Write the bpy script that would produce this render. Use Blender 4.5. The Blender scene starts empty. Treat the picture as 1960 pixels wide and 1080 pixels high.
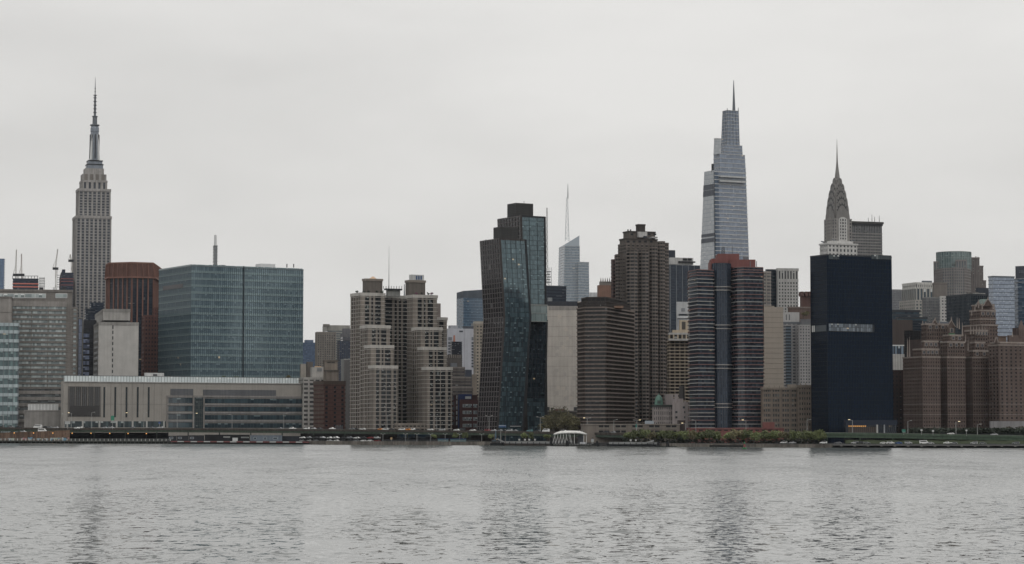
import bpy, math, random
from math import sin, cos, tan, pi, radians, sqrt, floor
random.seed(7)
scene = bpy.context.scene
# ------------------------------------------------------------------ camera
F, CX, CY, H, YH = 4400.0, 980.0, 540.0, 14.0, 815.0      # focal length and frame in photo pixels, eye height in metres, horizon row
TH = math.atan((YH - CY) / F)
cam_data = bpy.data.cameras.new("camera")
cam = bpy.data.objects.new("camera", cam_data); scene.collection.objects.link(cam)
cam.location = (0, 0, H); cam.rotation_euler = (pi / 2 + TH, 0, 0)
cam_data.sensor_width = 36.0; cam_data.lens = F / 1960.0 * 36.0
cam_data.clip_start = 1.0; cam_data.clip_end = 20000.0
scene.camera = cam
# ------------------------------------------------------------------ overcast sky and weak sun
world = bpy.data.worlds.new("World"); scene.world = world; world.use_nodes = True
wn, wl = world.node_tree.nodes, world.node_tree.links
bg = wn["Background"]
SUN_EL, SUN_AZ = radians(50), radians(150)                 # azimuth from +Y, clockwise: behind the camera, to the right
sky = wn.new("ShaderNodeTexSky"); sky.sky_type = 'NISHITA'; sky.sun_disc = False
sky.sun_elevation = SUN_EL; sky.sun_rotation = SUN_AZ; sky.dust_density = 4
tc = wn.new("ShaderNodeTexCoord")
sp = wn.new("ShaderNodeSeparateXYZ"); wl.new(tc.outputs["Generated"], sp.inputs[0])
mx = wn.new("ShaderNodeMath"); mx.operation = 'MAXIMUM'; mx.inputs[1].default_value = 0.0; wl.new(sp.outputs[2], mx.inputs[0])
sq = wn.new("ShaderNodeMath"); sq.operation = 'POWER'; sq.inputs[1].default_value = 1.6; wl.new(mx.outputs[0], sq.inputs[0])
grad = wn.new("ShaderNodeMath"); grad.operation = 'MULTIPLY_ADD'; grad.inputs[1].default_value = 0.9; grad.inputs[2].default_value = 0.985
wl.new(sq.outputs[0], grad.inputs[0])
mp = wn.new("ShaderNodeMapping"); mp.inputs["Scale"].default_value = (1, 1, 3.2); wl.new(tc.outputs["Generated"], mp.inputs[0])
nz = wn.new("ShaderNodeTexNoise"); nz.inputs["Scale"].default_value = 4.5; nz.inputs["Detail"].default_value = 5.0
nz.inputs["Roughness"].default_value = 0.5; wl.new(mp.outputs[0], nz.inputs[0])
mr = wn.new("ShaderNodeMapRange"); mr.inputs[1].default_value = 0.3; mr.inputs[2].default_value = 0.7
mr.inputs[3].default_value = 0.885; mr.inputs[4].default_value = 1.07; wl.new(nz.outputs[0], mr.inputs[0])
cl = wn.new("ShaderNodeMath"); cl.operation = 'MULTIPLY'; wl.new(grad.outputs[0], cl.inputs[0]); wl.new(mr.outputs[0], cl.inputs[1])
cc = wn.new("ShaderNodeVectorMath"); cc.operation = 'SCALE'; cc.inputs[0].default_value = (7.36, 7.26, 7.06); wl.new(cl.outputs[0], cc.inputs["Scale"])
mixs = wn.new("ShaderNodeMixRGB"); mixs.inputs[0].default_value = 0.96                       # cloud cover over the clear sky
wl.new(sky.outputs[0], mixs.inputs[1]); wl.new(cc.outputs[0], mixs.inputs[2]); wl.new(mixs.outputs[0], bg.inputs[0])
bg.inputs[1].default_value = 0.1
sun = bpy.data.lights.new("sun", 'SUN'); sun.energy = 0.55; sun.angle = radians(40); sun.color = (1.0, 0.97, 0.92)
so = bpy.data.objects.new("sun", sun); scene.collection.objects.link(so)
so.rotation_euler = (pi / 2 - SUN_EL, 0, pi - SUN_AZ)
scene.view_settings.view_transform = 'Standard'; scene.view_settings.look = 'None'
scene.view_settings.exposure = 0.0; scene.view_settings.gamma = 1.0
scene.render.engine = 'CYCLES'
cy = scene.cycles
cy.max_bounces = 6; cy.diffuse_bounces = 3; cy.glossy_bounces = 3; cy.transmission_bounces = 3; cy.volume_bounces = 0
cy.use_denoising = True; cy.sample_clamp_indirect = 4.0
# ------------------------------------------------------------------ picture <-> place
def rdir(px, py):
    b = (CY - py) / F
    return ((px - CX) / F, cos(TH) - b * sin(TH), sin(TH) + b * cos(TH))
def K(px, py=650): r = rdir(px, py); return r[0] / r[1]
def Xp(px, Y, py=650): return K(px, py) * Y
def Zp(py, Y): r = rdir(0, py); return H + Y * r[2] / r[1]
def Yz(py, z=0.0): r = rdir(0, py); return (z - H) * r[1] / r[2]
def interp(tab, x):
    if x <= tab[0][0]: return tab[0][1]
    for (a, b), (c, d) in zip(tab, tab[1:]):
        if x <= c: return b + (d - b) * (x - a) / (c - a)
    return tab[-1][1]
WATERLINE = [(-300, 847.5), (0, 848.5), (320, 849.5), (592, 851), (650, 851.5), (940, 852.6), (1250, 855), (1575, 857), (1960, 858), (2300, 858.5)]
def shore(px): return Yz(interp(WATERLINE, px))
GZ = 2.3
# ------------------------------------------------------------------ object helpers
COL = scene.collection
def lin(c): c /= 255.0; return c / 12.92 if c <= 0.04045 else ((c + 0.055) / 1.055) ** 2.4
def S(r, g, b, k=0.90, sat=None):
    sat = sat or (0.60 if r >= b else 0.84)
    c = [lin(q) / k for q in (r, g, b)]; y = 0.3 * c[0] + 0.55 * c[1] + 0.15 * c[2]
    return tuple(min(0.8, y + (q - y) * sat) for q in c)     # albedo of a wall from the shade it shows under this sky
def tag(o, label=None, cat=None, group=None, kind=None):
    if label: o["label"] = label
    if cat: o["category"] = cat
    if group: o["group"] = group
    if kind: o["kind"] = kind
    return o
def link(name, data, parent=None, loc=None):
    o = bpy.data.objects.new(name, data); COL.objects.link(o)
    if parent is not None: o.parent = parent
    if loc is not None: o.location = loc
    return o
def mesh(name, v, f, mat=None, uv=None, smooth=False, mats=None, fm=None):
    m = bpy.data.meshes.new(name); m.from_pydata(v, [], f)
    for x in (mats or ([mat] if mat else [])): m.materials.append(x)
    if fm: m.polygons.foreach_set("material_index", fm)
    if uv:
        l = m.uv_layers.new(name="UVMap"); flat = []
        for face in uv:
            for p in face: flat += p
        l.data.foreach_set("uv", flat)
    if smooth: m.polygons.foreach_set("use_smooth", [True] * len(m.polygons))
    m.update(); return m
class MB:
    """collects boxes, bars and prisms of one part"""
    def __init__(s): s.v = []; s.f = []
    def add(s, v, f):
        n = len(s.v); s.v += [tuple(p) for p in v]; s.f += [tuple(i + n for i in q) for q in f]; return s
    def box(s, x0, x1, y0, y1, z0, z1):
        return s.add([(x0,y0,z0),(x1,y0,z0),(x1,y1,z0),(x0,y1,z0),(x0,y0,z1),(x1,y0,z1),(x1,y1,z1),(x0,y1,z1)],
                     [(3,2,1,0),(4,5,6,7),(0,1,5,4),(1,2,6,5),(2,3,7,6),(3,0,4,7)])
    def prism(s, bot, top, z0, z1):
        n = len(bot)
        return s.add([(x, y, z0) for x, y in bot] + [(x, y, z1) for x, y in top],
                     [tuple(range(n - 1, -1, -1)), tuple(range(n, 2 * n))] + [(i, (i + 1) % n, n + (i + 1) % n, n + i) for i in range(n)])
    def bar(s, p, q, r, n=4, r2=None):
        r2 = r if r2 is None else r2
        d = [q[i] - p[i] for i in range(3)]; L = sqrt(sum(c * c for c in d)) or 1e-6; d = [c / L for c in d]
        u = (-d[1], d[0], 0) if abs(d[2]) < 0.95 else (1, 0, 0)
        ul = sqrt(sum(c * c for c in u)); u = [c / ul for c in u]
        w = [d[1]*u[2]-d[2]*u[1], d[2]*u[0]-d[0]*u[2], d[0]*u[1]-d[1]*u[0]]
        v = []
        for c, rr in ((p, r), (q, r2)):
            for i in range(n):
                a = 2 * pi * i / n + pi / n
                v.append(tuple(c[k] + rr * (cos(a) * u[k] + sin(a) * w[k]) for k in range(3)))
        return s.add(v, [tuple(range(n - 1, -1, -1)), tuple(range(n, 2 * n))] + [(i, (i + 1) % n, n + (i + 1) % n, n + i) for i in range(n)])
    def lathe(s, prof, n=12, cx=0, cy=0, rot=0.0):
        v = []; f = []
        for r, z in prof:
            for i in range(n):
                a = 2 * pi * i / n + rot; v.append((cx + r * cos(a), cy + r * sin(a), z))
        for k in range(len(prof) - 1):
            for i in range(n):
                j = (i + 1) % n; f.append((k*n+i, k*n+j, (k+1)*n+j, (k+1)*n+i))
        f.append(tuple(range(n - 1, -1, -1))); f.append(tuple(range((len(prof) - 1) * n, len(prof) * n)))
        return s.add(v, f)
    def build(s, name, mat, parent=None, loc=None, smooth=False, kind=None):
        o = link(name, mesh(name, s.v, s.f, mat, smooth=smooth), parent, loc)
        if kind: o["kind"] = kind
        return o
def sub(child, part): child.parent = part; return child          # sub-part of a part that sits at its thing's origin
# ------------------------------------------------------------------ procedural materials
MATS = {}
def newmat(key):
    m = bpy.data.materials.new(key); m.use_nodes = True
    n, l = m.node_tree.nodes, m.node_tree.links
    return m, n, l, n["Principled BSDF"]
def wall(col, rough=0.85, var=0.22, scale=0.12, metal=0.0, streak=0.25, name="wall"):
    key = (name, tuple(round(c, 4) for c in col), rough, var, scale, metal, streak)
    if key in MATS: return MATS[key]
    m, n, l, b = newmat(name)
    g = n.new("ShaderNodeNewGeometry")
    n1 = n.new("ShaderNodeTexNoise"); n1.inputs["Scale"].default_value = scale; n1.inputs["Detail"].default_value = 6; n1.inputs["Roughness"].default_value = 0.65
    l.new(g.outputs["Position"], n1.inputs[0])
    mp = n.new("ShaderNodeMapping"); mp.inputs["Scale"].default_value = (0.9, 0.9, 0.035); l.new(g.outputs["Position"], mp.inputs[0])
    n2 = n.new("ShaderNodeTexNoise"); n2.inputs["Scale"].default_value = 0.7; n2.inputs["Detail"].default_value = 3; l.new(mp.outputs[0], n2.inputs[0])
    a = n.new("ShaderNodeMapRange"); a.inputs[1].default_value = 0.25; a.inputs[2].default_value = 0.75
    a.inputs[3].default_value = 1 - var; a.inputs[4].default_value = 1 + var; l.new(n1.outputs[0], a.inputs[0])
    c = n.new("ShaderNodeMapRange"); c.inputs[1].default_value = 0.3; c.inputs[2].default_value = 0.65
    c.inputs[3].default_value = 1 - streak; c.inputs[4].default_value = 1.0; l.new(n2.outputs[0], c.inputs[0])
    p = n.new("ShaderNodeMath"); p.operation = 'MULTIPLY'; l.new(a.outputs[0], p.inputs[0]); l.new(c.outputs[0], p.inputs[1])
    v = n.new("ShaderNodeVectorMath"); v.operation = 'SCALE'; v.inputs[0].default_value = col; l.new(p.outputs[0], v.inputs["Scale"])
    l.new(v.outputs[0], b.inputs["Base Color"])
    b.inputs["Roughness"].default_value = rough; b.inputs["Metallic"].default_value = metal; b.inputs["Specular IOR Level"].default_value = 0.3
    MATS[key] = m; return m
def paint(col, rough=0.5, metal=0.0, name="paint", emit=0.0):
    key = (name, tuple(round(c, 4) for c in col), rough, metal, emit)
    if key in MATS: return MATS[key]
    m, n, l, b = newmat(name)
    g = n.new("ShaderNodeNewGeometry")
    n1 = n.new("ShaderNodeTexNoise"); n1.inputs["Scale"].default_value = 0.8; n1.inputs["Detail"].default_value = 3; l.new(g.outputs["Position"], n1.inputs[0])
    a = n.new("ShaderNodeMapRange"); a.inputs[3].default_value = 0.85; a.inputs[4].default_value = 1.12; l.new(n1.outputs[0], a.inputs[0])
    v = n.new("ShaderNodeVectorMath"); v.operation = 'SCALE'; v.inputs[0].default_value = col; l.new(a.outputs[0], v.inputs["Scale"])
    l.new(v.outputs[0], b.inputs["Base Color"])
    b.inputs["Roughness"].default_value = rough; b.inputs["Metallic"].default_value = metal
    b.inputs["Specular IOR Level"].default_value = 0.3
    if emit:
        b.inputs["Emission Color"].default_value = (*col, 1); b.inputs["Emission Strength"].default_value = emit
    MATS[key] = m; return m
def glass(dark, mid, blind=(0.5, 0.52, 0.52), pm=0.45, pb=0.12, lit=0.0, rough=0.12, ior=1.40, frame=None, fw=0.0, fv=0.0, span=None, sv=0.0, name="window_glass", tint=None):
    """panes of one facade: the UV map counts bays across and floors up; every pane draws its own curtain, blind or lit lamp"""
    key = (name, dark, mid, blind, pm, pb, lit, rough, ior, frame, fw, fv, span, sv, tint)
    if key in MATS: return MATS[key]
    m, n, l, b = newmat(name)
    def M(op, x, y=None):
        k = n.new("ShaderNodeMath"); k.operation = op
        for i, q in enumerate((x, y)):
            if q is None: continue
            if isinstance(q, (int, float)): k.inputs[i].default_value = q
            else: l.new(q, k.inputs[i])
        return k.outputs[0]
    def mixc(fac, c1, c2):
        k = n.new("ShaderNodeMixRGB"); l.new(fac, k.inputs[0])
        for i, q in ((1, c1), (2, c2)):
            if isinstance(q, tuple): k.inputs[i].default_value = (*q, 1)
            else: l.new(q, k.inputs[i])
        return k.outputs[0]
    uv = n.new("ShaderNodeUVMap"); s = n.new("ShaderNodeSeparateXYZ"); l.new(uv.outputs[0], s.inputs[0])
    cu, cv = M('FLOOR', s.outputs[0]), M('FLOOR', s.outputs[1]); fu, fvv = M('FRACT', s.outputs[0]), M('FRACT', s.outputs[1])
    co = n.new("ShaderNodeCombineXYZ"); l.new(cu, co.inputs[0]); l.new(cv, co.inputs[1])
    w = n.new("ShaderNodeTexWhiteNoise"); w.noise_dimensions = '3D'; l.new(co.outputs[0], w.inputs[0])
    sc = n.new("ShaderNodeSeparateXYZ"); l.new(w.outputs[1], sc.inputs[0])
    r = n.new("ShaderNodeValToRGB"); e = r.color_ramp; e.interpolation = 'LINEAR'
    e.elements[0].position = 0.0; e.elements[0].color = (*dark, 1)
    e.elements[1].position = 1 - pb - 0.004; e.elements[1].color = (*mid, 1)
    k = e.elements.new(max(0.02, 1 - pb - pm)); k.color = (*[d * 0.75 + q * 0.25 for d, q in zip(dark, mid)], 1)
    k = e.elements.new(1 - pb); k.color = (*[q * 0.55 + d * 0.45 for d, q in zip(mid, blind)], 1)
    k = e.elements.new(1.0); k.color = (*blind, 1)
    l.new(w.outputs[0], r.inputs[0])
    c = r.outputs[0]
    # a blind is drawn part of the way down
    half = M('GREATER_THAN', fvv, M('MULTIPLY', sc.outputs[0], 0.75))
    c = mixc(half, mixc(M('GREATER_THAN', w.outputs[0], 1 - pb), c, tuple(dark)), c)
    if span: c = mixc(M('LESS_THAN', fvv, sv), c, span)
    if frame:
        fm = M('MAXIMUM', M('LESS_THAN', fu, fw), M('LESS_THAN', fvv, fv)); c = mixc(fm, c, frame)
    l.new(c, b.inputs["Base Color"])
    b.inputs["Roughness"].default_value = rough; b.inputs["IOR"].default_value = ior
    if tint: b.inputs["Specular Tint"].default_value = (*tint, 1)
    if lit:
        q = M('MULTIPLY', M('GREATER_THAN', sc.outputs[1], 1 - lit * 0.4), M('GREATER_THAN', fvv, 0.7))
        b.inputs["Emission Color"].default_value = (1.0, 0.75, 0.45, 1)
        l.new(M('MULTIPLY', q, 0.3), b.inputs["Emission Strength"])
    MATS[key] = m; return m
# ------------------------------------------------------------------ buildings: lofted volumes with bands and piers
JIT = [0]
def jit():
    JIT[0] = (JIT[0] + 1) % 37; return 0.0041 * JIT[0]
def offset(poly, p):
    n = len(poly); out = []
    for i in range(n):
        a, b, c = poly[i - 1], poly[i], poly[(i + 1) % n]
        d1 = (b[0]-a[0], b[1]-a[1]); d2 = (c[0]-b[0], c[1]-b[1])
        l1 = sqrt(d1[0]**2+d1[1]**2) or 1; l2 = sqrt(d2[0]**2+d2[1]**2) or 1
        n1 = (d1[1]/l1, -d1[0]/l1); n2 = (d2[1]/l2, -d2[0]/l2)
        k = p / max(0.3, 1 + n1[0]*n2[0] + n1[1]*n2[1])
        out.append((b[0] + k * (n1[0] + n2[0]), b[1] + k * (n1[1] + n2[1])))
    return out
def lerp2(a, b, t): return [(p[0] + (q[0] - p[0]) * t, p[1] + (q[1] - p[1]) * t) for p, q in zip(a, b)]
A0 = 27.0
def quad(xl, xc, xr, d, a=A0, py=650, dep=None):
    """footprint whose near corner is seen at xc and whose side and front end at xl and xr"""
    a = radians(a); c, s = cos(a), sin(a)
    kc, kr = K(xc, py), K(xr, py); C = (kc * d, d)
    t = (kr * d - C[0]) / (c - kr * s); R = (C[0] + t * c, C[1] + t * s)
    if dep is None:
        kl = K(xl, py); den = s + kl * c; u = (C[0] - kl * d) / den if abs(den) > 1e-3 else -1
        if not 2 < u < 160: u = min(60.0, max(12.0, t * 0.8))
    else:
        u = dep; kl = K(xl, py); den = s + kl * c
        if den > 1e-3 and 1.0 < (C[0] - kl * d) / den < dep: u = (C[0] - kl * d) / den
    return [C, R, (R[0] - u * s, R[1] + u * c), (C[0] - u * s, C[1] + u * c)]
def ngon(xc, d, rpx, n, rot=0.0, py=650, sy=1.0):
    r = rpx * d / F; x = Xp(xc, d, py)
    return [(x + r * cos(rot + 2*pi*i/n), d + sy * r * sin(rot + 2*pi*i/n)) for i in range(n)]
class Vol:
    def __init__(s, T, bot, top, z0, z1):
        s.T = T; o = T.o.location
        s.b = [(x - o.x, y - o.y) for x, y in bot]; s.t = [(x - o.x, y - o.y) for x, y in top]
        j = jit(); s.z0 = z0 - o.z; s.z1 = z1 - o.z + j; s.n = len(bot); s.o = o
        s.straight = all(abs(p[0]-q[0]) + abs(p[1]-q[1]) < 1e-6 for p, q in zip(s.b, s.t))
    def at(s, z): return lerp2(s.b, s.t, (z - s.z0) / (s.z1 - s.z0))
    def edges(s):
        for i in range(s.n):
            p, q = s.b[i], s.b[(i + 1) % s.n]; dx, dy = q[0]-p[0], q[1]-p[1]; L = sqrt(dx*dx+dy*dy)
            if L < 1e-4: continue
            nx, ny = dy / L, -dx / L
            cx, cy_ = (p[0]+q[0])/2 + s.o.x, (p[1]+q[1])/2 + s.o.y; D = sqrt(cx*cx+cy_*cy_)
            yield i, L, (nx * -cx + ny * -cy_) / D
    def core(s, mat, wu, fh, name="glazing", solid=None):
        n = s.n; off = random.randrange(0, 900); nf = max(1, round((s.z1 - s.z0) / fh))
        v = [(x, y, s.z0) for x, y in s.b] + [(x, y, s.z1) for x, y in s.t]; f = []; uv = []; fm = []
        for i, L, vis in s.edges():
            j = (i + 1) % n; nu = max(1, round(L / wu))
            f.append((i, j, n + j, n + i)); u0 = off + i * 53
            uv.append([(u0, 0), (u0 + nu, 0), (u0 + nu, nf), (u0, nf)]); fm.append(1 if solid and i in solid else 0)
        f.append(tuple(range(n, 2 * n))); uv.append([(0.5, 0.5)] * n); fm.append(1)
        o = link(name, mesh(name, v, f, uv=uv, mats=[mat, ROOF if not solid else solid['mat']], fm=fm), s.T.o)
        return o
    def body(s, mat, name="wall"):
        return MB().prism(s.b, s.t, s.z0, s.z1).build(name, mat, s.T.o)
    def slab(s, mat, z, h, p, name):
        z -= s.o.z
        return MB().prism(offset(s.at(z), p), offset(s.at(z + h), p), z, z + h).build(name, mat, s.T.o)
    def cap(s, mat, h=1.2, p=0.5, name="parapet"):
        p += jit(); return MB().prism(offset(s.t, p), offset(s.t, p), s.z1 - h, s.z1 + 0.25).build(name, mat, s.T.o)
    def bands(s, mat, fh, bh, p=0.35, sep=True, name="floor_band", z0=None, z1=None, mat2=None, every=None):
        p += jit(); nf = max(1, round((s.z1 - s.z0) / fh)); fh = (s.z1 - s.z0) / nf; me = {}; joined = MB()
        for k in range(0, nf + 1):
            z = s.z0 + k * fh - (bh if k == nf else bh * 0.5)
            if k == 0: z = s.z0
            zw = z + s.o.z
            if (z0 is not None and zw < z0) or (z1 is not None and zw > z1): continue
            m = mat2 if mat2 and k % every == 0 else mat
            if not sep: joined.prism(offset(s.at(z), p), offset(s.at(z + bh), p), z, z + bh); continue
            if s.straight:
                if m not in me: me[m] = mesh(name, *(lambda q: (q.v, q.f))(MB().prism(offset(s.b, p), offset(s.b, p), 0, bh)), m)
                link(name, me[m], s.T.o, (0, 0, z))
            else: MB().prism(offset(s.at(z), p), offset(s.at(z + bh), p), z, z + bh).build(name, m, s.T.o)
        if not sep and joined.v: joined.build(name + "s", mat, s.T.o, kind="stuff")
        return s
    def piers(s, mat, wu, w, p=0.25, sep=True, name="pier", only=None, list_=None, z0=None, z1=None, ends=True):
        p += jit(); joined = MB(); za = s.z0 if z0 is None else z0 - s.o.z; zb = s.z1 if z1 is None else z1 - s.o.z
        for i, L, vis in s.edges():
            if vis < -0.25 or (only is not None and i not in only): continue
            nu = max(1, round(L / wu)); j = (i + 1) % s.n
            ts = [((k / nu) - w / 2 / L, (k / nu) + w / 2 / L) for k in range(nu + 1)] if list_ is None else list_
            if not ends and list_ is None: ts = ts[1:-1]
            pa, pb = s.at(za), s.at(zb); me = None; prev = None
            for (ta, tb) in ts:
                ta, tb = max(0, ta), min(1, tb); bot = []; top = []
                for P, out in ((pa, bot), (pb, top)):
                    a, b = P[i], P[j]; dx, dy = b[0]-a[0], b[1]-a[1]; l = sqrt(dx*dx+dy*dy); nx, ny = dy/l, -dx/l
                    A = (a[0]+dx*ta, a[1]+dy*ta); B = (a[0]+dx*tb, a[1]+dy*tb)
                    out += [(A[0]+nx*p, A[1]+ny*p), (B[0]+nx*p, B[1]+ny*p), (B[0]-nx*0.3, B[1]-ny*0.3), (A[0]-nx*0.3, A[1]-ny*0.3)]
                if sep:
                    o = MB().prism(bot, top, za, zb).build(name, mat, s.T.o)
                else: joined.prism(bot, top, za, zb)
        if joined.v: joined.build(name + "s", mat, s.T.o, kind="stuff")
        return s
class Thing:
    def __init__(s, name, label, cat, loc, a=A0, d=None, group=None):
        s.o = link(name, None, None, loc); tag(s.o, label, cat, group); s.a = a; s.d = d; s.origin = loc
        s.m = (d or loc[1]) / F
        bpy.context.view_layer.update
    def vol(s, xl, xc, xr, yt, yb=None, d=None, a=None, py=None, dep=None, top=None):
        d = d or s.d; a = s.a if a is None else a; py = py or (yt + min(yb or 820, 820)) / 2
        b = quad(xl, xc, xr, d, a, py, dep)
        t = b if top is None else quad(top[0], top[1], top[2], top[3] if len(top) > 3 else d, a, yt, dep)
        if top is not None: b = quad(xl, xc, xr, d, a, yb or 820, dep)
        return Vol(s, b, t, GZ if yb is None else Zp(yb, d), Zp(yt, d))
    def poly(s, pts, yt, yb=None, d=None, top=None):
        d = d or s.d
        return Vol(s, pts, top or pts, GZ if yb is None else Zp(yb, d), Zp(yt, d))
def building(name, label, cat, xc, d, a=A0, py=700, group=None):
    return Thing(name, label, cat, (Xp(xc, d, py), d, GZ), a, d, group)
def dress(v, core, wu, fh, band=None, pier=None, cap=None, sep=True, psep=None):
    """wu and fh in photo pixels; band = (material, share of floor, proud), pier = (material, share of bay, proud)"""
    m = v.T.m; wu *= m; fh *= m
    v.core(core, wu, fh)
    if band: v.bands(band[0], fh, fh * band[1], band[2] if len(band) > 2 else 0.35, sep)
    if pier: v.piers(pier[0], wu, wu * pier[1], pier[2] if len(pier) > 2 else 0.25, sep if psep is None else psep)
    if cap: v.cap(*cap)
    return v
def rod(T, px, y0, y1, d, r0, r1, mat, name="mast", n=6):
    x = Xp(px, d, (y0 + y1) / 2); o = T.o.location
    MB().bar((x - o.x, d - o.y, Zp(y1, d) - o.z), (x - o.x, d - o.y, Zp(y0, d) - o.z), r0, n, r1).build(name, mat, T.o)
ROOF = wall(S(95, 93, 90), 0.9, 0.3, 0.3, name="roof_gravel")
# ------------------------------------------------------------------ water and land
def water_mat():
    """wind waves whose steep faces look towards the near shore (-Y): slopes come straight from noise fields"""
    m, n, l, b = newmat("river_water")
    g = n.new("ShaderNodeNewGeometry")
    def noise(sx, sy, detail, rough=0.55, dist=0.0, out=0, off=0.0):
        mp = n.new("ShaderNodeMapping"); mp.inputs["Scale"].default_value = (sx, sy, 1); mp.inputs["Location"].default_value = (off, off * 1.7, 0)
        l.new(g.outputs["Position"], mp.inputs[0])
        t = n.new("ShaderNodeTexNoise"); t.noise_dimensions = '2D'; t.inputs["Scale"].default_value = 1.0; t.inputs["Detail"].default_value = detail
        t.inputs["Roughness"].default_value = rough; t.inputs["Distortion"].default_value = dist; l.new(mp.outputs[0], t.inputs[0]); return t.outputs[out]
    def M(op, x, y=None, z=None):
        k = n.new("ShaderNodeMath"); k.operation = op
        for i, q in enumerate((x, y, z)):
            if q is None: continue
            if isinstance(q, (int, float)): k.inputs[i].default_value = q
            else: l.new(q, k.inputs[i])
        return k.outputs[0]
    def R(x, a, b_, c, d, smooth=True):
        k = n.new("ShaderNodeMapRange"); k.interpolation_type = 'SMOOTHSTEP' if smooth else 'LINEAR'
        for i, q in enumerate((a, b_, c, d)): k.inputs[i + 1].default_value = q
        l.new(x, k.inputs[0]); return k.outputs[0]
    ripple = noise(0.9, 0.9, 4, 0.62, 0.5)
    wave = noise(0.3, 0.17, 4, 0.6, 0.7, 0, 31)
    gust = noise(0.022, 0.009, 3, 0.55, 0.5, 0, 7)
    lane = noise(0.006, 0.0035, 2, 0.5, 0.0, 0, 90)
    amp = M('MULTIPLY', R(gust, 0.38, 0.68, 0.05, 1.1), R(lane, 0.3, 0.7, 0.6, 1.2))
    steep = M('MULTIPLY', M('ADD', M('MULTIPLY', R(ripple, 0.59, 0.68, 0, 1), 0.7), M('MULTIPLY', R(wave, 0.60, 0.67, 0, 1), 0.4)), amp)
    sepp = n.new("ShaderNodeSeparateXYZ"); l.new(g.outputs["Position"], sepp.inputs[0])
    open_water = R(sepp.outputs[1], 280, 800, 0.0, 1.0, False)          # sheltered by the near bank, choppier out in the channel
    chop = noise(0.42, 0.30, 5, 0.74, 0.6, 0, 12)
    vary = R(noise(0.9, 0.4, 3, 0.65, 0.3, 0, 77), 0.28, 0.72, 0.0, 1.0, False)
    drift = R(noise(0.045, 0.011, 5, 0.68, 0.4, 0, 140), 0.36, 0.64, 0.0, 1.0, False)      # long current streaks
    near_ = M('MULTIPLY', R(chop, 0.40, 0.50, 0.0, 1.0, False), M('MULTIPLY_ADD', vary, 0.060, 0.022))
    far_ = M('MULTIPLY', open_water, M('ADD', M('MULTIPLY_ADD', vary, 0.115, 0.012), M('MULTIPLY', drift, 0.06)))
    base = M('ADD', near_, far_)
    sy = M('MULTIPLY', M('ADD', M('ADD', steep, base), WAVE), -1.0)
    sx = M('MULTIPLY', M('SUBTRACT', noise(0.9, 0.5, 3, 0.6, 0.2, 0, 55), 0.5), 0.10)
    co = n.new("ShaderNodeCombineXYZ"); l.new(sx, co.inputs[0]); l.new(sy, co.inputs[1]); co.inputs[2].default_value = 1.0
    nm = n.new("ShaderNodeVectorMath"); nm.operation = 'NORMALIZE'; l.new(co.outputs[0], nm.inputs[0]); l.new(nm.outputs[0], b.inputs["Normal"])
    b.inputs["Base Color"].default_value = (0.075, 0.083, 0.082, 1); l.new(M('MULTIPLY_ADD', open_water, 0.0, 0.035), b.inputs["Roughness"]); b.inputs["IOR"].default_value = 1.5
    return m
WAVE = 0.002
tag(link("river", mesh("river", [(-6000, -6000, 0), (6000, -6000, 0), (6000, 6000, 0), (-6000, 6000, 0)], [(0, 1, 2, 3)], water_mat())), "grey rippled river water in the foreground", "river", kind="structure")
ASPHALT = wall((0.05, 0.05, 0.052), 0.9, 0.3, 0.4, name="asphalt")
edge = []
for px in (-1500, -300, 0, 160, 320, 592, 650, 800, 940, 1100, 1250, 1400, 1575, 1760, 1960, 2300, 3500):
    Y = shore(px); edge.append((Xp(px, Y, 850), Y))
gv = [(-5000, edge[0][1])] + edge + [(5000, edge[-1][1]), (5000, 9000), (-5000, 9000)]
nn = len(gv)
tag(link("ground", mesh("ground", [(x, y + 3, GZ) for x, y in gv[:-2]] + [(x, y, GZ) for x, y in gv[-2:]] + [(x, y + 3, -3) for x, y in gv[:-2]],
    [tuple(range(nn))] + [(nn + i, nn + i + 1, i + 1, i) for i in range(nn - 3)], ASPHALT)), "dark asphalt ground of the city shore", "ground", kind="structure")
# ------------------------------------------------------------------ far towers
STONE = wall(S(146, 142, 138), name="limestone"); STONE_D = wall(S(118, 111, 104), name="limestone_grey")
METAL = paint(S(95, 100, 106), 0.4, 0.3, "steel"); DARKMETAL = paint(S(48, 50, 54), 0.5, 0.2, "dark_steel"); WHITEM = paint(S(190, 192, 192), 0.5, 0, "white_metal")
G_ESB = glass(S(50, 54, 62), S(74, 80, 88), S(140, 142, 140), 0.5, 0.10, name="sash_windows")
# the tall stone tower with the mast
T = building("art_deco_skyscraper", "tallest stone tower, stepped top with a silver mooring mast and antenna, far left", "skyscraper", 146, 2830, 17.0)
SPANDREL = wall(S(124, 124, 126), name="spandrel_metal")
def esb(xl, xc, xr, yt, yb, d, nb, full=True):
    v = T.vol(xl, xc, xr, yt, yb, d, py=470); m = T.m
    v.core(G_ESB, 3.2 * m, 5.6 * m); v.bands(SPANDREL, 5.6 * m, 2.5 * m, 0.2, False, "spandrel")
    v.piers(STONE, 8.6 * m, 3.3 * m, 0.9, True); v.cap(STONE, 3.0, 1.2)
    return v
esb(139.5, 146, 211.5, 413, None, 2830, 8); esb(145.5, 150, 209.5, 361, 414, 2842, 7)
v = T.vol(153.5, 158, 204, 345, 361, 2850, py=350); v.core(G_ESB, 5 * T.m, 8 * T.m); v.piers(STONE, 10 * T.m, 5 * T.m, 0.9); v.cap(STONE, 2.4, 1.1)
v = T.vol(155.5, 159, 202.5, 333, 345, 2853, py=340); v.body(STONE_D, "setback"); v.piers(STONE, 10 * T.m, 4.5 * T.m, 0.8)
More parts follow.
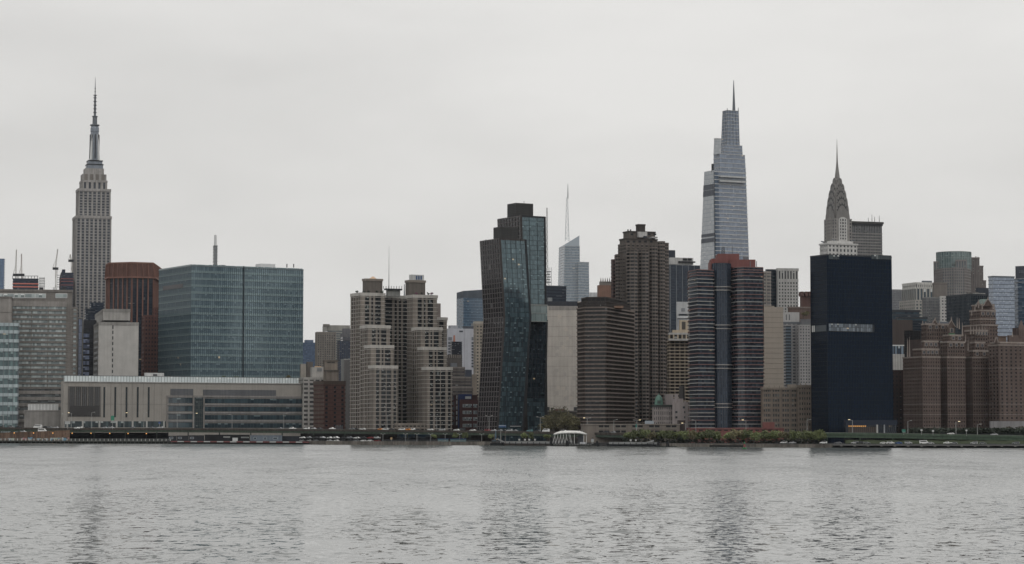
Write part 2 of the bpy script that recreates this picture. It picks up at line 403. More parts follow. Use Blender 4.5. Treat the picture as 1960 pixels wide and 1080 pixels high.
v = T.vol(159.5, 163, 199, 322, 333, 2856, py=330); v.body(STONE, "setback")
MASTC = wall(S(122, 130, 140), 0.45, 0.15, 0.2, 0.3, name="mast_cladding")
for i, (xl, xc, xr, yt, yb) in enumerate(((164, 167, 197.5, 314, 322), (166, 169, 196, 307, 314))):
    v = T.vol(xl, xc, xr, yt, yb, 2858, py=315); v.body(MASTC, "mast_base"); v.cap(DARKMETAL, 0.9, 0.5, "ledge")
D_ = 2872; pz = lambda y: Zp(y, D_)
bx = (Xp(181, D_, 280), D_)
def at_o(T, x, y): return (x - T.o.location.x, y - T.o.location.y)
ox, oy = at_o(T, *bx); m = D_ / F
MB().lathe([(9.2*m, pz(307)-GZ), (8.6*m, pz(285)-GZ), (7.8*m, pz(253)-GZ), (8.4*m, pz(252)-GZ), (8.2*m, pz(246)-GZ), (6.5*m, pz(240)-GZ)], 12, ox, oy).build("mooring_mast", MASTC, T.o)
for k in range(4):
    a = radians(17 + 45 + 90 * k)
    b0 = (ox + 9.5*m*cos(a), oy + 9.5*m*sin(a)); c_, s_ = cos(a), sin(a)
    MB().prism([(ox + r*c_ - w*s_, oy + r*s_ + w*c_) for r, w in ((5*m, -1.8*m), (12.2*m, -1.8*m), (12.2*m, 1.8*m), (5*m, 1.8*m))],
               [(ox + r*c_ - w*s_, oy + r*s_ + w*c_) for r, w in ((5*m, -1.4*m), (8.6*m, -1.4*m), (8.6*m, 1.4*m), (5*m, 1.4*m))], pz(307)-GZ, pz(258)-GZ).build("wing_buttress", WHITEM, T.o)
for k in range(8):
    a = radians(17 + 45 * k + 3); MB().bar((ox + 8.9*m*cos(a), oy + 8.9*m*sin(a), pz(304)-GZ), (ox + 8.3*m*cos(a), oy + 8.3*m*sin(a), pz(258)-GZ), 0.9).build("window_strip", DARKMETAL, T.o)
MB().lathe([(9.2*m, pz(241)-GZ), (9.2*m, pz(239)-GZ), (4.6*m, pz(238)-GZ), (4.4*m, pz(225)-GZ), (5.4*m, pz(224)-GZ), (5.4*m, pz(222.5)-GZ)], 12, ox, oy).build("observation_cap", METAL, T.o)
ant = MB().lathe([(2.4*m, pz(223)-GZ), (2.1*m, pz(205)-GZ), (1.7*m, pz(183)-GZ), (0.9*m, pz(181)-GZ), (0.7*m, pz(165)-GZ), (0.25*m, pz(148)-GZ)], 8, ox, oy).build("antenna", METAL, T.o)
for yy in (216, 209, 202, 195, 188, 183, 176, 170):
    r = 3.6 if yy > 182 else 1.6
    sub(MB().lathe([(r*m, pz(yy)-GZ), (r*m, pz(yy-0.9)-GZ)], 8, ox, oy).build("antenna_ring", DARKMETAL, T.o), ant)
# the tapered silver-blue glass tower
T = building("glass_supertall_tower", "tall tapered silver glass tower with stepped top and needle spire", "skyscraper", 1372, 2750, 27)
G_OV = glass(S(82, 96, 116), S(104, 120, 142), S(150, 160, 172), 0.5, 0.10, 0.035, 0.08, 1.9, S(90, 102, 120), 0.16, 0.0, name="silver_glass")
G_OVL = glass(S(138, 144, 150), S(152, 158, 163), S(168, 172, 175), 0.5, 0.10, 0.0, 0.1, 1.9, S(120, 128, 136), 0.0, 0.12, name="pale_glass")
OVB = wall(S(172, 174, 174), 0.5, 0.08, name="white_fins"); OVN = glass(S(58, 72, 92), S(78, 94, 112), S(110, 122, 136), name="dark_seam_glass")
def ov(bl, tl, yt, yb, d, fl, mat=G_OV, side=G_OVL):
    v = T.vol(bl[0], bl[1], bl[2], yt, yb, d, dep=None, top=(tl[0], tl[1], tl[2], d))
    v.core(mat, 3.6 * T.m, fl * T.m); return v
v0 = v = ov((1340, 1370.5, 1434.5), (1348.5, 1367.5, 1427.5), 328, 520, 2750, 8.1); v.bands(OVB, 8.1 * T.m, 1.5 * T.m, 0.35, True, "floor_band")
# paler side panel and dark seam between the side and the front
bq, tq = quad(1340, 1366.5, 1434, 2748, 27, 520), quad(1348, 1365.5, 1427, 2748, 27, 328)
vs = Vol(T, [bq[0], (bq[0][0]+2, bq[0][1]+4), (bq[3][0]+2, bq[3][1]+2), bq[3]], [tq[0], (tq[0][0]+2, tq[0][1]+4), (tq[3][0]+2, tq[3][1]+2), tq[3]], Zp(520, 2748), Zp(326, 2748))
vs.core(G_OVL, 5 * T.m, 8.1 * T.m, "side_panel")
for ya, yb_ in ((352, 362), (363, 374), (446, 452), (455, 463)):
    z = Zp(yb_, 2748); MB().prism(offset(vs.at(z - GZ), 0.3), offset(vs.at(Zp(ya, 2748) - GZ), 0.3), z - GZ, Zp(ya, 2748) - GZ).build("louvre_panel", wall(S(88, 92, 100), name="louvre"), T.o)
v = ov((1365.5, 1378, 1427.8), (1366, 1378, 1425.5), 294, 329, 2756, 8.6); v.bands(OVB, 8.6 * T.m, 1.0 * T.m, 0.3, True)
v0.piers(OVN, 10 * T.m, 1, .3, True, "seam_glass", only=[0], list_=[(0, .12)])
for k, yy in enumerate((345, 336)):
    MB().prism(*[offset(quad(1368, 1379, 1427.7, 2749, 27, yy), 0.4)] * 2, Zp(yy + 3, 2750) - GZ, Zp(yy, 2750) - GZ).build("terrace_slab", OVB, T.o)
for o_ in T.o.children:
    if o_.name.startswith("terrace_slab"): o_.location = (-T.o.location.x, -T.o.location.y, 0)
v = ov((1365.5, 1370, 1380), (1367, 1371, 1380), 265, 296, 2757, 7, G_OVL); v.cap(OVB, 0.8, 0.2)
v = ov((1374, 1385, 1421.5), (1376, 1386, 1420.5), 277, 296, 2768, 7, G_OV); v.bands(OVB, 7 * T.m, 0.8 * T.m, 0.25, True)
v = ov((1380.5, 1391, 1415.5), (1383.5, 1392, 1413.5), 211, 278, 2776, 6.8); v.bands(OVB, 6.8 * T.m, 0.8 * T.m, 0.25, True)
v.piers(METAL, 7 * T.m, 0.7 * T.m, 0.3, True, "mullion", ends=True)
for px_, yy in ((1392, 207), (1413, 206)): rod(T, px_, yy, 214, 2778, 0.6, 0.3, METAL, "roof_post")
rod(T, 1404.5, 154, 212, 2785, 2.0, 0.35, METAL, "spire", 8)
rod(T, 1364, 314, 330, 2752, 1.6, 1.6, DARKMETAL, "hoist")
# the art deco tower with the arched steel crown
T = building("arched_crown_skyscraper", "stone tower with tiered arched steel crown and needle spire behind black tower", "skyscraper", 1597, 2450, 24)
CROWN = wall(S(116, 113, 110), 0.42, 0.15, 0.3, 0.35, name="crown_steel"); CROWN_D = paint(S(50, 50, 52), 0.4, 0, "crown_window"); WBRICK = wall(S(178, 177, 174), name="white_brick"); GBRICK = wall(S(130, 126, 122), name="grey_brick")
G_CB = glass(S(46, 50, 56), S(66, 70, 76), S(120, 122, 120), name="tower_windows"); m = T.m
v = T.vol(1570, 1585, 1640, 465.5, 492, 2444, py=475); dress(v, G_CB, 8, 9, (WBRICK, 0.42), (WBRICK, 0.52, 0.3), (WBRICK, 1.5, 1.0))
v = T.vol(1583, 1594, 1633, 461, 466, 2448, py=465); v.body(WBRICK, "ledge")
v = T.vol(1578, 1597, 1630, 418, 463, 2455, py=440); dress(v, G_CB, 6.6, 6.2, (GBRICK, 0.4), (GBRICK, 0.55, 0.35))
qc = quad(1578, 1597, 1630, 2455, 24, 440); Dc = sum(p[1] for p in qc) / 4; xm = sum(p[0] for p in qc) / 4 - .3; A = radians(24); ca, sa = cos(A), sin(A); o = T.o.location
def loc(u, w): return (xm + u * ca - w * sa - o.x, Dc + u * sa + w * ca - o.y)
def barrel(hw, zb, zs, zt, L, along, name, mat, n=14):
    """arch of half width hw: springs at zs, crown at zt, extruded to +-L"""
    prof = [(-hw, zb)] + [(-hw * cos(pi * k / n), zs + (zt - zs) * sin(pi * k / n) ** 0.85) for k in range(n + 1)] + [(hw, zb)]
    v = []; f = []; N = len(prof)
    for sgn in (-1, 1):
        for u, z in prof:
            p = loc(u, sgn * L) if along else loc(sgn * L, u); v.append((p[0], p[1], z - GZ))
    f.append(tuple(range(N))); f.append(tuple(range(2 * N - 1, N - 1, -1)))
    f += [(i, i + N, (i + 1) % N + N, (i + 1) % N) for i in range(N)]
    return link(name, mesh(name, v, f, mat), T.o)
Z = lambda y: Zp(y, Dc)
tiers = [(15.2, 463, 424, 399, 18.3), (15.0, 424, 408, 386, 16.6), (13.8, 408, 394, 374, 15.0), (12.0, 394, 380, 362, 13.0), (9.6, 380, 365, 351, 10.4), (6.4, 365, 351, 341, 7.0)]
for k, (hw, yb, ys, yt, L) in enumerate(tiers):
    mat = CROWN
    for al in (True, False): arch = barrel(hw * m, Z(yb), Z(ys), Z(yt), (L + 0.02 * al) * m, al, "crown_arch", mat)
    # the block that carries the arches of this tier, and its triangular windows on both seen sides
    cor = 0.97 * hw * m
    MB().prism([loc(-cor, -cor), loc(cor, -cor), loc(cor, cor), loc(-cor, cor)], [loc(-cor*0.86, -cor*0.86), loc(cor*0.86, -cor*0.86), loc(cor*0.86, cor*0.86), loc(-cor*0.86, cor*0.86)], Z(yb) - GZ, Z(ys - (ys - yt) * 0.35) - GZ).build("crown_block", CROWN, T.o)
    nt = (0, 7, 7, 7, 5, 3)[k]
    tw = MB()
    for face in (0, 1):
        for i in range(nt):
            a = pi * (i + 0.5) / nt; ri, ro, hwid = 0.62, 0.90, 0.10
            pts = []
            for rr, da in ((ri, -hwid), (ri, hwid), (ro, 0.0)):
                u = -hw * m * rr * cos(a + da * 1.6 / max(rr, .1)); z = Z(ys) + (Z(yt) - Z(ys)) * rr * sin(max(0.02, min(pi - 0.02, a + da * 1.6 / max(rr, .1))))
                pts.append((u, z))
            vv = []
            for off in (0.12, -0.25):
                for u, z in pts:
                    p = loc(u, -(L * m + off)) if face == 0 else loc(-(L * m + off), u); vv.append((p[0], p[1], z - GZ))
            tw.add(vv, [(0, 1, 2), (5, 4, 3), (0, 3, 4, 1), (1, 4, 5, 2), (2, 5, 3, 0)])
    if tw.v: sub(tw.build("triangular_windows", CROWN_D, T.o, kind="stuff"), arch)
for face in (0, 1):      # white centre panel under the lowest arch, with rows of windows
    hw = 9.5 * m; zb, zt = Z(463), Z(424)
    L = 18.3 * m + 0.5; n = 10
    prof = [(-hw, zb)] + [(-hw * cos(pi * k / n), zt + 7 * m * sin(pi * k / n)) for k in range(n + 1)] + [(hw, zb)]
    vv = []; N = len(prof)
    for off in (0.0, -1.2):
        for u, z in prof:
            p = loc(u, -(L + off)) if face == 0 else loc(-(L + off), u); vv.append((p[0], p[1], z - GZ))
    link("arch_panel", mesh("arch_panel", vv, [tuple(range(N)), tuple(range(2*N-1, N-1, -1))] + [(i, i+N, (i+1) % N + N, (i+1) % N) for i in range(N)], WBRICK if face == 0 else GBRICK), T.o)
    wm = MB()
    for r in range(7):
        for cidx in (-1, -0.12, 0.12, 1):
            u = cidx * 5.6 * m; z = Z(460) + r * 6.0 * m; w2 = 0.9 * m if abs(cidx) == 1 else 0.75 * m; q = []
            if cidx in (-0.12, 0.12): u = cidx * 9 * m
            for off in (0.2, -0.2):
                for du, dz in ((-w2, 0), (w2, 0), (w2, 3.4 * m), (-w2, 3.4 * m)):
                    p = loc(u + du, -(L + off)) if face == 0 else loc(-(L + off), u + du); q.append((p[0], p[1], z + dz - GZ))
            wm.add(q, [(0,1,2,3), (7,6,5,4), (0,4,5,1), (1,5,6,2), (2,6,7,3), (3,7,4,0)])
    wm.build("panel_windows", CROWN_D, T.o, kind="stuff")
p0 = loc(0, 0)
MB().lathe([(6.9*m, Z(352)-GZ), (5.2*m, Z(341)-GZ), (3.9*m, Z(331)-GZ), (2.4*m, Z(319)-GZ), (1.6*m, Z(310)-GZ), (0.9*m, Z(290)-GZ), (0.25*m, Z(266)-GZ)], 8, p0[0], p0[1], A).build("spire", CROWN, T.o)
for sx, sy in ((-1, -1), (1, -1), (-1, 1)):
    q = loc(sx * 19 * m, sy * 19 * m); MB().bar((q[0], q[1], Z(463)-GZ), (q[0] + sx*3, q[1] + sy*3, Z(461)-GZ), 1.1, 6, 0.5).build("eagle_gargoyle", METAL, T.o)
# slab with antennas behind it
T = building("office_slab", "grey slab tower with dark crown and roof antennas right of arched crown", "skyscraper", 1632, 2600, 20)
v = T.vol(1612, 1631, 1688, 424, None, 2600, py=450); conc = wall(S(120, 118, 116), name="precast")
v.core(glass(S(52, 56, 62), S(72, 76, 82), S(110, 112, 112)), 3.6 * T.m, 5.6 * T.m); v.bands(conc, 5.6 * T.m, 2.3 * T.m, 0.4, True, z1=Zp(447, 2600)); v.piers(conc, 3.6 * T.m, 1.0 * T.m, 0.3, False, "mullion")
v.slab(DARKMETAL, Zp(431, 2600), 3.6, 0.9, "crown_band"); v.cap(wall(S(66, 64, 62)), 2.2, 1.6, "crown_ledge")
for px_, yy in ((1662, 417), (1669, 411), (1674, 415), (1683, 413)): rod(T, px_, yy, 425, 2615, 0.35, 0.2, DARKMETAL, "antenna")
# faceted glass tower with spire, and the lattice mast beside it
T = building("faceted_glass_tower", "pale faceted glass tower with slanted top and white lattice spire", "skyscraper", 1072, 3345, 24)
G_BA = glass(S(92, 108, 122), S(112, 128, 142), S(150, 162, 170), 0.5, 0.2, 0.02, 0.1, 1.8, S(140, 152, 162), 0.12, 0.0, name="icy_glass"); m = T.m; D_ = 3345
bandw = wall(S(146, 154, 160), 0.5, 0.1, name="pale_fins")
def pxy(px, y, d): return (Xp(px, d, y), d)
bt = [pxy(1074, 570, D_), pxy(1110, 570, D_), pxy(1110, 570, D_ + 50), pxy(1061, 570, D_ + 40)]; tp = [pxy(1081, 465, D_), pxy(1109, 465, D_), pxy(1109, 465, D_ + 50), pxy(1070, 465, D_ + 40)]
v = Vol(T, bt, tp, GZ, Zp(471, D_)); v.core(G_BA, 3.5 * m, 5.2 * m); v.bands(bandw, 5.2 * m, 1.3 * m, 0.4, False)
w_ = [(p[0] - T.o.location.x, p[1] - T.o.location.y) for p in tp]; z0_ = Zp(471.2, D_) - GZ
hts = [Zp(468, D_) - GZ, Zp(451, D_) - GZ, Zp(452, D_) - GZ, Zp(470, D_) - GZ]
link("slanted_screen", mesh("slanted_screen", [(*p, z0_) for p in w_] + [(*p, h_) for p, h_ in zip(w_, hts)], [(3,2,1,0), (4,5,6,7), (0,1,5,4), (1,2,6,5), (2,3,7,6), (3,0,4,7)], G_BA), T.o)
bt = [pxy(1107, 570, D_ - 6), pxy(1130, 570, D_ + 4), pxy(1128, 570, D_ + 40), pxy(1107, 570, D_ + 40)]; tp = [pxy(1107, 500, D_ - 6), pxy(1127, 500, D_ + 4), pxy(1125, 500, D_ + 40), pxy(1107, 500, D_ + 40)]
v = Vol(T, bt, tp, GZ, Zp(502, D_)); v.core(G_BA, 3.5 * m, 5.2 * m); v.bands(bandw, 5.2 * m, 1.3 * m, 0.4, False); v.cap(bandw, 2, 0.3)
def lattice(T, px, y0, y1, d, w0, w1, n, mat, name, rr=0.45):
    x = Xp(px, d, (y0+y1)/2) - T.o.location.x; y = d - T.o.location.y; z0, z1 = Zp(y1, d) - T.o.location.z, Zp(y0, d) - T.o.location.z; mb = MB()
    for sx, sy in ((1,1),(1,-1),(-1,1),(-1,-1)): mb.bar((x+sx*w0, y+sy*w0, z0), (x+sx*w1, y+sy*w1, z1), rr, 4, rr*0.7)
    for k in range(n):
        a, b = k / n, (k + 1) / n; wa, wb = w0+(w1-w0)*a, w0+(w1-w0)*b; za, zb = z0+(z1-z0)*a, z0+(z1-z0)*b; s = 1 if k % 2 else -1
        mb.bar((x-s*wa, y-wa, za), (x+s*wb, y-wb, zb), rr*0.7); mb.bar((x-wa, y-s*wa, za), (x-wb, y+s*wb, zb), rr*0.7); mb.bar((x-wb, y-wb, zb), (x+wb, y-wb, zb), rr*0.6)
    return mb.build(name, mat, T.o)
lattice(T, 1085.5, 378, 462, D_ + 22, 2.9, 0.9, 16, paint(S(170, 176, 178), 0.5, 0, "mast_white"), "lattice_spire", 0.5); rod(T, 1087, 352, 380, D_ + 22, 0.9, 0.3, METAL, "spire_tip")
T = building("broadcast_tower", "navy block with dark broadcast mast standing beside the bent glass tower", "office block", 1046, 2900, 24)
v = T.vol(1040, 1046, 1083.5, 547, None, 2900, py=560); dress(v, glass(S(26, 34, 46), S(36, 44, 58)), 4, 6, (wall(S(42, 50, 62)), 0.4), None, (wall(S(56, 62, 70)), 1.5, 0.4), False)
lattice(T, 1047, 398, 545, 2910, 1.3, 0.45, 26, DARKMETAL, "broadcast_mast", 0.38)
for k in range(5):
    yy = 520 + 5 * k; MB().box(Xp(1046, 2912, yy) - T.o.location.x, Xp(1055 - k % 2 * 2, 2912, yy) - T.o.location.x, 8, 12, Zp(yy + 1.2, 2912) - GZ, Zp(yy, 2912) - GZ).build("mast_platform", DARKMETAL, T.o)
rod(T, 1055, 512, 547, 2912, 0.4, 0.3, METAL, "mast_leg"); rod(T, 1051, 512, 547, 2913, 0.4, 0.3, METAL, "mast_leg")
# slim pencil tower behind the teal office block, thin far mast
T = building("pencil_tower", "very thin grey mast rising behind the teal glass office block", "mast", 412, 3000, 10)
v = T.vol(408, 409.3, 416, 470, None, 3000, py=480); v.core(glass(S(110, 114, 116), S(130, 134, 136)), 2 * T.m, 4 * T.m); v.bands(wall(S(120, 124, 126)), 6 * T.m, 2.2 * T.m, 0.3, True)
rod(T, 412.3, 450, 470, 3005, 2.0, 1.6, WHITEM, "mast_top", 8)
# ------------------------------------------------------------------ left group behind the shore
T = building("blue_glass_tower", "sliver of blue glass tower at the left edge of the skyline", "skyscraper", -20, 3000, 10)
dress(T.vol(-40, -30, 7.5, 495, None, 3000, py=520), glass(S(70, 98, 132), S(86, 114, 146), S(110, 132, 156), ior=1.7), 4, 5, (wall(S(92, 114, 140)), 0.25), None, None, False)
ORANGE = paint(S(205, 88, 62), 0.7, 0, "safety_net"); NAVY = wall(S(44, 52, 70), name="bare_floors")
def site(label, xl, xc, xr, yt, d, fl):
    T = building("construction_site_tower", label, "construction site", xc, d, 12)
    v = T.vol(xl, xc, xr, yt, None, d, py=540); v.core(glass(S(38, 46, 62), S(58, 66, 82), S(110, 110, 110), lit=0.02), 4 * T.m, fl * T.m)
    v.bands(NAVY, fl * T.m, 1.4 * T.m, 0.4, True); return T, v
T, v = site("unfinished tower wrapped in orange nets, cranes on top, left of tallest tower", 21.5, 25, 73, 533, 2700, 5.5)
for yy in (542, 548): v.slab(ORANGE, Zp(yy + 2, 2700), 1.3, 0.6, "safety_net")
mb = MB()
for k in range(9): px_ = 24 + 6 * k; x = Xp(px_, 2702, 530) - T.o.location.x; mb.bar((x, 2, Zp(534, 2702) - GZ), (x, 2, Zp(528, 2702) - GZ), 0.35)
mb.bar((Xp(24, 2702, 530) - T.o.location.x, 2, Zp(528.5, 2702) - GZ), (Xp(73, 2702, 530) - T.o.location.x, 2, Zp(528.5, 2702) - GZ), 0.4); mb.build("steel_frame", DARKMETAL, T.o)
mb = MB()
for k in range(5):
    for h_ in range(4):
        x = Xp(75.5 + 2.4 * k, 2705, 540) - T.o.location.x; mb.bar((x, 5, 0), (x, 5, Zp(531, 2705) - GZ), 0.3); z = Zp(533 + 5 * h_, 2705) - GZ; mb.bar((Xp(75, 2705, 540) - T.o.location.x, 5, z), (Xp(86, 2705, 540) - T.o.location.x, 5, z), 0.3)
mb.build("hoist_scaffold", METAL, T.o)
T, v = site("narrower unfinished dark tower against the tallest stone tower's left side", 114, 117, 140, 522, 2720, 5)
for yy in (533, 538, 545): v.slab(paint(S(140, 70, 66), 0.7, 0, "dull_net"), Zp(yy + 1.4, 2720), 0.9, 0.6, "safety_net")
v2 = T.vol(116, 119, 125, 516, 523, 2726, py=520); v2.body(NAVY, "core_wall")
mb = MB()
for h_ in range(6): z = Zp(527 + 4.5 * h_, 2722) - GZ; mb.bar((Xp(109, 2722, 540) - T.o.location.x, 2, z), (Xp(115, 2722, 540) - T.o.location.x, 2, z), 0.4)
mb.build("landing_stage", METAL, T.o)
def crane(label, px, ybase, ycab, jx, jy, d, mat):
    T = building("tower_crane", label, "crane", px, d, 0, group="tower cranes on the unfinished towers")
    lattice(T, px, ycab, ybase, d, 0.9, 0.9, 12, mat, "crane_mast", 0.28)
    x = Xp(px, d, ycab) - T.o.location.x; z = Zp(ycab, d) - GZ
    MB().box(x - 3.0, x + 3.4, -1.4, 1.4, z - 1.0, z + 1.8).build("cab", DARKMETAL, T.o)
    q = (Xp(jx, d, jy) - T.o.location.x, 0, Zp(jy, d) - GZ); mb = MB()
    for s in (-0.7, 0.7): mb.bar((x + s, 0, z + 1.5), (q[0] + s * 0.4, 0, q[2]), 0.32)
    for k in range(10):
        a, b = k / 10, (k + 1) / 10; s = 0.7 if k % 2 else -0.7
        mb.bar((x + (q[0]-x)*a - s, 0, z + 1.5 + (q[2]-z-1.5)*a), (x + (q[0]-x)*b + s, 0, z + 1.5 + (q[2]-z-1.5)*b), 0.2)
    mb.build("jib", mat, T.o)
    MB().bar((x - 3, 0, z + 1.2), (x - 1.5, 0, z + 7), 0.3).bar((x - 1.5, 0, z + 7), (x + (q[0]-x)*.6, 0, z + (q[2]-z)*.6), 0.12).build("back_stay", mat, T.o)
CR = paint(S(150, 146, 136), 0.6, 0, "crane_paint")
crane("leftmost tower crane, its jib upright above the netted tower", 30, 800, 527, 31.5, 478, 2712, CR); crane("second tower crane from left, brownish upright jib", 41, 800, 527, 41.2, 486, 2708, paint(S(140, 122, 110), 0.6, 0, "crane_paint"))
crane("lone tower crane with tilted jib between the two unfinished towers", 106, 800, 515, 110.5, 477, 2716, CR); crane("short tower crane half hidden by the tallest tower", 136, 800, 500, 134.5, 487, 2735, CR)
# hospital slab with ribbon windows
HC = wall(S(114, 108, 102), name="brown_concrete"); HC2 = wall(S(134, 128, 122), name="grey_concrete"); G_H = glass(S(104, 116, 118), S(164, 175, 175), S(206, 211, 209), 0.6, 0.34, name="hospital_windows", rough=0.3)
T = building("hospital_block", "broad brown concrete hospital block with ribbon windows at left edge", "building", -30, 1930, 11.5)
v = T.vol(-40, -30, 138, 554, None, 1930, py=650); v.body(HC, "wall"); v.cap(HC, 1.6, 0.4)
m = T.m; oX, oY, oZ = T.o.location
ca, sa = cos(radians(11.5)), sin(radians(11.5)); C0 = (Xp(-30, 1930, 650), 1930)
def onface(px, py, C=C0, c=ca, s=sa):
    k = K(px, py); t = (k * C[1] - C[0]) / (c - k * s); return t
def fpt(C, c, s, t, out): return (C[0] + t*c + out*s, C[1] + t*s - out*c)
def facebox(T, name, mat, px0, px1, y0, y1, o0, o1, C, c, s, pyr=650, kind=None):
    t0, t1 = onface(px0, pyr, C, c, s), onface(px1, pyr, C, c, s); q = [fpt(C, c, s, t0, o1), fpt(C, c, s, t1, o1), fpt(C, c, s, t1, o0), fpt(C, c, s, t0, o0)]
    o = T.o.location; q = [(x - o.x, y - o.y) for x, y in q]; ym = C[1] + s * (t0 + t1) / 2
    return MB().prism(q, q, Zp(y1, ym) - o.z, Zp(y0, ym) - o.z).build(name, mat, T.o)
def faceglass(T, name, mat, px0, px1, y0, y1, out, nu, nf, C, c, s, pyr=650):
    t0, t1 = onface(px0, pyr, C, c, s), onface(px1, pyr, C, c, s); o = T.o.location; ym = C[1] + s * (t0 + t1) / 2
    a, b = fpt(C, c, s, t0, out), fpt(C, c, s, t1, out); a2, b2 = fpt(C, c, s, t0, -0.5), fpt(C, c, s, t1, -0.5); z0, z1 = Zp(y1, ym) - o.z, Zp(y0, ym) - o.z; off = random.randrange(500)
    P = [(a[0]-o.x, a[1]-o.y), (b[0]-o.x, b[1]-o.y), (b2[0]-o.x, b2[1]-o.y), (a2[0]-o.x, a2[1]-o.y)]
    v = [(*p, z0) for p in P] + [(*p, z1) for p in P]; f = [(0,1,5,4), (1,2,6,5), (2,3,7,6), (3,0,4,7), (4,5,6,7), (3,2,1,0)]
    uv = [[(off, 0), (off+nu, 0), (off+nu, nf), (off, nf)]] + [[(0.5, 0.5)] * 4] * 5
    return link(name, mesh(name, v, f, mat, uv=uv), T.o)
faceglass(T, "window_field", G_H, 23, 126, 583, 741, 0.5, 26, 18, C0, ca, sa)
for k in range(19):
    yy = 583 + 8.75 * k; facebox(T, "spandrel_panel", HC2 if k == 0 else HC, 22, 127, yy - (6 if k == 0 else 0), yy + 4.0, 0, 1.0 + 0.004 * k, C0, ca, sa)
for px_ in (23, 127, 60, 92): facebox(T, "pier", HC, px_ - 1, px_ + 0.5, 579, 741, 0, 0.85, C0, ca, sa)
for x0_, x1_ in ((-2, 5), (7, 25), (27, 45), (47, 65.5), (67, 86), (106, 127)):
    fr = facebox(T, "window_surround", WHITEM, x0_ - 0.8, x1_ + 0.8, 562, 571, 0, 0.4, C0, ca, sa); sub(faceglass(T, "window", G_H, x0_, x1_, 563, 569.5, 0.6, 3, 1, C0, ca, sa), fr)
for r_, (y0_, y1_) in enumerate(((741, 748), (755, 760), (767, 772), (780, 786), (795, 802))):
    facebox(T, "terrace_band", HC2, 22, 128, y1_, y1_ + 6.2, 0, 0.9 + .01 * r_, C0, ca, sa); faceglass(T, "window_row", glass(S(52, 56, 58), S(84, 90, 92), S(150, 156, 156), 0.5, 0.2, lit=0.02), 33, 127, y0_, y1_, 0.3, 14, 1, C0, ca, sa)
v = T.vol(136, 138, 146.5, 588, None, 1945, py=700, dep=20); dress(v, G_H, 10, 8.7, (HC, 0.5), (HC, 0.3))
v = T.vol(-60, -40, 22, 568, None, 1905, py=600, dep=30); v.body(HC2, "stair_block"); v.cap(HC, 1.0, 0.3)
v.slab(HC, Zp(598, 1905), 0.5, 0.2, "joint_band")
for px_, w_ in ((74, 8), (100, 5), (118, 7)): facebox(T, "roof_plant", WHITEM if px_ == 100 else DARKMETAL, px_, px_ + w_, 549, 554, -14, -9, C0, ca, sa)
# pale glass building at the left edge
T = building("glass_clinic", "pale teal glass building with white floor stripes cut by the left edge", "building", -40, 1890, 12.5)
v = T.vol(-60, -40, 34.5, 618, None, 1890, py=710, dep=30); m = T.m
v.core(glass(S(52, 76, 80), S(92, 122, 124), S(150, 172, 172), 0.5, 0.25, 0.01, 0.15, 1.6, S(70, 92, 96), 0.10, 0), 5 * m, 17.3 * m)
v.bands(wall(S(158, 172, 176), 0.4, 0.1), 17.3 * m, 6.2 * m, 0.4, True, "spandrel_band"); v.piers(METAL, 9 * m, 0.7 * m, 0.6, True, "mullion")
# blank concrete annex
T = building("concrete_annex", "low blank concrete annex carrying a white plant box, left", "building", 48, 1880, 11)
v = T.vol(44, 46.5, 118, 786, None, 1880, py=800, dep=25); v.body(wall(S(130, 126, 121)), "wall"); v.cap(wall(S(138, 134, 129)), .5, .2)
v = T.vol(51, 54, 111, 774, 787, 1886, py=780, dep=14); v.body(wall(S(168, 170, 170), .6, .1), "plant_box"); v.piers(WHITEM, 6 * T.m, 1.2 * T.m, 0.2, True, "panel_rib")
# blue strip slab, dark building
T = building("narrow_blue_slab", "narrow grey slab with tall blue glass strip beside the hospital", "building", 149, 2000, 12)
v = T.vol(145.5, 147, 159, 609, None, 2000, py=660, dep=25); v.body(wall(S(98, 98, 98)), "wall"); C1 = (Xp(147, 2000, 660), 2000)
faceglass(T, "glass_strip", glass(S(74, 90, 122), S(100, 116, 148), S(120, 134, 160), .5, .2, 0, .1, 1.7, S(60, 74, 100), .06, .1), 150.2, 156.6, 611.5, 822, 0.4, 2, 16, C1, cos(radians(12)), sin(radians(12)), 660)
facebox(T, "edge_fin", wall(S(140, 138, 134)), 157.6, 159, 608, 822, 0, 1.2, C1, cos(radians(12)), sin(radians(12)), 660)
T = building("dark_lab_block", "charcoal block with lavender windows between blue slab and concrete tower", "building", 160, 2050, 10)
v = T.vol(157, 159, 184, 613, None, 2050, py=660, dep=30); v.body(wall(S(52, 54, 60)), "wall"); C1 = (Xp(159, 2050, 660), 2050); c1, s1 = cos(radians(10)), sin(radians(10))
for k in range(9): faceglass(T, "window", glass(S(66, 78, 104), S(118, 132, 164), S(140, 150, 176), .6, .3) if k else glass(S(22, 26, 34), S(26, 30, 38)), 159.5, 171, 628.5 + 10.5 * k, 635.5 + 10.5 * k, 0.25, 3, 1, C1, c1, s1, 660)
T = building("dark_glass_block", "dark stepped glass block at the foot of the tallest stone tower", "building", 165, 2300, 14)
dress(T.vol(162, 164, 182, 591, None, 2300, py=600, dep=30), glass(S(34, 42, 54), S(48, 58, 70)), 4, 5, (wall(S(46, 54, 66)), .35), None, None, False); dress(T.vol(172, 174, 198, 579, None, 2320, py=600, dep=30), glass(S(36, 46, 60), S(50, 60, 74)), 4, 5, (wall(S(50, 60, 74)), .4), None, None, False)
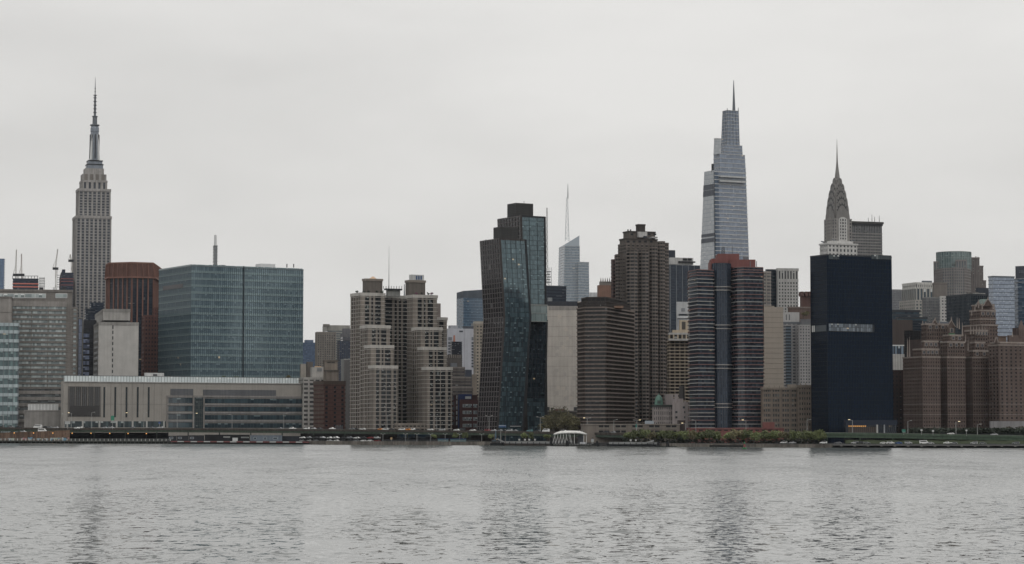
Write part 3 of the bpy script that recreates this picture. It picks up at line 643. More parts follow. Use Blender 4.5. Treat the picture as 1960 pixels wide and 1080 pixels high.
# pale concrete tower
T = building("concrete_tower", "pale blank concrete tower with one slit of windows and a penthouse", "building", 187, 1960, 14)
PC = wall(S(166, 163, 158), var=.12, streak=.12, name="pale_concrete"); v = T.vol(179, 188.5, 265, 617, None, 1960, py=660); v.body(PC, "wall"); v.cap(wall(S(138, 135, 130)), 2.6, 0.15)
C1 = (Xp(188.5, 1960, 660), 1960); c1, s1 = cos(radians(14)), sin(radians(14))
for k in range(11): facebox(T, "slit_window", paint(S(46, 48, 50), .3), 214.6, 216.8, 622.5 + 10.7 * k, (630 if k == 0 else 628.8) + 10.7 * k, -0.4, 0.12, C1, c1, s1, 660)
L1 = quad(179, 188.5, 265, 1960, 14, 660)[3]; side = MB()
for k in range(10):
    f0, f1 = 0.12, 0.8; a_ = (C1[0] + (L1[0]-C1[0])*f0, C1[1] + (L1[1]-C1[1])*f0); b_ = (C1[0] + (L1[0]-C1[0])*f1, C1[1] + (L1[1]-C1[1])*f1); z = Zp(634 + 10.5 * k, 1960)
    MB().prism([(p[0]-T.o.location.x - e, p[1]-T.o.location.y) for p, e in ((b_, .15), (a_, .15), (a_, -.4), (b_, -.4))], [(p[0]-T.o.location.x - e, p[1]-T.o.location.y) for p, e in ((b_, .15), (a_, .15), (a_, -.4), (b_, -.4))], z - GZ, z + 2.2 - GZ).build("side_window", paint(S(96, 104, 106), .3), T.o)
v = T.vol(182, 197.5, 249, 592, 613, 1972, py=600); v.body(wall(S(150, 147, 142)), "penthouse"); v.cap(wall(S(128, 125, 120)), 2.4, .2)
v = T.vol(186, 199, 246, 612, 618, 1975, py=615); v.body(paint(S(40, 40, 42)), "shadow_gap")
# red brick tower with flared crown
T = building("red_brick_tower", "tall rust-brown brick tower with flared crown and dark glass strips", "apartment tower", 250, 2150, 0)
RB = wall(S(126, 78, 60), name="rust_brick"); RB2 = wall(S(96, 58, 46), name="rust_brick_dark"); d = 2150; m = T.m
xs = [(203.5, 22), (209, 2), (252, -6), (293, 2), (297.5, 22)]
base = [(Xp(px, d + dy, 600), d + dy) for px, dy in xs]; base += [(base[-1][0] - 4, d + 90), (base[0][0] + 4, d + 90)]
v = Vol(T, base, base, GZ, Zp(530, d)); v.core(glass(S(30, 36, 46), S(46, 52, 62), S(120, 118, 110), .5, .03, .02), 5 * m, 5.6 * m)
v.bands(wall(S(40, 46, 56)), 5.6 * m, 1.2 * m, .15, False); v.piers(RB, 10.8 * m, 2.3 * m, .8, True)
tp = [(Xp(251 + (px - 251) * 0.985, d + dy, 510), d + dy) for px, dy in xs]; tp += [(tp[-1][0] - 4, d + 90), (tp[0][0] + 4, d + 90)]
v = Vol(T, offset(base, 1.2), offset(tp, 0.2), Zp(532, d), Zp(503, d)); v.body(RB2, "crown_wall"); v.piers(RB, 10.8 * m, 1.3 * m, .7, True, "crown_rib"); v.cap(RB, 1.2, .4)
v.slab(RB, Zp(533, d), 1.5, .9, "crown_band")
T = building("brick_stepped_wing", "lower dark red brick building squeezed beside the teal office block", "building", 276, 2080, 14)
RD = wall(S(94, 52, 44), name="red_brick"); dress(T.vol(272, 277, 300, 604, None, 2080, py=660, dep=30), glass(S(38, 34, 40), S(58, 52, 56), S(150, 150, 150), .5, .06), 5.5, 7.8, (RD, .5), (RD, .5), (RD, 1.2, .3)); dress(T.vol(293, 295, 304, 589, None, 2100, py=660, dep=20), glass(S(38, 34, 40), S(58, 52, 56)), 5.5, 7.8, (RD, .5), (RD, .55), (RD, 1.2, .3))
# teal glass office block
T = building("teal_glass_office", "big teal glass office block with dark vertical seam and roof screen", "office block", 366, 1960, 31)
TG = glass(S(78, 96, 106), S(98, 118, 128), S(112, 132, 140), .5, .08, .006, .1, 1.75, S(56, 76, 86), .14, .0, S(110, 130, 134), .30, name="teal_glass", tint=(.8, .97, 1))
TB = wall(S(112, 130, 134), .35, .08, name="teal_spandrel"); TM = paint(S(44, 62, 70), .4, .2, "teal_mullion")
v = T.vol(303.5, 365, 580, 508.5, None, 1960, py=620); m = T.m; v.core(TG, 4.1 * m, 13.2 * m)
v.bands(TB, 13.2 * m, .7 * m, .22, True, "spandrel_band"); v.piers(TM, 4.1 * m, .5 * m, .14, False, "mullion"); v.cap(METAL, .6, .2)
C1 = (Xp(365, 1960, 620), 1960); c1, s1 = cos(radians(31)), sin(radians(31))
facebox(T, "dark_seam", paint(S(34, 44, 52)), 464.6, 466.8, 513, 822, -1, .7, C1, c1, s1, 620)
faceglass(T, "roof_screen", glass(S(96, 122, 128), S(112, 138, 142), frame=S(60, 74, 80), fw=.18, fv=.1), 366, 579, 510.3, 513.5, .3, 52, 1, C1, c1, s1, 510)
facebox(T, "dark_seam", paint(S(22, 28, 34)), 465.5, 467, 509.5, 516, -1, .8, C1, c1, s1, 510)
L1 = quad(303.5, 365, 580, 1960, 31, 620)[3]
def sidebox(T, name, mat, C, L, f0, f1, y0, y1, out, n0=.0):
    dx, dy = L[0]-C[0], L[1]-C[1]; l_ = sqrt(dx*dx+dy*dy); nx, ny = -dy/l_, dx/l_
    if nx > 0: nx, ny = -nx, -ny
    o = T.o.location; a_ = (C[0]+dx*f0, C[1]+dy*f0); b_ = (C[0]+dx*f1, C[1]+dy*f1); q = [(b_[0]+nx*out, b_[1]+ny*out), (a_[0]+nx*out, a_[1]+ny*out), (a_[0]-nx*.4, a_[1]-ny*.4), (b_[0]-nx*.4, b_[1]-ny*.4)]
    q = [(x - o.x, y - o.y) for x, y in q]; return MB().prism(q, q, Zp(y1, C[1]) - o.z, Zp(y0, C[1]) - o.z).build(name, mat, T.o)
sidebox(T, "louvre_panel", paint(S(84, 82, 84), .6), C1, L1, .24, .86, 541, 549, .4)
MB().prism(*[[(p[0]-T.o.location.x, p[1]-T.o.location.y) for p in (L1, C1, (C1[0]+.3, C1[1]+.3), (L1[0]+.3, L1[1]+.3))]]*2, Zp(508.4, 1960) - GZ, Zp(506, 1960) - GZ).build("side_screen", glass(S(120, 136, 140), S(140, 154, 156)), T.o)
v = T.vol(489, 499, 527, 505, 513, 2010, py=508, dep=20); v.body(WHITEM, "roof_plant")
for px_ in (387, 399, 412, 426, 447): facebox(T, "cooling_unit", METAL, px_ - 5, px_ + 5, 504.5, 508, -30, -22, C1, c1, s1, 510)
for px_ in (551, 564): facebox(T, "roof_davit", DARKMETAL, px_, px_ + 1, 505, 512, -3, -2, C1, c1, s1, 510)
# low museum-like concrete block in front
T = building("low_concrete_block", "long low concrete block with milky white roof screen and slot windows", "building", 120, 1868, 27)
LC = wall(S(142, 136, 127), var=.1, streak=.12, name="fair_concrete"); LC2 = wall(S(126, 121, 116), name="grey_panel"); GP = wall(S(88, 90, 94), .6, .15, name="louvre_grey")
an = 27; c1, s1 = cos(radians(an)), sin(radians(an)); C1 = (Xp(121.5, 1868, 770), 1868)
q = quad(116.5, 121.5, 577, 1868, an, 770); v = Vol(T, q, q, GZ, Zp(729.5, 1868)); v.body(LC, "wall"); fb = lambda n_, mt, a_, b_, y0_, y1_, o0, o1: facebox(T, n_, mt, a_, b_, y0_, y1_, o0, o1, C1, c1, s1, 770)
fg = lambda n_, mt, a_, b_, y0_, y1_, ot, nu, nf: faceglass(T, n_, mt, a_, b_, y0_, y1_, ot, nu, nf, C1, c1, s1, 770)
SCR = glass(S(188, 198, 200), S(206, 214, 214), S(214, 220, 220), .5, .2, 0, .3, 1.5, S(140, 150, 152), .22, 0, name="milky_screen")  # plain milky white panes, no emission
fg("roof_screen", SCR, 122, 571, 721.5, 732.2, .35, 82, 1); fb("roof_rail", METAL, 122, 571, 720.8, 721.6, -.4, .5); fb("screen_sill", wall(S(150, 150, 146)), 121.6, 577, 732, 733.6, -1, .6)
fb("louvre_panel", paint(S(66, 64, 62), .6), 130, 193, 740, 797.5, -.4, .25)
for k in range(16): fb("louvre_blade", GP if k % 3 else LC2, 131 + 4 * k, 132 + 4 * k, 740.5, 797, 0, .5)
fb("dark_panel", paint(S(54, 52, 52), .6), 135, 191, 777, 796, 0, .62)
for px_ in (199.5, 220.5, 242, 263.5, 284.5): fb("slot_window", paint(S(26, 34, 38), .15), px_ - 1.7, px_ + 1.7, 741, 799, -.6, .15)
for px_ in (130, 171, 212, 232, 253, 274, 295, 310): fb("panel_joint", LC2, px_ - .25, px_ + .25, 732, 806, 0, .12)
fb("panel_joint", LC2, 121, 319, 773.4, 774, 0, .1)
fg("ground_floor_glazing", glass(S(34, 44, 48), S(60, 76, 80), S(150, 156, 156), .5, .15, .02), 124, 318, 806.5, 818, .2, 40, 1)
for px_ in (129, 158.5, 190.5, 223.5, 254, 281, 314): fb("ground_floor_pier", wall(S(160, 160, 156)), px_ - 1.6, px_ + 1.6, 806, 819, 0, .5)
fb("grey_louvre_field", GP, 326, 369.5, 744.5, 757.5, 0, .3); fb("grey_louvre_field", GP, 388.5, 528, 746.5, 760, 0, .3)
fb("ribbon_frame", LC2, 319, 577.5, 757.8, 822, -.5, .8)
for r_ in range(4):
    y0_ = 761.5 + 15.6 * r_; G_R = glass(S(34, 48, 56), S(56, 74, 82), S(110, 126, 130), .5, .12, .015, .1, 1.65, S(70, 84, 90), .07, 0)
    fg("ribbon_window", G_R, 322, 367.5, y0_ + 0.4, y0_ + 10.2, 1.0, 6, 1); fg("ribbon_window", G_R, 391, 577, y0_ + 2, y0_ + 10.8, 1.0, 30, 1)
    for a_, b_ in ((320, 368.5), (390, 577.8)): fb("ledge", wall(S(150, 148, 146), .6), a_, b_, y0_ + 12.4, y0_ + 13.6, 0, 1.5); fb("ledge", wall(S(128, 126, 126), .6), a_, b_, y0_ - 1.6, y0_ - 0.4, 0, 1.3)
fg("stair_glazing", glass(S(40, 50, 54), S(58, 68, 70), S(90, 100, 102), .5, .1, 0, .15, 1.5, S(74, 80, 80), .15, .08), 370.5, 388.5, 761, 822, 1.1, 5, 8)
for px_ in (369.6, 389.4): fb("stair_pier", LC2, px_ - 1.2, px_ + 1.2, 758, 822, 0, 1.7)
v = T.vol(276, 277.5, 314, 714, 722, 1925, py=718, dep=12); v.body(wall(S(186, 188, 188)), "roof_plant"); facebox(T, "plant_louvre", GP, 293, 301, 716, 720, 0, .2, (Xp(277.5, 1925, 718), 1925), c1, s1, 718)
# ------------------------------------------------------------------ between the teal block and the bent towers
T = building("blue_tower", "hazy blue glass tower seen right of the teal office block", "skyscraper", 575, 2900, 10)
dress(T.vol(560, 570, 607, 656, None, 2900, py=670), glass(S(58, 78, 106), S(80, 102, 130), S(140, 152, 166), .5, .1), 3, 4, (wall(S(76, 92, 114)), .3), None, None, False); v = T.vol(582, 584, 600, 651, 657, 2905, py=655, dep=12); v.body(wall(S(84, 100, 122)), "roof_plant")
T = building("tan_fluted_tower", "tan fluted apartment tower with higher rear wing, left of stepped apartments", "apartment tower", 608, 2500, 14)
TN = wall(S(122, 114, 104)); m = T.m
dress(T.vol(604, 607.5, 642, 636, None, 2500, py=660, dep=30), glass(S(60, 62, 66), S(84, 86, 88)), 4.3, 4.4, (TN, .35, .2), (TN, .5, .6), (TN, 1.5, .3)); dress(T.vol(618, 627, 669, 623, None, 2530, py=650), glass(S(88, 96, 100), S(110, 118, 120)), 4.3, 4.6, (wall(S(142, 140, 132)), .45), None, (wall(S(140, 138, 130)), 5, .4), False)
v = T.vol(618, 620, 631, 620.5, 625, 2522, py=623, dep=12); v.body(wall(S(110, 104, 96)), "water_tank_house")
T = building("grey_stepped_tower", "grey stepped tower with blue glass face left of stepped apartments", "office tower", 650, 2300, 14)
GS = wall(S(96, 96, 100)); dress(T.vol(646, 650, 674, 653, None, 2300, py=680, dep=30), glass(S(44, 56, 76), S(60, 74, 96)), 4, 4.6, (wall(S(58, 66, 82)), .3), (GS, .3), None, False); dress(T.vol(652, 656, 674, 640, None, 2310, py=680, dep=24), glass(S(70, 74, 82), S(84, 88, 94)), 4, 4.6, (GS, .45), None, (GS, 2, .3), False); v = T.vol(655, 658, 674, 629, 641, 2315, py=640, dep=20); v.body(GS, "penthouse")
T = building("grey_party_wall_block", "plain grey slab with blank party wall behind the red brick building", "building", 658, 1990, 16)
v = T.vol(652, 659, 673, 687, None, 1990, py=740, dep=24); v.body(wall(S(92, 90, 90), var=.1), "wall"); v.slab(wall(S(150, 150, 148)), Zp(689, 1990), .8, .2, "coping"); C1 = (Xp(659, 1990, 740), 1990); L1 = v.b[3]
sidebox(T, "pale_render", wall(S(140, 140, 138), var=.1), C1, (L1[0] + T.o.location.x, L1[1] + T.o.location.y), .05, .95, 688, 760, .15)
# white apartment building
WA = wall(S(158, 154, 148)); T = building("white_apartment_building", "white apartment building with roof house beside the red brick building", "apartment building", 578, 1960, 16)
G_A = glass(S(54, 54, 58), S(82, 80, 80), S(130, 128, 122), .5, .15); dress(T.vol(572, 580, 624, 723, None, 1960, py=760, dep=30), G_A, 10, 8.2, (WA, .5), (WA, .35), (WA, 1.2, .3))
v = T.vol(594, 597.5, 622.5, 703, 724, 1968, py=712, dep=18); v.body(WA, "roof_house"); v.slab(paint(S(190, 146, 92)), Zp(702.5, 1968), .7, -3, "copper_roof"); facebox(T, "vent_grille", paint(S(110, 112, 114)), 607, 616, 705, 711, 0, .25, (Xp(597.5, 1968, 712), 1968), cos(radians(16)), sin(radians(16)), 712)
v = T.vol(574, 576, 586, 697, 724, 1975, py=712, dep=14); v.body(wall(S(140, 132, 120)), "stair_house"); v = T.vol(586, 588, 599, 693, 724, 1990, py=712, dep=14); v.body(wall(S(92, 84, 78)), "tank_house")
T = building("tan_roof_block", "tan block with stepped roof houses rising behind the red brick building", "building", 622, 1930, 16)
TA = wall(S(128, 114, 98)); v = T.vol(619, 622, 646, 690, None, 1950, py=720, dep=16); v.body(TA, "upper_house"); v.cap(wall(S(104, 92, 80)), 1.2, .3); v = T.vol(621, 624, 648, 709, None, 1936, py=720, dep=16); v.body(wall(S(110, 98, 86)), "lower_house"); v.cap(wall(S(84, 76, 68)), 1, .3)
C1 = (Xp(622, 1950, 720), 1950)
for a_ in (626, 634): facebox(T, "vent", paint(S(60, 56, 52)), a_, a_ + 7, 693, 695, 0, .2, C1, cos(radians(16)), sin(radians(16)), 720)
T = building("red_brick_building", "red brick building with tan left side beside the elevated road", "apartment building", 620, 1860, 24)
RBK = wall(S(98, 58, 48), name="red_brick2"); TBK = wall(S(106, 86, 74), name="tan_brick"); v = T.vol(601, 620, 660, 730, None, 1860, py=780); m = T.m
v.core(glass(S(36, 36, 42), S(56, 58, 62), S(140, 142, 140), .5, .08), 3.8 * m, 8.1 * m)
v.piers(RBK, 9 * m, 5 * m, .32, True, "wall_panel", only=[0], list_=[(0, .05), (.18, .46), (.58, .82), (.94, 1)]); v.piers(TBK, 3.8 * m, 1.8 * m, .3, True, "pier", only=[3])
v.bands(RBK, 8.1 * m, 3.8 * m, .3, True, "brick_course"); v.cap(wall(S(84, 66, 56)), 2.6, .5); v.bands(wall(S(58, 44, 40)), 8.1 * m, .7 * m, .5, True, "string_course")
for k in range(5):
    px_ = 648 + 3 * k; MB().lathe([(.45, 0), (.45, 3.0 + (k % 2)), (.15, 4.4)], 8).build("vent_stack", METAL, T.o, (Xp(px_ - 5, 1850, 815) - T.o.location.x, -10, 7.8))
# big stepped apartment complex
T = building("stepped_apartment_complex", "big beige apartment complex of two wings with stepped terraces and balconies", "apartment complex", 700, 1760, 27)
BG = wall(S(126, 115, 103), name="beige_brick"); BGW = wall(S(172, 167, 159), .8, .12, name="white_slab_edge"); BGD = wall(S(92, 84, 77), name="beige_brick_recess"); m = T.m
G_B = glass(S(20, 24, 28), S(44, 50, 54), S(158, 168, 166), .5, .12, .006, name="apartment_windows")
def wing(xl, xc, xr, yt, d, pat, yb=None, side=True, dep=None):
    v = T.vol(xl, xc, xr, yt, yb, d, py=(yt + 20), dep=dep); fh = 7.9 * m
    v.core(G_B, 3.4 * m, fh); v.bands(BGW, fh, .75 * m, .5, True, "floor_slab"); v.bands(BG, fh, 1.7 * m, .12, True, "sill_band")
    v.piers(BG, 9 * m, 3, .3, True, "wall_panel", only=[0], list_=pat)
    if side: v.piers(BG, 9 * m, 3, .3, True, "wall_panel", only=[3], list_=[(0, .12), (.24, .36), (.46, .62), (.74, .84), (.94, 1)])
    v.piers(BG, 9 * m, 4 * m, .3, True, "wall_panel", only=[1])
    ac = MB(); a_, b_ = v.b[0], v.b[1]; L_ = sqrt((b_[0]-a_[0])**2 + (b_[1]-a_[1])**2); ux, uy = (b_[0]-a_[0])/L_, (b_[1]-a_[1])/L_
    for k in range(26):
        t_ = random.random() * (L_ - 2) + .6; z_ = v.z0 + (random.randrange(2, max(3, int((v.z1 - v.z0) / fh)))) * fh + .9; q_ = [(a_[0] + ux*t1 + uy*o1, a_[1] + uy*t1 - ux*o1) for t1, o1 in ((t_, .62), (t_ + .8, .62), (t_ + .8, 0), (t_, 0))]; ac.prism(q_, q_, z_, z_ + .5)
    ac.build("air_conditioners", wall(S(150, 150, 146), .6), T.o, kind="stuff")
    v.cap(BGW, 2.2, .6); return v
P1 = [(0, .18), (.36, .44), (.52, .60), (.84, 1)]; P2 = [(0, .22), (.40, .48), (.56, .62), (.88, 1)]; P3 = [(0, .10), (.24, .32), (.52, .55), (.74, .84), (.96, 1)]
wing(672, 690, 736, 561, 1800, P1); wing(690, 704, 746, 623, 1775, P1); wing(698, 710, 752.5, 661, 1765, P2); wing(707, 715, 760, 700, 1752, P3)
wing(724, 734, 792, 566, 1838, [(0, .04), (.28, .36), (.44, .50), (.58, .64), (.88, 1)], side=False, dep=30)
wing(780, 791, 836, 565, 1800, P1); wing(789, 806, 846, 627, 1775, P1); wing(801, 811, 854, 664.5, 1765, P2); wing(809, 818, 864.5, 703, 1752, P3)
wing(826, 834, 855, 608, 1815, [(0, .3), (.7, 1)], dep=20); v = T.vol(830, 835, 843.5, 581, 610, 1822, py=600, dep=20); v.body(wall(S(132, 118, 112)), "stair_tower")
for (xl, xc, xr, yt, yb) in ((694, 700, 732, 534, 562), (776, 783, 814, 537, 566)):
    v = T.vol(xl, xc, xr, yt, yb, 1815, py=550); v.body(BGD, "penthouse"); v.cap(BG, 1.6, .35)
v = T.vol(783, 787, 811.5, 526, 537, 1820, py=530); v.body(wall(S(176, 178, 178), .6, .15), "cooling_tower"); C1 = (Xp(787, 1820, 530), 1820)
for k in range(3): facebox(T, "blue_louvre", paint(S(60, 84, 120), .5), 796 + 4.4 * k, 798.6 + 4.4 * k, 528, 535.5, 0, .3, C1, cos(radians(27)), sin(radians(27)), 530)
MB().prism([(-3 + Xp(714, 1825, 532) - T.o.location.x, 62), (3 + Xp(714, 1825, 532) - T.o.location.x, 62), (3 + Xp(714, 1825, 532) - T.o.location.x, 68), (-3 + Xp(714, 1825, 532) - T.o.location.x, 68)], [(Xp(714, 1825, 532) - T.o.location.x, 65)] * 4, Zp(534, 1825) - GZ, Zp(529, 1825) - GZ).build("roof_cap", paint(S(186, 142, 92)), T.o)
v = T.vol(735, 739, 770, 552.5, 555, 1830, py=553, dep=14); v.body(DARKMETAL, "canopy_roof"); v = T.vol(739, 742, 766, 555, 567, 1832, py=560, dep=12); v.body(wall(S(130, 132, 128)), "canopy_wall")
for k in range(8): rod(T, 734 + 5 * k, 547.5, 553, 1832, .25, .2, DARKMETAL, "canopy_post")
rod(T, 744.5, 470, 553, 1834, .55, .12, WHITEM, "antenna"); rod(T, 774, 544, 566, 1834, .5, .3, METAL, "flue")
v = T.vol(756, 760, 820, 811, None, 1742, py=815, dep=14); dress(v, G_B, 8, 9, (BG, .45), (BG, .3), (BG, .8, .3))
# behind, right of it
T = building("blue_office_tower", "blue glass office tower with dark slanted top left of bent towers", "office tower", 886, 2500, 24)
BLG = glass(S(42, 66, 88), S(58, 86, 108), S(104, 128, 146), .5, .12, .004, .1, 1.75, S(52, 72, 92), .15, 0, S(78, 104, 124), .22, name="blue_glass"); v = T.vol(874, 887, 926, 570, None, 2500, py=600); v.core(BLG, 4 * T.m, 5.4 * T.m); v.bands(wall(S(70, 92, 112), .4), 5.4 * T.m, .8 * T.m, .2, False)
b_ = v.b; z_ = v.z1; zt = Zp(553.5, 2500) - GZ
link("slanted_crown", mesh("slanted_crown", [(*b_[0], z_ + .1), (*b_[1], z_ + .1), (*b_[2], z_ + .1), (*b_[3], z_ + .1), (*b_[0], zt - 2), (*b_[1], zt), (*b_[2], zt), (*b_[3], zt - 3)], [(3,2,1,0), (4,5,6,7), (0,1,5,4), (1,2,6,5), (2,3,7,6), (3,0,4,7)], wall(S(70, 78, 88), .6)), T.o)
T = building("white_office_block", "broad white office block with rows of small windows behind dark scaffold", "office block", 858, 2250, 16)
WO = wall(S(158, 160, 168), .8, .1, streak=.1); v = T.vol(852, 857, 912, 629, None, 2250, py=670, dep=30); v.body(WO, "wall"); C1 = (Xp(857, 2250, 670), 2250); c1, s1 = cos(radians(16)), sin(radians(16)); DW = paint(S(58, 62, 70), .3, 0, "dark_window")
for k in range(9): facebox(T, "window_row", DW, 902.5, 910, 655 + 5.6 * k, 658.6 + 5.6 * k, 0, .2, C1, c1, s1, 670); facebox(T, "window_row", DW, 858, 862.5, 655 + 5.6 * k, 658.6 + 5.6 * k, 0, .2, C1, c1, s1, 670)
for a_ in (858, 902.5): facebox(T, "large_window", paint(S(96, 100, 108), .3), a_, a_ + 7, 645.5, 651.5, 0, .22, C1, c1, s1, 670)
facebox(T, "joint", wall(S(130, 132, 140)), 888.4, 889, 630, 720, 0, .15, C1, c1, s1, 670); facebox(T, "roof_sign", DW, 879, 886, 633, 636, 0, .2, C1, c1, s1, 670)
v = T.vol(858, 862, 876, 623, 630, 2262, py=626, dep=14); v.body(wall(S(140, 142, 148)), "roof_plant"); v = T.vol(886, 891, 912, 624.5, 630, 2265, py=626, dep=14); v.body(wall(S(66, 70, 78)), "roof_plant"); v = T.vol(902, 906, 912, 619, 626, 2268, py=622, dep=10); v.body(METAL, "roof_tank")
T = building("scaffolded_tower", "small dark tower under netting with an orange hoist", "construction site", 864, 2150, 16)
v = T.vol(862, 864.5, 884, 654, None, 2150, py=670, dep=16); v.core(glass(S(30, 34, 44), S(40, 44, 54)), 3 * T.m, 3.6 * T.m); v.bands(wall(S(38, 42, 52)), 3.6 * T.m, 1.0 * T.m, .3, False); v = T.vol(853, 856, 884.5, 679, None, 2142, py=690, dep=16); v.body(wall(S(76, 70, 66)), "base_block"); v.piers(wall(S(126, 116, 106)), 4 * T.m, 1.3 * T.m, .3, True, z0=Zp(685, 2142)); rod(T, 869.5, 642, 655, 2155, 1.2, .9, paint(S(166, 92, 58)), "hoist_mast")
v = T.vol(861, 863, 875, 695, 704, 2138, py=700, dep=10); v.body(METAL, "roof_plant")
T = building("cream_balcony_tower", "cream tower with columns of small windows against the bent tower", "apartment tower", 911, 2050, 14)
CR_ = wall(S(150, 138, 120)); dress(T.vol(907, 911, 930, 616, None, 2050, py=700, dep=24), glass(S(64, 62, 62), S(92, 90, 86)), 6, 6.3, (CR_, .48), (CR_, .5), (wall(S(166, 156, 140)), 2, .6))
T = building("terraced_brown_block", "brown striped terraced block stepping down behind the red school building", "apartment block", 866, 1960, 16)
BS = wall(S(92, 84, 80)); G_T = glass(S(52, 52, 56), S(74, 74, 76)); 
for xr_, yt_, d_ in ((889, 703, 1970), (901, 722, 1962), (904.5, 741, 1956)): dress(T.vol(858, 862, xr_, yt_, None, d_, py=740, dep=20), G_T, 5, 6.2, (BS, .62), None, (wall(S(118, 110, 104)), .8, .4))
v = T.vol(888, 892, 903, 708, 745, 1985, py=720, dep=12); v.body(paint(S(52, 58, 72)), "roof_house"); v = T.vol(896, 898, 913, 717, None, 1990, py=740, dep=14); v.body(wall(S(128, 114, 98)), "rear_block")
T = building("red_school_building", "dark red brick building with blue panel and window strips", "building", 880, 1790, 8)
DR = wall(S(80, 42, 42), name="dark_red_brick"); v = T.vol(862, 864, 914, 757, None, 1800, py=790, dep=24); v.body(DR, "rear_wall"); v.cap(wall(S(70, 38, 38)), .6, .3)
v = T.vol(874, 880, 916, 765, None, 1786, py=790, dep=10); v.body(DR, "front_wall"); C1 = (Xp(880, 1786, 790), 1786); c1, s1 = cos(radians(8)), sin(radians(8))
for k in range(5):
    for a_, b2 in ((885.5, 903), (905.5, 913.5)): fr = facebox(T, "window_sill", wall(S(150, 150, 148)), a_, b2, 773.6 + 12.6 * k, 780.2 + 12.6 * k, 0, .2, C1, c1, s1, 790); sub(faceglass(T, "window_strip", glass(S(60, 68, 74), S(120, 130, 134), S(170, 178, 178), .5, .3, 0, .2, 1.5, S(160, 164, 164), .15, 0), a_, b2, 774.2 + 12.6 * k, 779.6 + 12.6 * k, .35, 9 if b2 < 904 else 4, 1, C1, c1, s1, 790), fr)
facebox(T, "blue_panel", paint(S(22, 42, 88), .5), 878, 904, 754.5, 765.5, -4, -3, C1, c1, s1, 790); facebox(T, "blue_strip", paint(S(24, 40, 80), .5), 876.5, 879, 755, 819, -.3, .1, C1, c1, s1, 790); facebox(T, "rooftop_unit", paint(S(160, 164, 166)), 891, 902, 759, 763.5, -2.5, -1.2, C1, c1, s1, 790)
for k in range(6): facebox(T, "glass_block", paint(S(150, 154, 158), .4), 873.6, 875.2, 757 + 10 * k, 764 + 10 * k, -2, .15, C1, c1, s1, 790); facebox(T, "window", DW, 866, 869, 760 + 9.6 * k, 765 + 9.6 * k, -15, .1, C1, c1, s1, 790)
# ------------------------------------------------------------------ bent copper towers joined by a bridge
COP = wall(S(56, 49, 48), .5, .2, .3, .2, name="dark_copper"); COPL = paint(S(92, 86, 86), .5, .1, "copper_trim"); BLK = paint(S(20, 24, 30), .4, 0, "black_edge")
G_C = glass(S(36, 50, 58), S(66, 86, 94), S(108, 130, 136), .6, .14, .006, .06, 1.9, S(26, 38, 46), .07, .06, name="teal_tower_glass", tint=(.75, .95, 1)); G_CS = glass(S(28, 26, 30), S(42, 40, 44), S(130, 130, 130), .4, .02, name="copper_side_glass"); G_CD = glass(S(18, 28, 36), S(32, 44, 52), S(60, 76, 82), .55, .10, .004, .08, 1.6, S(16, 24, 32), .08, .06, name="dark_tower_glass", tint=(.7, .9, 1))
def bent(T, secs, d, fh, wu, wus, gfront, dep_px=None, a=30):
    for (lo, hi) in zip(secs, secs[1:]):
        b, t = quad(lo[0], lo[1], lo[2], d, a, lo[3]), quad(hi[0], hi[1], hi[2], d, a, hi[3]); m = T.m
        v = Vol(T, b, t, GZ if lo is secs[0] else Zp(lo[3], d), Zp(hi[3], d)); v.core(gfront, wu * m, fh * m)
        L = v.b[3]; 
        dx, dy = v.b[3][0]-v.b[0][0], v.b[3][1]-v.b[0][1]; l_ = sqrt(dx*dx+dy*dy); nx, ny = -dy/l_, dx/l_
        if nx > 0: nx, ny = -nx, -ny
        f_ = lambda P, e: [(P[3][0]+nx*e, P[3][1]+ny*e), (P[0][0]+nx*e, P[0][1]+ny*e), (P[0][0]-nx*.2, P[0][1]-ny*.2+.3), (P[3][0]-nx*.2, P[3][1]-ny*.2)]
        sv = Vol(T, [(x + v.o.x, y + v.o.y) for x, y in f_(v.b, .35)], [(x + v.o.x, y + v.o.y) for x, y in f_(v.t, .35)], v.z0 + GZ, v.z1 + GZ - .3)
        sv.core(G_CS, wus * m, fh * m, "copper_side")
        n = max(1, round((sv.z1 - sv.z0) / (fh * m)))
        for k in range(n + 1):
            z = sv.z0 + (sv.z1 - sv.z0) * k / n - .25; MB().prism(offset(sv.at(z), .22), offset(sv.at(z + .5), .22), z, z + .5).build("copper_course", COPL, T.o)
        for k in range(9):
            t0, t1 = k / 8, max(0, k / 8 - .05); P, Q = sv.at(sv.z0), sv.at(sv.z1); e = .3
            g_ = lambda P, t: (P[0][0] + (P[1][0]-P[0][0]) * t + nx * e, P[0][1] + (P[1][1]-P[0][1]) * t + ny * e)
            p, q = g_(P, t0), g_(Q, t0); MB().bar((p[0], p[1], sv.z0), (q[0], q[1], sv.z1), .3).build("copper_fin", COPL, T.o)
        for i in (0, 1):
            p, q = v.b[i], v.t[i]; MB().bar((p[0], p[1], v.z0), (q[0], q[1], v.z1), 1.0).build("edge_fin", BLK if i else COP, T.o)
        v.bands(paint(S(30, 40, 48), .4, 0, "floor_line"), fh * m, .5 * m, .1, True, "floor_line"); v.piers(paint(S(28, 38, 46), .4, 0, "mullion_dark"), wu * 3 * m, .5 * m, .2, True, "mullion", only=[0])
    return v
T = building("bent_copper_tower", "nearer bent tower with dark copper left side and leaning glass front", "apartment tower", 955, 1725, 30)
v = bent(T, [(913, 951, 999, 822), (927, 965.5, 1015.5, 607), (920, 957, 1006, 457)], 1725, 9.4, 4.2, 6, G_C); v.cap(COP, 1.0, .3)
v = T.vol(944.5, 958, 992, 434, 458, 1738, py=445); v.body(wall(S(54, 54, 54), .6, .1), "penthouse"); 
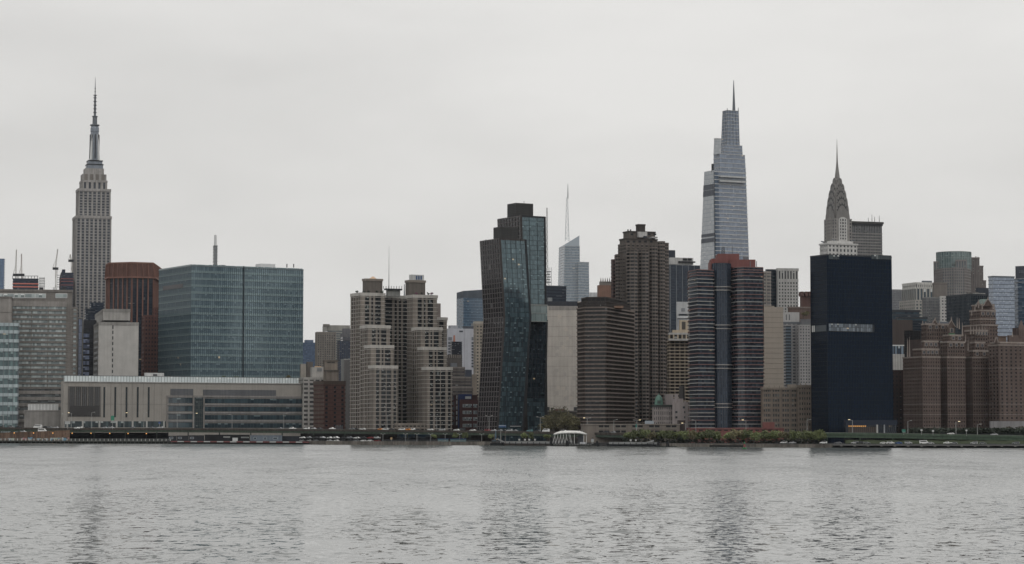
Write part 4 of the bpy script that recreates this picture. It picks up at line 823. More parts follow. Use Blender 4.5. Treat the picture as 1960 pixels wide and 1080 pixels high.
for k in range(7): v.slab(wall(S(48, 48, 48)), Zp(457 - 3.2 * k, 1738), .25, .15, "penthouse_joint")
for px_ in (925, 931, 938): rod(T, px_ + 5, 459, 464, 1760, .9, .9, paint(S(150, 166, 164)), "rooftop_unit", 4)
for k, (a_, b2) in enumerate(((952, 968), (975, 997))):
    C1 = (Xp(951, 1725, 818), 1725); facebox(T, "hoarding_banner", paint(S(64, 104, 148) if k == 0 else S(30, 36, 42), .5), a_, b2, 813.5, 818.5, 0, .6, C1, cos(radians(30)), sin(radians(30)), 818); facebox(T, "banner_lettering", paint(S(205, 208, 210), .5), a_ + .5, b2 - 1, 814.6 if k == 0 else 815.6, 815.4 if k == 0 else 816.4, 0, .75, C1, cos(radians(30)), sin(radians(30)), 818)
T = building("far_bent_copper_tower", "rear twin of the bent tower, straight glass top leaning in below the bridge", "apartment tower", 1004, 1765, 30)
v = bent(T, [(968, 1003, 1042.5, 822), (990, 1014, 1047, 612)], 1765, 9.4, 4.2, 6, G_CD); v = bent(T, [(975, 1009, 1046.5, 612), (953.5, 997.5, 1043, 413)], 1765, 9.4, 4.2, 6, G_C); v.cap(BLK, 1.0, .25)
v = T.vol(971, 987.5, 1020.5, 388.5, 416, 1780, py=400); v.body(wall(S(54, 54, 54), .6, .1), "penthouse")
for k in range(8): v.slab(wall(S(48, 48, 48)), Zp(415 - 3.2 * k, 1780), .25, .15, "penthouse_joint")
rod(T, 1003, 385, 390, 1785, .25, .2, METAL, "antenna")
C1 = (Xp(1003, 1765, 818), 1765)
for a_, b2 in ((1001, 1018), (1022, 1037)): facebox(T, "hoarding_banner", paint(S(44, 50, 54), .5), a_ + 2, b2 + 2, 813.5, 818.5, 0, .6, C1, cos(radians(30)), sin(radians(30)), 818); facebox(T, "banner_lettering", paint(S(170, 174, 176), .5), a_ + 3, b2, 815.8, 816.4, 0, .75, C1, cos(radians(30)), sin(radians(30)), 818)
T = building("skybridge", "pale glass bridge three floors tall between the two bent towers", "bridge", 1014, 1757, 30)
v = T.vol(1005, 1013.5, 1047.5, 583, 615.5, 1757, py=600); v.core(glass(S(88, 104, 106), S(112, 128, 128), S(128, 142, 140), .5, .2, 0, .15, 1.6, S(132, 142, 140), .12, .0), 3.6 * T.m, 16 * T.m); v.bands(wall(S(132, 138, 136), .5), 16 * T.m, 1.2 * T.m, .2, True); v.cap(wall(S(120, 126, 124)), .8, .3)
# ------------------------------------------------------------------ right half
T = building("blank_limestone_slab", "tall blank limestone slab without windows right of the bent towers", "building", 1047, 1960, 8)
LS = wall(S(172, 163, 152), var=.12, streak=.16, name="limestone_panel"); v = T.vol(1040, 1046, 1106.5, 586, None, 1960, py=700, dep=40); v.body(LS, "wall"); C1 = (Xp(1046, 1960, 700), 1960); c1, s1 = cos(radians(8)), sin(radians(8))
for k in range(10): facebox(T, "panel_joint", wall(S(138, 130, 120)), 1046, 1106.4, 606 + 19 * k, 606.5 + 19 * k, 0, .06, C1, c1, s1, 700)
for k in range(22):
    r_ = random.random(); px_, py_ = 1060 + 38 * random.random(), 600 + 160 * random.random(); facebox(T, "patched_panel", wall(S(174, 162, 148) if r_ > .4 else S(158, 151, 142), var=.04, streak=.04), px_, px_ + 4 + 5 * random.random(), py_, py_ + 7, -.2, .09 + .002 * k, C1, c1, s1, 700)
facebox(T, "stained_top", wall(S(140, 134, 127)), 1050, 1105, 586.5, 594, -.2, .07, C1, c1, s1, 700); v = T.vol(1040, 1046, 1106, 577, 586.3, 1972, py=580, dep=24); v.body(wall(S(44, 48, 56)), "roof_plant"); v = T.vol(1048, 1049, 1057, 570, 580, 1976, py=575, dep=10); v.body(wall(S(120, 124, 126)), "plant_screen"); v = T.vol(1105, 1106, 1112, 577, None, 1975, py=600, dep=24); v.body(LS, "rear_wall")
T = building("low_pink_roof_block", "low roofs with pinkish tank house between limestone slab and trees", "building", 1046, 1800, 6)
v = T.vol(1040, 1043, 1108, 787, None, 1800, py=800, dep=30); v.body(wall(S(86, 82, 76)), "wall"); v.cap(wall(S(120, 116, 110)), .6, .3); v = T.vol(1062, 1064, 1081, 783, 788, 1806, py=785, dep=8); v.body(wall(S(128, 84, 80)), "tank_house")
for px_, w_ in ((1044, 8), (1055, 4), (1099, 7)): v = T.vol(px_ - 1, px_, px_ + w_, 782 - w_ / 3, 788, 1804, py=785, dep=6); v.body(paint(S(62, 64, 66)), "roof_plant")
# brown striped apartment slab
T = building("brown_banded_apartments", "dark brown apartment slab with pale balcony bands and canted ends", "apartment tower", 1120, 1650, 0)
BRB = wall(S(110, 94, 84), name="brown_concrete_band"); BRD = wall(S(60, 52, 48), name="brown_brick"); G_BR = glass(S(22, 24, 28), S(38, 40, 42), S(112, 116, 114), .5, .07, .004, name="brown_tower_windows"); m = T.m
P_ = lambda px, d_: (Xp(px, d_, 700), d_)
pts = [P_(1120.5, 1650), P_(1158, 1646), P_(1164, 1652), P_(1213, 1712), P_(1210, 1740), P_(1112, 1700), P_(1106, 1668)]
v = Vol(T, pts, pts, GZ, Zp(588, 1650)); v.core(G_BR, 4 * m, 7.8 * m); v.bands(BRB, 7.8 * m, 2.6 * m, .8, True, "balcony_band"); v.piers(BRD, 8 * m, 1.4 * m, .3, True, "pier", only=[2, 3]); v.piers(BRD, 4 * m, 2.2 * m, .3, True, "pier", only=[6])
up = [P_(1121, 1652), P_(1158, 1648), P_(1164, 1654), P_(1206, 1706), P_(1204, 1735), P_(1113, 1698), P_(1107, 1670)]; v = Vol(T, up, up, Zp(590, 1650), Zp(577, 1650)); v.core(glass(S(34, 36, 40), S(52, 52, 54)), 1.6 * m, 7 * m); v.piers(BRD, 2.4 * m, .9 * m, .3, True, "roof_fin"); v.bands(BRD, 7 * m, 1.4 * m, .25, True)
up = [P_(1124, 1654), P_(1158, 1651), P_(1163, 1656), P_(1200, 1704), P_(1196, 1730), P_(1116, 1690), P_(1114, 1672)]; v = Vol(T, up, up, Zp(578, 1650), Zp(569, 1650)); v.body(paint(S(34, 34, 36), .6), "roof_plant"); v.cap(BRD, .8, .4); v.piers(BRD, 9 * m, 1.6 * m, .3, True, "roof_fin")
MB().box(Xp(1176, 1660, 590) - T.o.location.x, Xp(1192, 1672, 590) - T.o.location.x, 12, 40, Zp(592, 1680) - GZ, Zp(588, 1680) - GZ).build("orange_panel", wall(S(132, 96, 70)), T.o)
# brown tower of clustered bays
T = building("brown_bay_tower", "tall dark brown tower of clustered rounded bays with stepped top", "apartment tower", 1228, 1790, 20)
CB = wall(S(90, 80, 73), name="brown_bay_brick"); CBD = wall(S(62, 55, 51), name="brown_recess_brick"); CBB = wall(S(110, 98, 89), name="brown_bay_band"); G_CO = glass(S(18, 22, 28), S(36, 40, 46), S(110, 114, 112), .5, .05, .004, name="bay_windows"); m = T.m
v = T.vol(1184, 1199, 1276, 466, None, 1815, py=560); v.core(G_CO, 5 * m, 6.9 * m); v.bands(CBB, 6.9 * m, 2.2 * m, .4, True, "bay_band"); v.piers(CB, 10 * m, 4.6 * m, .4, True, "brick_panel", only=[0, 3]); v.cap(CB, 1.2, .3)
for px_, r_, d_, yt in ((1210, 11, 1790, 477), (1232, 9.6, 1799, 477), (1251, 7.6, 1806, 468), (1266, 7.0, 1814, 463), (1274, 6, 1826, 466), (1186, 7.5, 1824, 488), (1194, 7, 1806, 487)):
    pts = ngon(px_, d_, r_, 8, radians(22.5), 600); v = Vol(T, pts, pts, GZ, Zp(yt, d_)); v.core(G_CO, 4.2 * m, 6.9 * m); v.bands(CBB if px_ != 1194 else CB, 6.9 * m, (3.0 if px_ != 1194 else 5.4) * m, .35, True, "bay_band"); v.cap(CB, 1, .35); v.piers(CB, 30 * m, 1.5 * m, .25, True, "bay_pier")
for (xl, xc, xr, yt, yb, d_) in ((1186, 1196, 1258, 457, 478, 1822), (1193, 1203, 1254, 443, 458, 1830), (1217, 1222, 1235, 430, 444, 1838)):
    v = T.vol(xl, xc, xr, yt, yb, d_, py=yt + 8); v.body(CB if yt > 431 else CBD, "setback"); v.cap(CBD, .9, .3)
    C1 = (Xp(xc, d_, yt + 8), d_)
    if yt > 440:
        for k in range(5): facebox(T, "window", paint(S(30, 34, 40), .2), xc + 4 + 11 * k, xc + 9 + 11 * k, yt + 4, yt + 7.5, -.3, .2, C1, cos(radians(20)), sin(radians(20)), yt + 8)
C1 = (Xp(1203, 1830, 451), 1830); facebox(T, "pale_roof_house", wall(S(168, 166, 164)), 1219, 1236, 444.5, 455, -2, 3, C1, cos(radians(20)), sin(radians(20)), 451); facebox(T, "roof_house_door", paint(S(40, 44, 52)), 1228.5, 1235.5, 452.5, 456.5, 0, 3.3, C1, cos(radians(20)), sin(radians(20)), 451); facebox(T, "pale_canopy", wall(S(150, 150, 148)), 1241, 1251, 454.5, 457.5, 0, 8, C1, cos(radians(20)), sin(radians(20)), 451)
for px_ in (1202, 1207): rod(T, px_, 439.5, 444, 1835, .5, .7, DARKMETAL, "chimney")
v = T.vol(1170.5, 1173, 1184, 497, None, 1860, py=560, dep=20); dress(v, G_CO, 5, 6.9, (wall(S(92, 66, 62)), .5), (wall(S(92, 66, 62)), .4), (wall(S(98, 70, 64)), 1, .3)); v = T.vol(1176, 1178, 1188, 488, 500, 1866, py=495, dep=20); v.body(wall(S(92, 66, 62)), "rear_setback")
T = building("orange_brick_crown_block", "orange brick block topped by grey finials left of the bay tower", "building", 1147, 2100, 10)
v = T.vol(1143, 1145.5, 1178, 546, None, 2100, py=560, dep=24); v.body(wall(S(122, 82, 60)), "wall"); v = T.vol(1147, 1149, 1172, 539, 547, 2105, py=540, dep=16); v.body(wall(S(112, 108, 104)), "stone_crown")
for k in range(6): rod(T, 1150 + 4.2 * k, 531.5, 540, 2106, 1.0, .15, wall(S(112, 108, 104)), "finial", 4)
T = building("white_roof_house", "plain white block peeking between pale glass tower and orange brick", "building", 1131, 2300, 8)
v = T.vol(1128, 1130, 1146, 560, None, 2300, py=565, dep=20); v.body(wall(S(176, 178, 180)), "wall")
# navy office tower with white plant floor
T = building("navy_office_tower", "navy glass tower with pale vertical ribs and white machinery top", "office tower", 1284, 2150, 20)
v = T.vol(1272, 1283, 1340, 507, None, 2150, py=560); m = T.m; v.core(glass(S(30, 40, 54), S(44, 56, 70), S(74, 86, 98), .5, .12, .01), 4.6 * m, 5.2 * m); v.bands(wall(S(40, 50, 64)), 5.2 * m, 1.6 * m, .15, False); v.piers(wall(S(112, 118, 124), .5), 12.5 * m, .9 * m, .5, True)
v = T.vol(1280, 1284, 1327, 493, 506, 2165, py=500, dep=24); v.body(wall(S(168, 168, 166)), "plant_floor"); C1 = (Xp(1284, 2165, 500), 2165)
for a_ in (1307, 1316): facebox(T, "plant_louvre", paint(S(24, 26, 30)), a_, a_ + 8, 494.5, 499, 0, .4, C1, cos(radians(20)), sin(radians(20)), 500)
facebox(T, "gantry", DARKMETAL, 1298, 1329, 500.5, 503, 0, 2.5, C1, cos(radians(20)), sin(radians(20)), 500)
T = building("dark_cube_top", "small navy rooftop block just right of the bay tower", "building", 1282, 2300, 14); v = T.vol(1274, 1278, 1292.5, 479, None, 2300, py=490, dep=24); v.body(paint(S(36, 42, 54), .4), "wall")
# cream balcony tower and white top
T = building("cream_balcony_apartments", "cream tower with wraparound balconies and tan roof house", "apartment tower", 1282, 1720, 12)
CRB = wall(S(172, 152, 122), .7, .1, name="cream_slab"); m = T.m; pts = [P_(1282, 1720), P_(1330, 1722), P_(1330, 1760), P_(1282, 1760), P_(1278, 1742), P_(1279, 1728)]
v = Vol(T, pts, pts, GZ, Zp(652, 1720)); v.core(glass(S(34, 32, 34), S(58, 54, 50), S(120, 112, 96), .5, .06, .01), 5 * m, 6.45 * m); v.bands(CRB, 6.45 * m, 1.9 * m, .7, True, "balcony_slab"); v.piers(wall(S(120, 106, 88)), 10 * m, 2.2 * m, .3, True)
pts = [P_(1281.5, 1716), P_(1330, 1718), P_(1330, 1750), P_(1284, 1750), P_(1280, 1726)]; v = Vol(T, pts, pts, Zp(652.5, 1720), Zp(637.5, 1720)); v.core(glass(S(50, 48, 48), S(84, 78, 70)), 8 * m, 8 * m); v.bands(wall(S(166, 164, 160)), 14 * m, 3.8 * m, .4, True, "cornice"); v.piers(wall(S(178, 158, 126)), 8 * m, 2.4 * m, .3, True)
v = T.vol(1286, 1288, 1320, 632, 638, 1728, py=635, dep=16); v.body(CRB, "roof_step"); v = T.vol(1299.5, 1301, 1322, 613, 633, 1732, py=622, dep=14); v.body(wall(S(178, 158, 126)), "roof_house"); C1 = (Xp(1301, 1732, 622), 1732)
facebox(T, "roof_house_opening", paint(S(70, 64, 60), .4), 1305, 1312, 616, 631, -.2, .25, C1, cos(radians(12)), sin(radians(12)), 622)
T = building("white_crowned_tower", "white tower top with curved glazed band behind the cream roof house", "building", 1297, 1900, 12)
v = T.vol(1294.5, 1296, 1322, 578, None, 1900, py=590, dep=20); v.body(wall(S(176, 178, 180)), "wall"); C1 = (Xp(1296, 1900, 600), 1900); c1, s1 = cos(radians(12)), sin(radians(12))
facebox(T, "window_band", paint(S(40, 44, 52), .2), 1299, 1318, 601, 604.5, 0, .3, C1, c1, s1, 600); facebox(T, "vent_grille", paint(S(120, 124, 128)), 1304, 1311, 590, 596.5, 0, .3, C1, c1, s1, 600); facebox(T, "cornice", wall(S(196, 198, 200)), 1295.6, 1320, 606, 609, 0, 1.2, C1, c1, s1, 600)
for k in range(5): facebox(T, "rib", wall(S(150, 156, 166)), 1297 + 4 * k, 1298.6 + 4 * k, 611, 640, 0, .5, C1, c1, s1, 600)
# small pale building with the green dome
T = building("domed_pale_building", "pale pinkish stone building with a green copper dome above the garage", "building", 1252, 1640, 10)
PK = wall(S(146, 136, 134), var=.1, name="pale_stone"); PK2 = wall(S(160, 148, 146), var=.08, name="pale_render"); v = T.vol(1249, 1251, 1291, 776, None, 1640, py=795, dep=20); m = T.m; v.core(glass(S(52, 52, 56), S(80, 80, 82)), 3.9 * m, 10 * m); v.bands(PK, 10 * m, 3.6 * m, .25, True, "stone_course"); v.piers(PK, 3.9 * m, 2.2 * m, .3, True); v.cap(paint(S(46, 54, 52)), 1.2, .9, "cornice")
v = T.vol(1287, 1288.5, 1318, 772, None, 1634, py=795, dep=16); v.body(PK2, "plain_wing"); C1 = (Xp(1288.5, 1634, 795), 1634); c1, s1 = cos(radians(10)), sin(radians(10))
for a_, y_ in ((1292.5, 787), (1292.5, 797), (1307, 778), (1309.5, 787), (1309.5, 797), (1308, 808)): facebox(T, "window", DW, a_, a_ + (4 if a_ < 1308 else 2), y_, y_ + 4, -.2, .15, C1, c1, s1, 795)
for a_, b2, y_ in ((1288.5, 1318, 770), (1292, 1310, 763), (1295, 1301, 754)): facebox(T, "roof_parapet", PK2, a_, b2, y_, 773, -6, -2 - (773 - y_) * .1, C1, c1, s1, 795)
for k in range(5): facebox(T, "merlon", PK2, 1290 + 5.6 * k, 1292.4 + 5.6 * k, 767.5, 770.2, -5, -2.5, C1, c1, s1, 795)
v = T.vol(1272, 1274, 1289, 755, 777, 1652, py=765, dep=12); v.body(PK2, "roof_house"); rod(T, 1305, 739, 766, 1645, 2.2, 2.0, paint(S(70, 66, 66)), "water_tank", 8)
dx_, dy_ = Xp(1261, 1650, 770) - T.o.location.x, 10; zb = Zp(776, 1650) - GZ; r = 8.2 * 1650 / F
MB().lathe([(r*1.05, zb), (r*1.05, zb + 1), (r, zb + 1.2), (r*.97, zb + 2.6), (r*.86, zb + 4.6), (r*.66, zb + 6.0), (r*.4, zb + 7.0), (r*.1, zb + 7.6), (.15, zb + 8.6)], 16, dx_, dy_).build("green_dome", wall(S(88, 124, 112), .6, .2, .6, name="verdigris"), T.o, smooth=True)
MB().box(dx_ - 1.2, dx_ + 1.2, dy_ - r * 1.02, dy_ - r*.7, zb + 1.2, zb + 3.4).build("dome_lucarne", paint(S(60, 74, 70)), T.o)
# garage plinth
T = building("concrete_garage", "concrete parking garage with paired dark openings behind the waterfront trees", "garage", 1132, 1600, 1)
GC = wall(S(116, 105, 94), var=.12); v = T.vol(1110, 1117, 1301, 812.5, None, 1605, py=820, dep=40); v.body(GC, "wall"); v.cap(wall(S(126, 115, 103)), .5, .3); C1 = (Xp(1117, 1605, 820), 1605); c1, s1 = cos(radians(1)), sin(radians(1))
for k in range(5):
    for j_ in (0, 1): facebox(T, "opening", paint(S(22, 24, 28)), 1146 + 32.2 * k + 10.8 * j_, 1155 + 32.2 * k + 10.8 * j_, 814.2, 818.3, -.5, .1, C1, c1, s1, 820); facebox(T, "opening", paint(S(22, 24, 28)), 1146 + 32.2 * k + 10.8 * j_, 1155 + 32.2 * k + 10.8 * j_, 824.2, 828, -.5, .1, C1, c1, s1, 820)
    facebox(T, "sill", wall(S(130, 120, 108)), 1145.5 + 32.2 * k, 1166.5 + 32.2 * k, 818.6, 820.6, 0, .5, C1, c1, s1, 820)
facebox(T, "roof_container", paint(S(130, 140, 150), .5), 1236, 1252.5, 805.5, 812.4, -9, -6, C1, c1, s1, 820); v = T.vol(1296, 1298, 1312, 805, None, 1612, py=815, dep=10); v.body(wall(S(70, 56, 54)), "brick_stair")
# striped tower
T = building("pink_striped_tower", "dark tower with pink and white floor stripes, red roof blocks and podium", "apartment tower", 1366, 1600, 0)
PKB = wall(S(134, 92, 88), .8, .1, name="pink_band"); WHB = wall(S(156, 152, 148), .8, .1, name="white_band"); RDR = wall(S(126, 62, 56), .85, .12, name="red_roof_block"); G_P = glass(S(40, 48, 58), S(58, 68, 80), S(100, 108, 112), .5, .07, .006, name="striped_tower_windows"); m = T.m
def stripes(pts, yt, kinds, yb=None):
    v = Vol(T, pts, pts, GZ if yb is None else Zp(yb, 1600), Zp(yt, 1600)); v.core(G_P, 4.2 * m, 7.1 * m); nf = round((v.z1 - v.z0) / (7.1 * m)); p = .55 + jit()
    for k in range(nf + 1):
        z = v.z0 + (v.z1 - v.z0) * k / nf - .35; me = MB().prism(offset(v.b, p), offset(v.b, p), z, z + 1.4 * m)
        me.build("floor_stripe", kinds(k), T.o)
    return v
alt = lambda k: (PKB, WHB, WHB)[k % 3]; alt2 = lambda k: (PKB, PKB, WHB)[k % 3]
L_ = [P_(1336, 1600), P_(1366, 1606), P_(1366, 1650), P_(1326, 1660), P_(1318, 1636), P_(1320, 1618)]; stripes(L_, 527, alt)
R_ = [P_(1398, 1618), P_(1412, 1604), P_(1425, 1600), P_(1461, 1606), P_(1461, 1650), P_(1398, 1650)]; stripes(R_, 521, alt2)
v = Vol(T, L_, L_, Zp(528, 1600), Zp(516, 1600)); v.core(G_P, 4.2 * m, 6 * m); v.bands(PKB, 6 * m, 1.4 * m, .5, True); v = Vol(T, R_, R_, Zp(522, 1600), Zp(510.5, 1600)); v.core(G_P, 4.2 * m, 6 * m); v.bands(PKB, 6 * m, 1.3 * m, .5, True)
Cc = [P_(1365, 1612), P_(1371, 1609), P_(1376, 1615), P_(1382, 1610), P_(1388, 1615), P_(1393, 1610), P_(1399, 1614), P_(1399, 1650), P_(1365, 1650)]; Cc = [P_(1365, 1612), P_(1373, 1608), P_(1392, 1608), P_(1399, 1614), P_(1399, 1650), P_(1365, 1650)]
v = Vol(T, Cc, Cc, GZ, Zp(502, 1600)); v.core(glass(S(38, 50, 66), S(56, 70, 88), S(84, 100, 112), .5, .08, .006), 3.4 * m, 7.1 * m); v.piers(paint(S(46, 56, 70), .3), 5.4 * m, 1.2 * m, .5, True); v.bands(paint(S(40, 50, 62), .4), 7.1 * m, .9 * m, .2, True, "dark_band")
for yy in (547, 553.5, 620.5, 627.5, 697, 704, 772, 779): MB().prism(*[[(x - T.o.location.x, y - T.o.location.y) for x, y in offset(Cc, 1.2)]] * 2, Zp(yy + 1.5, 1600) - GZ, Zp(yy, 1600) - GZ).build("white_stripe", WHB, T.o)
for (x0_, x1_, y0_, y1_, d0) in ((1360, 1366, 500, 517, 1618), (1398, 1446, 497, 512, 1616), (1374, 1415, 486, 504, 1626), (1362, 1376, 495, 516, 1622), (1415, 1430, 499, 506, 1622)):
    a_, b2 = Xp(x0_, d0, 500), Xp(x1_, d0, 500); MB().box(a_ - T.o.location.x, b2 - T.o.location.x, d0 - T.o.location.y, d0 - T.o.location.y + 20, Zp(y1_, d0) - GZ, Zp(y0_, d0) - GZ).build("roof_block", RDR, T.o)
lattice(T, 1384, 473, 487, 1632, 1.0, .8, 6, DARKMETAL, "roof_lattice", .2); rod(T, 1402, 470, 487, 1634, .15, .1, DARKMETAL, "antenna"); MB().box(Xp(1424, 1626, 495) - T.o.location.x, Xp(1433, 1626, 495) - T.o.location.x, 26, 32, Zp(499, 1626) - GZ, Zp(492, 1626) - GZ).build("roof_plant", METAL, T.o)
for px_ in (1436, 1448): rod(T, px_, 500, 511, 1612, .3, .25, METAL, "roof_davit")
v = T.vol(1312, 1320, 1500, 820, None, 1572, py=824, dep=26, a=0); v.body(RDR, "podium"); v.cap(wall(S(122, 64, 60)), .6, .3); v = T.vol(1459, 1460.5, 1482.5, 808.5, None, 1580, py=815, dep=16, a=0); v.body(RDR, "podium_block"); C1 = (Xp(1320, 1572, 824), 1572)
for k in range(14): facebox(T, "podium_opening", paint(S(36, 26, 26)), 1326 + 12 * k, 1333 + 12 * k, 822.6, 825, -.3, .1, C1, 1, 0, 824)
# behind, right of it
T = building("dark_white_office_pair", "white gridded office slab joined to a dark glass bay", "office tower", 1492, 2200, 10)
WG = wall(S(158, 157, 154), .8, .08); v = T.vol(1487, 1489.5, 1527.5, 514, None, 2200, py=550, dep=30); m = T.m; v.core(glass(S(44, 46, 50), S(70, 72, 76)), 5.4 * m, 6.2 * m); v.bands(WG, 6.2 * m, 3.0 * m, .3, True, z1=Zp(545, 2200)); v.piers(WG, 5.4 * m, 2.8 * m, .4, True); v.slab(WG, Zp(540, 2200), 3, .35, "plain_band"); v.cap(WG, 2.4, .6); v = T.vol(1466, 1468, 1490.5, 516, None, 2206, py=560, dep=26); dress(v, glass(S(20, 30, 40), S(32, 46, 56), S(100, 130, 132), .5, .08), 4, 6.2, (paint(S(26, 34, 44), .4), .4), None, (wall(S(120, 122, 122)), 1.2, .3))
T = building("tan_corner_building", "narrow tan building with dark corner windows right of the striped tower", "building", 1462, 1950, 10); dress(T.vol(1456, 1459, 1475, 520, None, 1950, py=560, dep=20), glass(S(70, 72, 74), S(100, 102, 102)), 7, 6.4, (wall(S(132, 124, 116)), .5), (wall(S(132, 124, 116)), .3), (wall(S(140, 132, 124)), 1, .4))
T = building("tan_blank_slab", "blank tan slab with faint floor joints right of the striped tower", "building", 1462, 1800, 6); v = T.vol(1456, 1460, 1499.5, 588, None, 1800, py=660, dep=30); v.body(wall(S(142, 130, 115), var=.06, streak=.06), "wall"); C1 = (Xp(1460, 1800, 660), 1800)
for k in range(15): facebox(T, "floor_joint", wall(S(118, 108, 96)), 1460.5, 1499, 597.5 + 9.8 * k, 598.1 + 9.8 * k, 0, .08, C1, cos(radians(6)), sin(radians(6)), 660)
facebox(T, "roof_rail", wall(S(128, 118, 104)), 1463, 1486, 585, 588, -8, -6, C1, cos(radians(6)), sin(radians(6)), 660)
T = building("grey_apartment_tower", "grey apartment tower with blue balcony column and white roof house", "apartment tower", 1500, 1880, 10)
GA = wall(S(132, 131, 132), .8, .1); m = T.m; v = T.vol(1496, 1498, 1533, 617, None, 1880, py=670, dep=26); v.core(glass(S(66, 70, 76), S(96, 100, 104), S(140, 142, 142), .5, .15), 4.4 * m, 5.9 * m); v.bands(GA, 5.9 * m, 2.9 * m, .25, True); v.piers(GA, 8.8 * m, 3.4 * m, .3, True); v.cap(paint(S(84, 88, 94)), 1.4, .4); C1 = (Xp(1498, 1880, 670), 1880); c1, s1 = cos(radians(10)), sin(radians(10))
for k in range(19): facebox(T, "balcony", paint(S(86, 100, 112), .4), 1504, 1514, 627 + 5.9 * k, 629.6 + 5.9 * k, 0, 1.4, C1, c1, s1, 670)
facebox(T, "balcony_recess", paint(S(48, 54, 62), .4), 1504, 1514, 624, 740, 0, .55, C1, c1, s1, 670)
v = T.vol(1497, 1499, 1530, 598, 617, 1886, py=605, dep=18); v.body(wall(S(158, 157, 156), .8, .08), "roof_house"); C2 = (Xp(1499, 1886, 605), 1886)
for a_ in (1504, 1510): facebox(T, "roof_slot", paint(S(90, 90, 92)), a_, a_ + 2, 602, 613, 0, .2, C2, c1, s1, 605)
v = T.vol(1528, 1530.5, 1556, 622, None, 1872, py=670, dep=20); GA2 = wall(S(146, 144, 144), .8, .08); dress(v, glass(S(66, 70, 76), S(96, 100, 104)), 5.6, 5.9, (GA2, .5), (GA2, .45), None); v = T.vol(1532, 1534, 1556, 611, 622.5, 1876, py=616, dep=18); v.body(wall(S(104, 106, 110)), "setback")
T = building("red_turreted_building", "red brick turrets and brown roofs peeking beside the black tower", "building", 1534, 2150, 10); TR = wall(S(92, 58, 50)); v = T.vol(1531, 1533, 1558, 566, None, 2150, py=575, dep=20); v.body(TR, "wall")
for a_ in (1533, 1541, 1548): v = T.vol(a_, a_ + .5, a_ + 5.5, 558.5, 567, 2148, py=562, dep=8); v.body(TR, "turret")
v = T.vol(1508, 1511, 1558, 588, None, 2120, py=600, dep=20); v.body(wall(S(98, 74, 64)), "lower_wall"); v.cap(wall(S(120, 104, 94)), 1, .4)
# beige loft building
T = building("beige_loft_building", "beige brick loft building with grids of paired windows beside black tower", "building", 1462, 1590, 4)
BL = wall(S(122, 106, 90), name="loft_brick"); BL2 = wall(S(132, 118, 102), name="loft_stone"); m = T.m; G_L = glass(S(40, 46, 48), S(70, 78, 80), S(170, 178, 176), .5, .12, name="loft_windows")
v = T.vol(1458, 1460, 1529, 743, None, 1590, py=780, dep=30); v.core(G_L, 4.6 * m, 9.6 * m); v.bands(BL, 9.6 * m, 4.2 * m, .3, True, "brick_band"); v.piers(BL, 4.6 * m, 1.3 * m, .35, True); v.piers(BL, 18.4 * m, 3.2 * m, .6, True, "main_pier"); v.cap(BL2, 1.2, .7)
v = T.vol(1527, 1529, 1552, 738, None, 1586, py=780, dep=30); v.core(G_L, 5 * m, 9.6 * m); v.bands(BL, 9.6 * m, 5.2 * m, .3, True, "brick_band"); v.piers(BL, 5 * m, 2.4 * m, .4, True); v.cap(BL2, 1.0, .6)
for k in range(9): rod(T, 1462 + 10 * k, 738 if k < 7 else 733, 744 if k < 7 else 739, 1588, .5, .3, BL2, "finial", 4)
v = T.vol(1506, 1508, 1524, 736, 744, 1600, py=740, dep=10); v.body(wall(S(150, 138, 122)), "roof_house")
# black glass tower
T = building("black_glass_tower", "sheer black glass tower with one pale mechanical strip, arched crown behind it", "office tower", 1583, 1545, 27)
BK = glass(S(7, 18, 33), S(10, 25, 44), S(15, 31, 50), .5, .03, .0012, .06, 1.22, S(6, 10, 16), .16, .09, name="black_glass", tint=(.36, .66, 1)); v = T.vol(1552, 1583.3, 1708, 487.5, None, 1545, py=640); m = T.m; v.core(BK, 3.7 * m, 8.2 * m); v.cap(paint(S(20, 26, 34), .3), .6, .12)
v.bands(paint(S(8, 13, 20), .5, 0, "black_joint"), 8.2 * m, .3 * m, .05, True, "floor_joint"); v.piers(paint(S(8, 13, 20), .5, 0, "black_joint"), 3.7 * m, .3 * m, .06, False, "mullion")
C1 = (Xp(1583.3, 1545, 640), 1545); c1, s1 = cos(radians(27)), sin(radians(27)); L1 = quad(1552, 1583.3, 1708, 1545, 27, 640)[3]
faceglass(T, "mechanical_strip", glass(S(52, 62, 72), S(96, 108, 120), S(140, 142, 138), .5, .2, .05, .15, 1.6, S(24, 30, 38), .12, .5 * .2), 1586, 1669.5, 620.5, 635, .25, 22, 2, C1, c1, s1, 628); facebox(T, "strip_end", paint(S(10, 16, 24), .3), 1669.5, 1673.5, 622, 635, -1, .2, C1, c1, s1, 628); sidebox(T, "mechanical_strip", glass(S(40, 48, 56), S(60, 68, 74)), C1, L1, .05, .9, 622, 634, .2)
for f_ in (.74, .84): sidebox(T, "pale_louvre", paint(S(170, 172, 168)), C1, L1, f_, f_ + .06, 622, 634, .4)  # two paler louvres in plain paint, no emission
faceglass(T, "reflection_pane", glass(S(40, 50, 56), S(58, 70, 74), frame=S(14, 20, 28), fw=.15, fv=.1), 1586, 1606, 488.5, 497, .2, 5, 1, C1, c1, s1, 500); faceglass(T, "reflection_pane", glass(S(40, 50, 56), S(58, 70, 74), frame=S(14, 20, 28), fw=.15, fv=.1), 1668, 1706, 488.5, 497, .2, 9, 1, C1, c1, s1, 500)  # top panes coloured paler in place of their reflection
T = building("glass_lobby", "lit glass lobby pavilion at the foot of the black tower", "lobby", 1622, 1500, 10)
